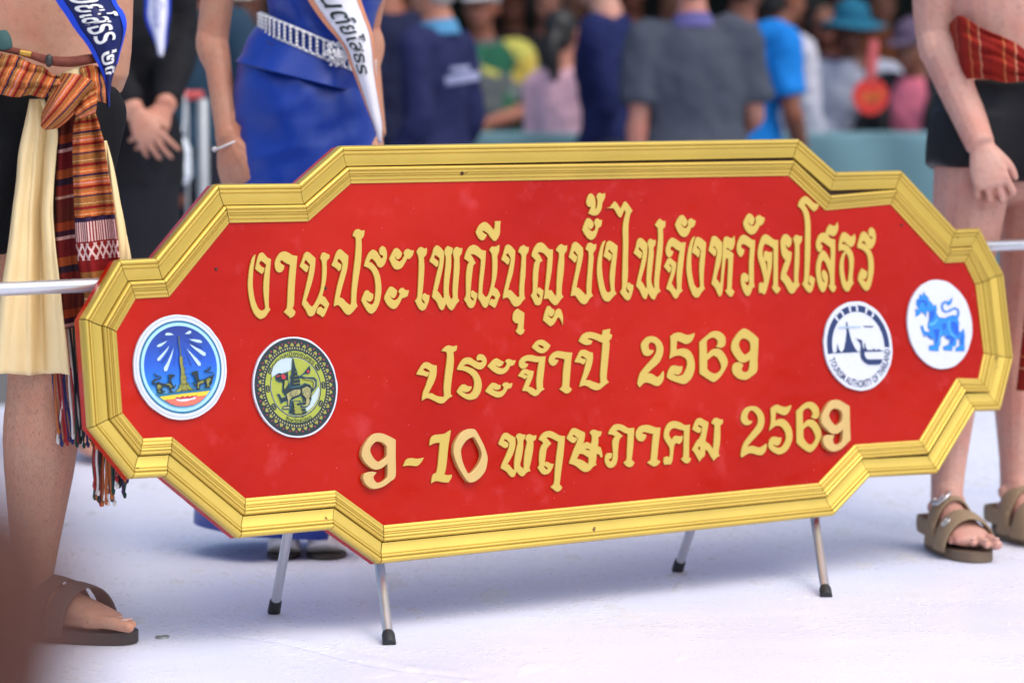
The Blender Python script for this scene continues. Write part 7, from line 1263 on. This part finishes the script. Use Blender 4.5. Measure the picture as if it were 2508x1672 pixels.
# behind the long table
crowd(1182, 110, 530, -12, 'person in a floral yellow and green shirt and a white cap facing the camera', (92, 100, 102), (164, 112, 94), 'short', (30, 28, 28), hatk='cap', hatc=(205, 205, 212), pattern=floral(), fat=1.05, arms=FOLD)
crowd(1378, 176, 600, 135, 'person with a long black ponytail and a pale pink top', (222, 176, 190), (160, 110, 92), 'long', (22, 22, 24), hs='tail', fem=True, roll=7, fat=.95, arms={'L': ((.22, .0, 1.14), (.2, -.2, 1.05)), 'R': ((-.26, -.04, 1.13), (-.30, -.24, .98))}, turn=20)
crowd(1340, 98, 520, 5, 'person with black hair and a black top behind the floral shirt', (34, 34, 40), (156, 112, 96), 'short', (20, 20, 22), hs='bob', fem=True)
crowd(2086, 158, 560, -8, 'person in a teal brimmed hat and a light grey shirt holding the red fan', (165, 172, 190), (104, 66, 50), 'long', (24, 22, 22), hatk='brim', hatc=(26, 96, 124), fat=.95, arms={'L': ((.25, -.06, 1.16), (.12, -.26, 1.36)), 'R': FOLD['R']})
o, J = crowd(2240, 200, 575, -32, 'person in a purple-grey cap and a black jacket over a pink top', (214, 112, 134), (120, 78, 62), 'none', (26, 24, 24), hatk='cap', hatc=(86, 74, 96), lean=10, fat=.98, loose=.02, arms={'L': ((.27, -.1, 1.12), (.10, -.34, 1.0)), 'R': ((-.26, -.12, 1.12), (-.16, -.42, .90))})
for k in 'LR':
    S, E, W = J['s'+k], J['e'+k], J['w'+k]; bm = bmesh.new(); inn = J['top'] + (S-J['top'])*.55
    loft(bm, [inn, S + V((0, 0, .01)), S + (E-S)*.5, E, E + (W-E)*.8], [.085, .078, .068, .060, .050], J['fwd'], n=16, k=4, cap=.15)
    side_ = J['side']*(1 if k == 'L' else -1)
    loft(bm, [S - side_*.02, J['chest'] + side_*.115 + J['fwd']*.02, J['waist'] + side_*.10, J['pelvis'] + side_*.12], [(.055, .09), (.06, .125), (.06, .115), (.06, .12)], J['side'], n=16, k=4, cap=.2)
    link_child('jacket_side', melt(bm, .010, 3), o, [fabric('crowd_jacket', (36, 38, 42))])
crowd(2010, 150, 545, 8, 'person in a dark purple top between the pale grey shirt and the teal hat', (48, 36, 66), (112, 72, 56), 'short', (22, 20, 20), hs='bob', fem=True, arms=FOLD)
ROWS = [(470, 60, 500, 'dark green shirt at the far left of the back row', (34, 52, 46), None, None), (640, 104, 490, 'maroon shirt behind the waist of the blue dress', (92, 36, 40), None, None), (905, 120, 480, 'dark blue shirt just right of the white sash', (36, 48, 82), None, None),
        (985, 128, 500, 'lime green shirt behind the navy jacket', (96, 150, 62), None, None), (1258, 92, 480, 'red cap behind the floral shirt', (44, 46, 52), 'cap', (190, 36, 30)), (1418, 92, 470, 'olive shirt behind the ponytail', (88, 84, 66), None, None), (1548, 66, 480, 'pink blouse between the navy top and the grey shirt', (205, 140, 160), None, None),
        (1640, 110, 470, 'teal shirt hidden mostly by the grey shirt', (48, 90, 100), None, None), (1880, 84, 475, 'slate blue brimmed hat behind the cream hat', (70, 90, 110), 'brim', (58, 86, 116)), (1962, 96, 490, 'brown top right of the pale grey shirt', (108, 62, 48), None, None), (2040, 104, 470, 'black top behind the teal hat', (30, 30, 34), None, None),
        (2150, 88, 480, 'dark orange top between the teal hat and the purple-grey cap', (132, 74, 44), None, None), (2300, 110, 480, 'grey shirt behind the bare arm of the right bearer', (94, 92, 104), None, None), (2440, 90, 470, 'dark red shirt at the far right of the back row', (96, 34, 34), None, None), (720, 70, 470, 'black shirt behind the belt of the blue dress', (30, 30, 36), None, None), (360, 100, 480, 'dark grey shirt behind the black jacket', (58, 60, 66), None, None)]
rnd = random.Random(11)
for px, py, ppm, lab, rgb, hk, hc in ROWS:
    t = rnd.choice([(126, 82, 64), (148, 104, 86), (164, 120, 100), (112, 72, 56)])
    crowd(px, py, ppm, rnd.uniform(-35, 35), 'person in a ' + lab if not hk else 'person in a ' + lab, rgb, t, 'short', (22, 21, 21), rnd.choice(['short', 'bob', 'short']), hatk=hk, hatc=hc, fat=rnd.uniform(.92, 1.08), turn=rnd.uniform(-20, 20), lower=False, arms=rnd.choice([None, FOLD, UPR]), lean=rnd.uniform(-3, 7), roll=rnd.uniform(-5, 5), tilt=rnd.uniform(-12, 14))

# ------------------------------------------------------------------ things around the crowd
x0, x1, yf, yb, zt = -.42, 3.6, 11.72, 12.25, .862
tb = empty('long_table', ((x0+x1)/2, 12.0, GZ), 'long table draped to the ground in a teal blue cloth before the back row', 'table')
bm = bmesh.new(); box(bm, ((x0+x1)/2, 12.0, zt-.03), (x1-x0-.04, .48, .03)); link_child('table_top', from_bm(bm, smooth=False), tb, [mat('table_board', srgb(120, 90, 70), .7)])
for lx in (x0+.1, (x0+x1)/2, x1-.1):
    for ly in (11.82, 12.18):
        bm = bmesh.new(); loft(bm, [(lx, ly, GZ+.003), (lx, ly, zt-.05)], [.016, .016], n=10, k=1, cap=.05); link_child('leg', from_bm(bm), tb, [ALU])
rows = []
prof = [(yf-.035, GZ+.01), (yf-.03, .25), (yf-.02, .60), (yf-.01, zt-.03), (yf+.02, zt), (yf+.2, zt+.001), (yb, zt), (yb+.02, zt-.05), (yb+.03, .5)]
for y_, z_ in prof: rows.append([V((x0 + (x1-x0)*i/40, y_ + (-.022*math.sin(i*1.9+z_) - .012*math.sin(i*4.3) if y_ < yf else 0), z_)) for i in range(41)])
def tealcloth():
    m = fabric('teal_blue_cloth', (104, 142, 152), .7, bump=.2, vary=.22, vscale=2.5); return m
link_child('table_cloth', cloth(rows, 2, 4, thick=.003), tb, [tealcloth()])

bar = empty('crowd_barrier', at(450, 232, 9.3) * 1.0 - V((0, 0, at(450, 232, 9.3).z)), 'metal crowd barrier with a red top rail beside the black jacket', 'barrier')
RP = mat('red_rail_paint', srgb(178, 62, 60), .45); GP = mat('grey_post_paint', srgb(158, 164, 168), .4, .4); WP = mat('white_rail_paint', srgb(205, 205, 208), .45)
Yb = 9.3; xl, xr = at(300, 232, Yb).x, at(496, 232, Yb).x
zr = at(450, 234, Yb).z
bm = bmesh.new(); loft(bm, [(xl, Yb, zr), (xr, Yb, zr)], [.015]*2, (0, 0, 1), n=14, k=1, cap=.3); link_child('top_rail', from_bm(bm), bar, [RP])
bm = bmesh.new(); loft(bm, [(xl, Yb, .20), (xr, Yb, .20)], [.013]*2, (0, 0, 1), n=14, k=1, cap=.3); link_child('bottom_rail', from_bm(bm), bar, [RP])
for x_ in (xl, xr):
    bm = bmesh.new(); loft(bm, [(x_, Yb, .012), (x_, Yb, zr-.012)], [.018]*2, n=14, k=1, cap=.1); link_child('post', from_bm(bm), bar, [GP])
    bm = bmesh.new(); loft(bm, [(x_, Yb-.22, .013), (x_, Yb+.22, .013)], [.012]*2, n=12, k=1, cap=.3); link_child('foot_bar', from_bm(bm), bar, [GP])
for i in range(1, 5):
    x_ = xl + (xr-xl)*i/5; bm = bmesh.new(); loft(bm, [(x_, Yb, .205), (x_, Yb, zr-.01)], [.005]*2, n=10, k=1, cap=.1); link_child('bar', from_bm(bm), bar, [GP])
bm = bmesh.new(); c = at(441, 398, 9.22)
loft(bm, [c + V((.005, 0, .075)), c + V((0, 0, .052)), c + V((0, 0, .02)), c - V((0, 0, .03)), c - V((0, 0, .058))], [(.012, .008), (.030, .02), (.036, .028), (.037, .03), (.028, .02)], n=16, k=4, cap=.5)
me = from_bm(bm)
for v in me.vertices: v.co += V((noise.noise(v.co*40)*.006, noise.noise(v.co*35+V((3, 1, 2)))*.006, 0))
bagp = link('plastic_bag', me, None, [mat('white_plastic', srgb(205, 214, 220), .3, vary=.15, vscale=40)], loc=tuple(c), label='crumpled white plastic bag hanging at the crowd barrier', cat='bag')
bm = bmesh.new(); zr2 = zr
loft(bm, [c + V((0, 0, .07)), c + V((.01, .03, .12)), V((c.x+.01, Yb-.016, zr-.01)), V((c.x+.01, Yb, zr+.016)), V((c.x+.01, Yb+.016, zr-.01))], [.003]*5, n=8, k=4)
link_child('strap', from_bm(bm), bagp, [mat('white_plastic', None)])

fc = at(2132, 236, 11.95); fan = empty('hand_fan', tuple(fc), 'round red hand fan with gold marks and a pink handle pointing up', 'fan')
bm = bmesh.new(); bmesh.ops.create_cone(bm, cap_ends=True, segments=40, radius1=.074, radius2=.074, depth=.004, matrix=Matrix.Translation(fc) @ Matrix.Rotation(R(90), 4, 'X') @ Matrix.Rotation(R(8), 4, 'Y')); link_child('blade', from_bm(bm, sharp=40), fan, [mat('fan_red', srgb(205, 40, 28), .5)])
bm = bmesh.new(); loft(bm, [fc + V((0, -.003, .06)), fc + V((.005, -.003, .14)), fc + V((.012, -.003, .225))], [(.016, .004), (.022, .005), (.018, .005)], n=12, k=3); link_child('handle', from_bm(bm), fan, [mat('fan_pink', srgb(200, 90, 92), .5)])
bm = bmesh.new(); rnd = random.Random(4)
for i in range(7):
    p = fc + V((-.04 + .0135*i, -.0045, rnd.uniform(-.012, .012))); loft(bm, [p + V((-.004, 0, .018)), p + V((.004, -.0003, 0)), p + V((-.002, 0, -.018))], [.003]*3, n=6, k=3)
link_child('gold_marks', from_bm(bm), fan, [mat('fan_gold', srgb(205, 140, 50), .5)])

c = at(1957, 176, 11.4); bm = bmesh.new(); loft(bm, [c + V((0, 0, .06)), c + V((.004, 0, .03)), c, c - V((.002, 0, .04)), c - V((0, 0, .06))], [.010, .016, .021, .022, .016], n=14, k=3)
link('water_bottle', from_bm(bm), None, [mat('orange_plastic', srgb(205, 120, 48), .35)], loc=tuple(c), label='blurred orange bottle held up beside the pale grey sleeve', cat='bottle')

# awning: dark back wall; unseen canopy and poles added to shade the crowd
aw = empty('awning', (0, 13.5, GZ), 'dark green canvas awning behind the crowd, with an unseen top added to shade it', 'awning')
CANV = mat('dark_green_canvas', (.012, .018, .018, 1), .9, vary=.4, vscale=1.5)
rows = [[V((-8 + 16*i/64, 17.2 + .05*math.sin(i*1.7), z_)) for i in range(65)] for z_ in (GZ+.02, 1.2, 2.5, 3.15)]
link_child('back_wall', cloth(rows, 1, 3, thick=.004), aw, [CANV])
rows = [[V((-8 + 16*i/20, y_, z_ - .06*math.sin(math.pi*(i % 5)/5))) for i in range(21)] for y_, z_ in ((13.0, 2.9), (14.5, 3.05), (16, 3.2), (17.1, 3.2))]
link_child('shade_roof', cloth(rows, 2, 3, thick=.004), aw, [mat('added_shade_canvas', (.12, .14, .15, 1), .8)])
for x_ in (-8, -4, 4.2, 8):
    bm = bmesh.new(); loft(bm, [(x_, 13.05, GZ+.003), (x_, 13.05, 2.85)], [.025, .025], n=12, k=1, cap=.05); link_child('pole', from_bm(bm), aw, [GP])

# coin on the floor, and an arm close to the camera
g = ground_at(398, 1561); coin = empty('coin', tuple(g), 'dull silver coin lying on the wet white floor near the strapped sandal', 'coin')
bm = bmesh.new(); bmesh.ops.create_cone(bm, cap_ends=True, segments=32, radius1=.0135, radius2=.0135, depth=.0022, matrix=Matrix.Translation(g + V((0, 0, .0016))))
link_child('disc', from_bm(bm, sharp=40), coin, [mat('coin_metal', (.42, .43, .38, 1), .35, .8, vary=.4, vscale=200)])
bm = bmesh.new(); loft(bm, [g + V((.0128*math.cos(math.tau*i/24), .0128*math.sin(math.tau*i/24), .0029)) for i in range(25)], [.0007]*25, (0, 0, 1), n=6, k=1, cap=0)
for i in range(5): ball(bm, g + V((.005*math.cos(i*1.3), .005*math.sin(i*1.3), .0028)), (.003, .003, .0006), seg=6)
link_child('relief', from_bm(bm), coin, [mat('coin_metal', None)])
bm = bmesh.new(); Yf = .86
e = at(-6, 1430, Yf)
loft(bm, [at(-150, 2900, Yf+.1), at(-120, 2300, Yf+.05), at(-70, 1800, Yf+.01), e, at(-220, 1340, Yf+.03), at(-800, 1330, Yf+.08), at(-1300, 1330, Yf+.1)], [.041, .037, .031, .027, .028, .026, .02], (0, 1, 0), n=18, k=5)
hand(bm, at(-1300, 1330, Yf+.1), (-1, .1, 0), (0, -.3, 1), (0, -1, 0), .75)
link('person', melt(bm, .004, 3), None, [skin('brown_arm', (72, 37, 22))], loc=tuple(e), label='brown bent arm, far out of focus, close to the camera at the lower left', cat='person')
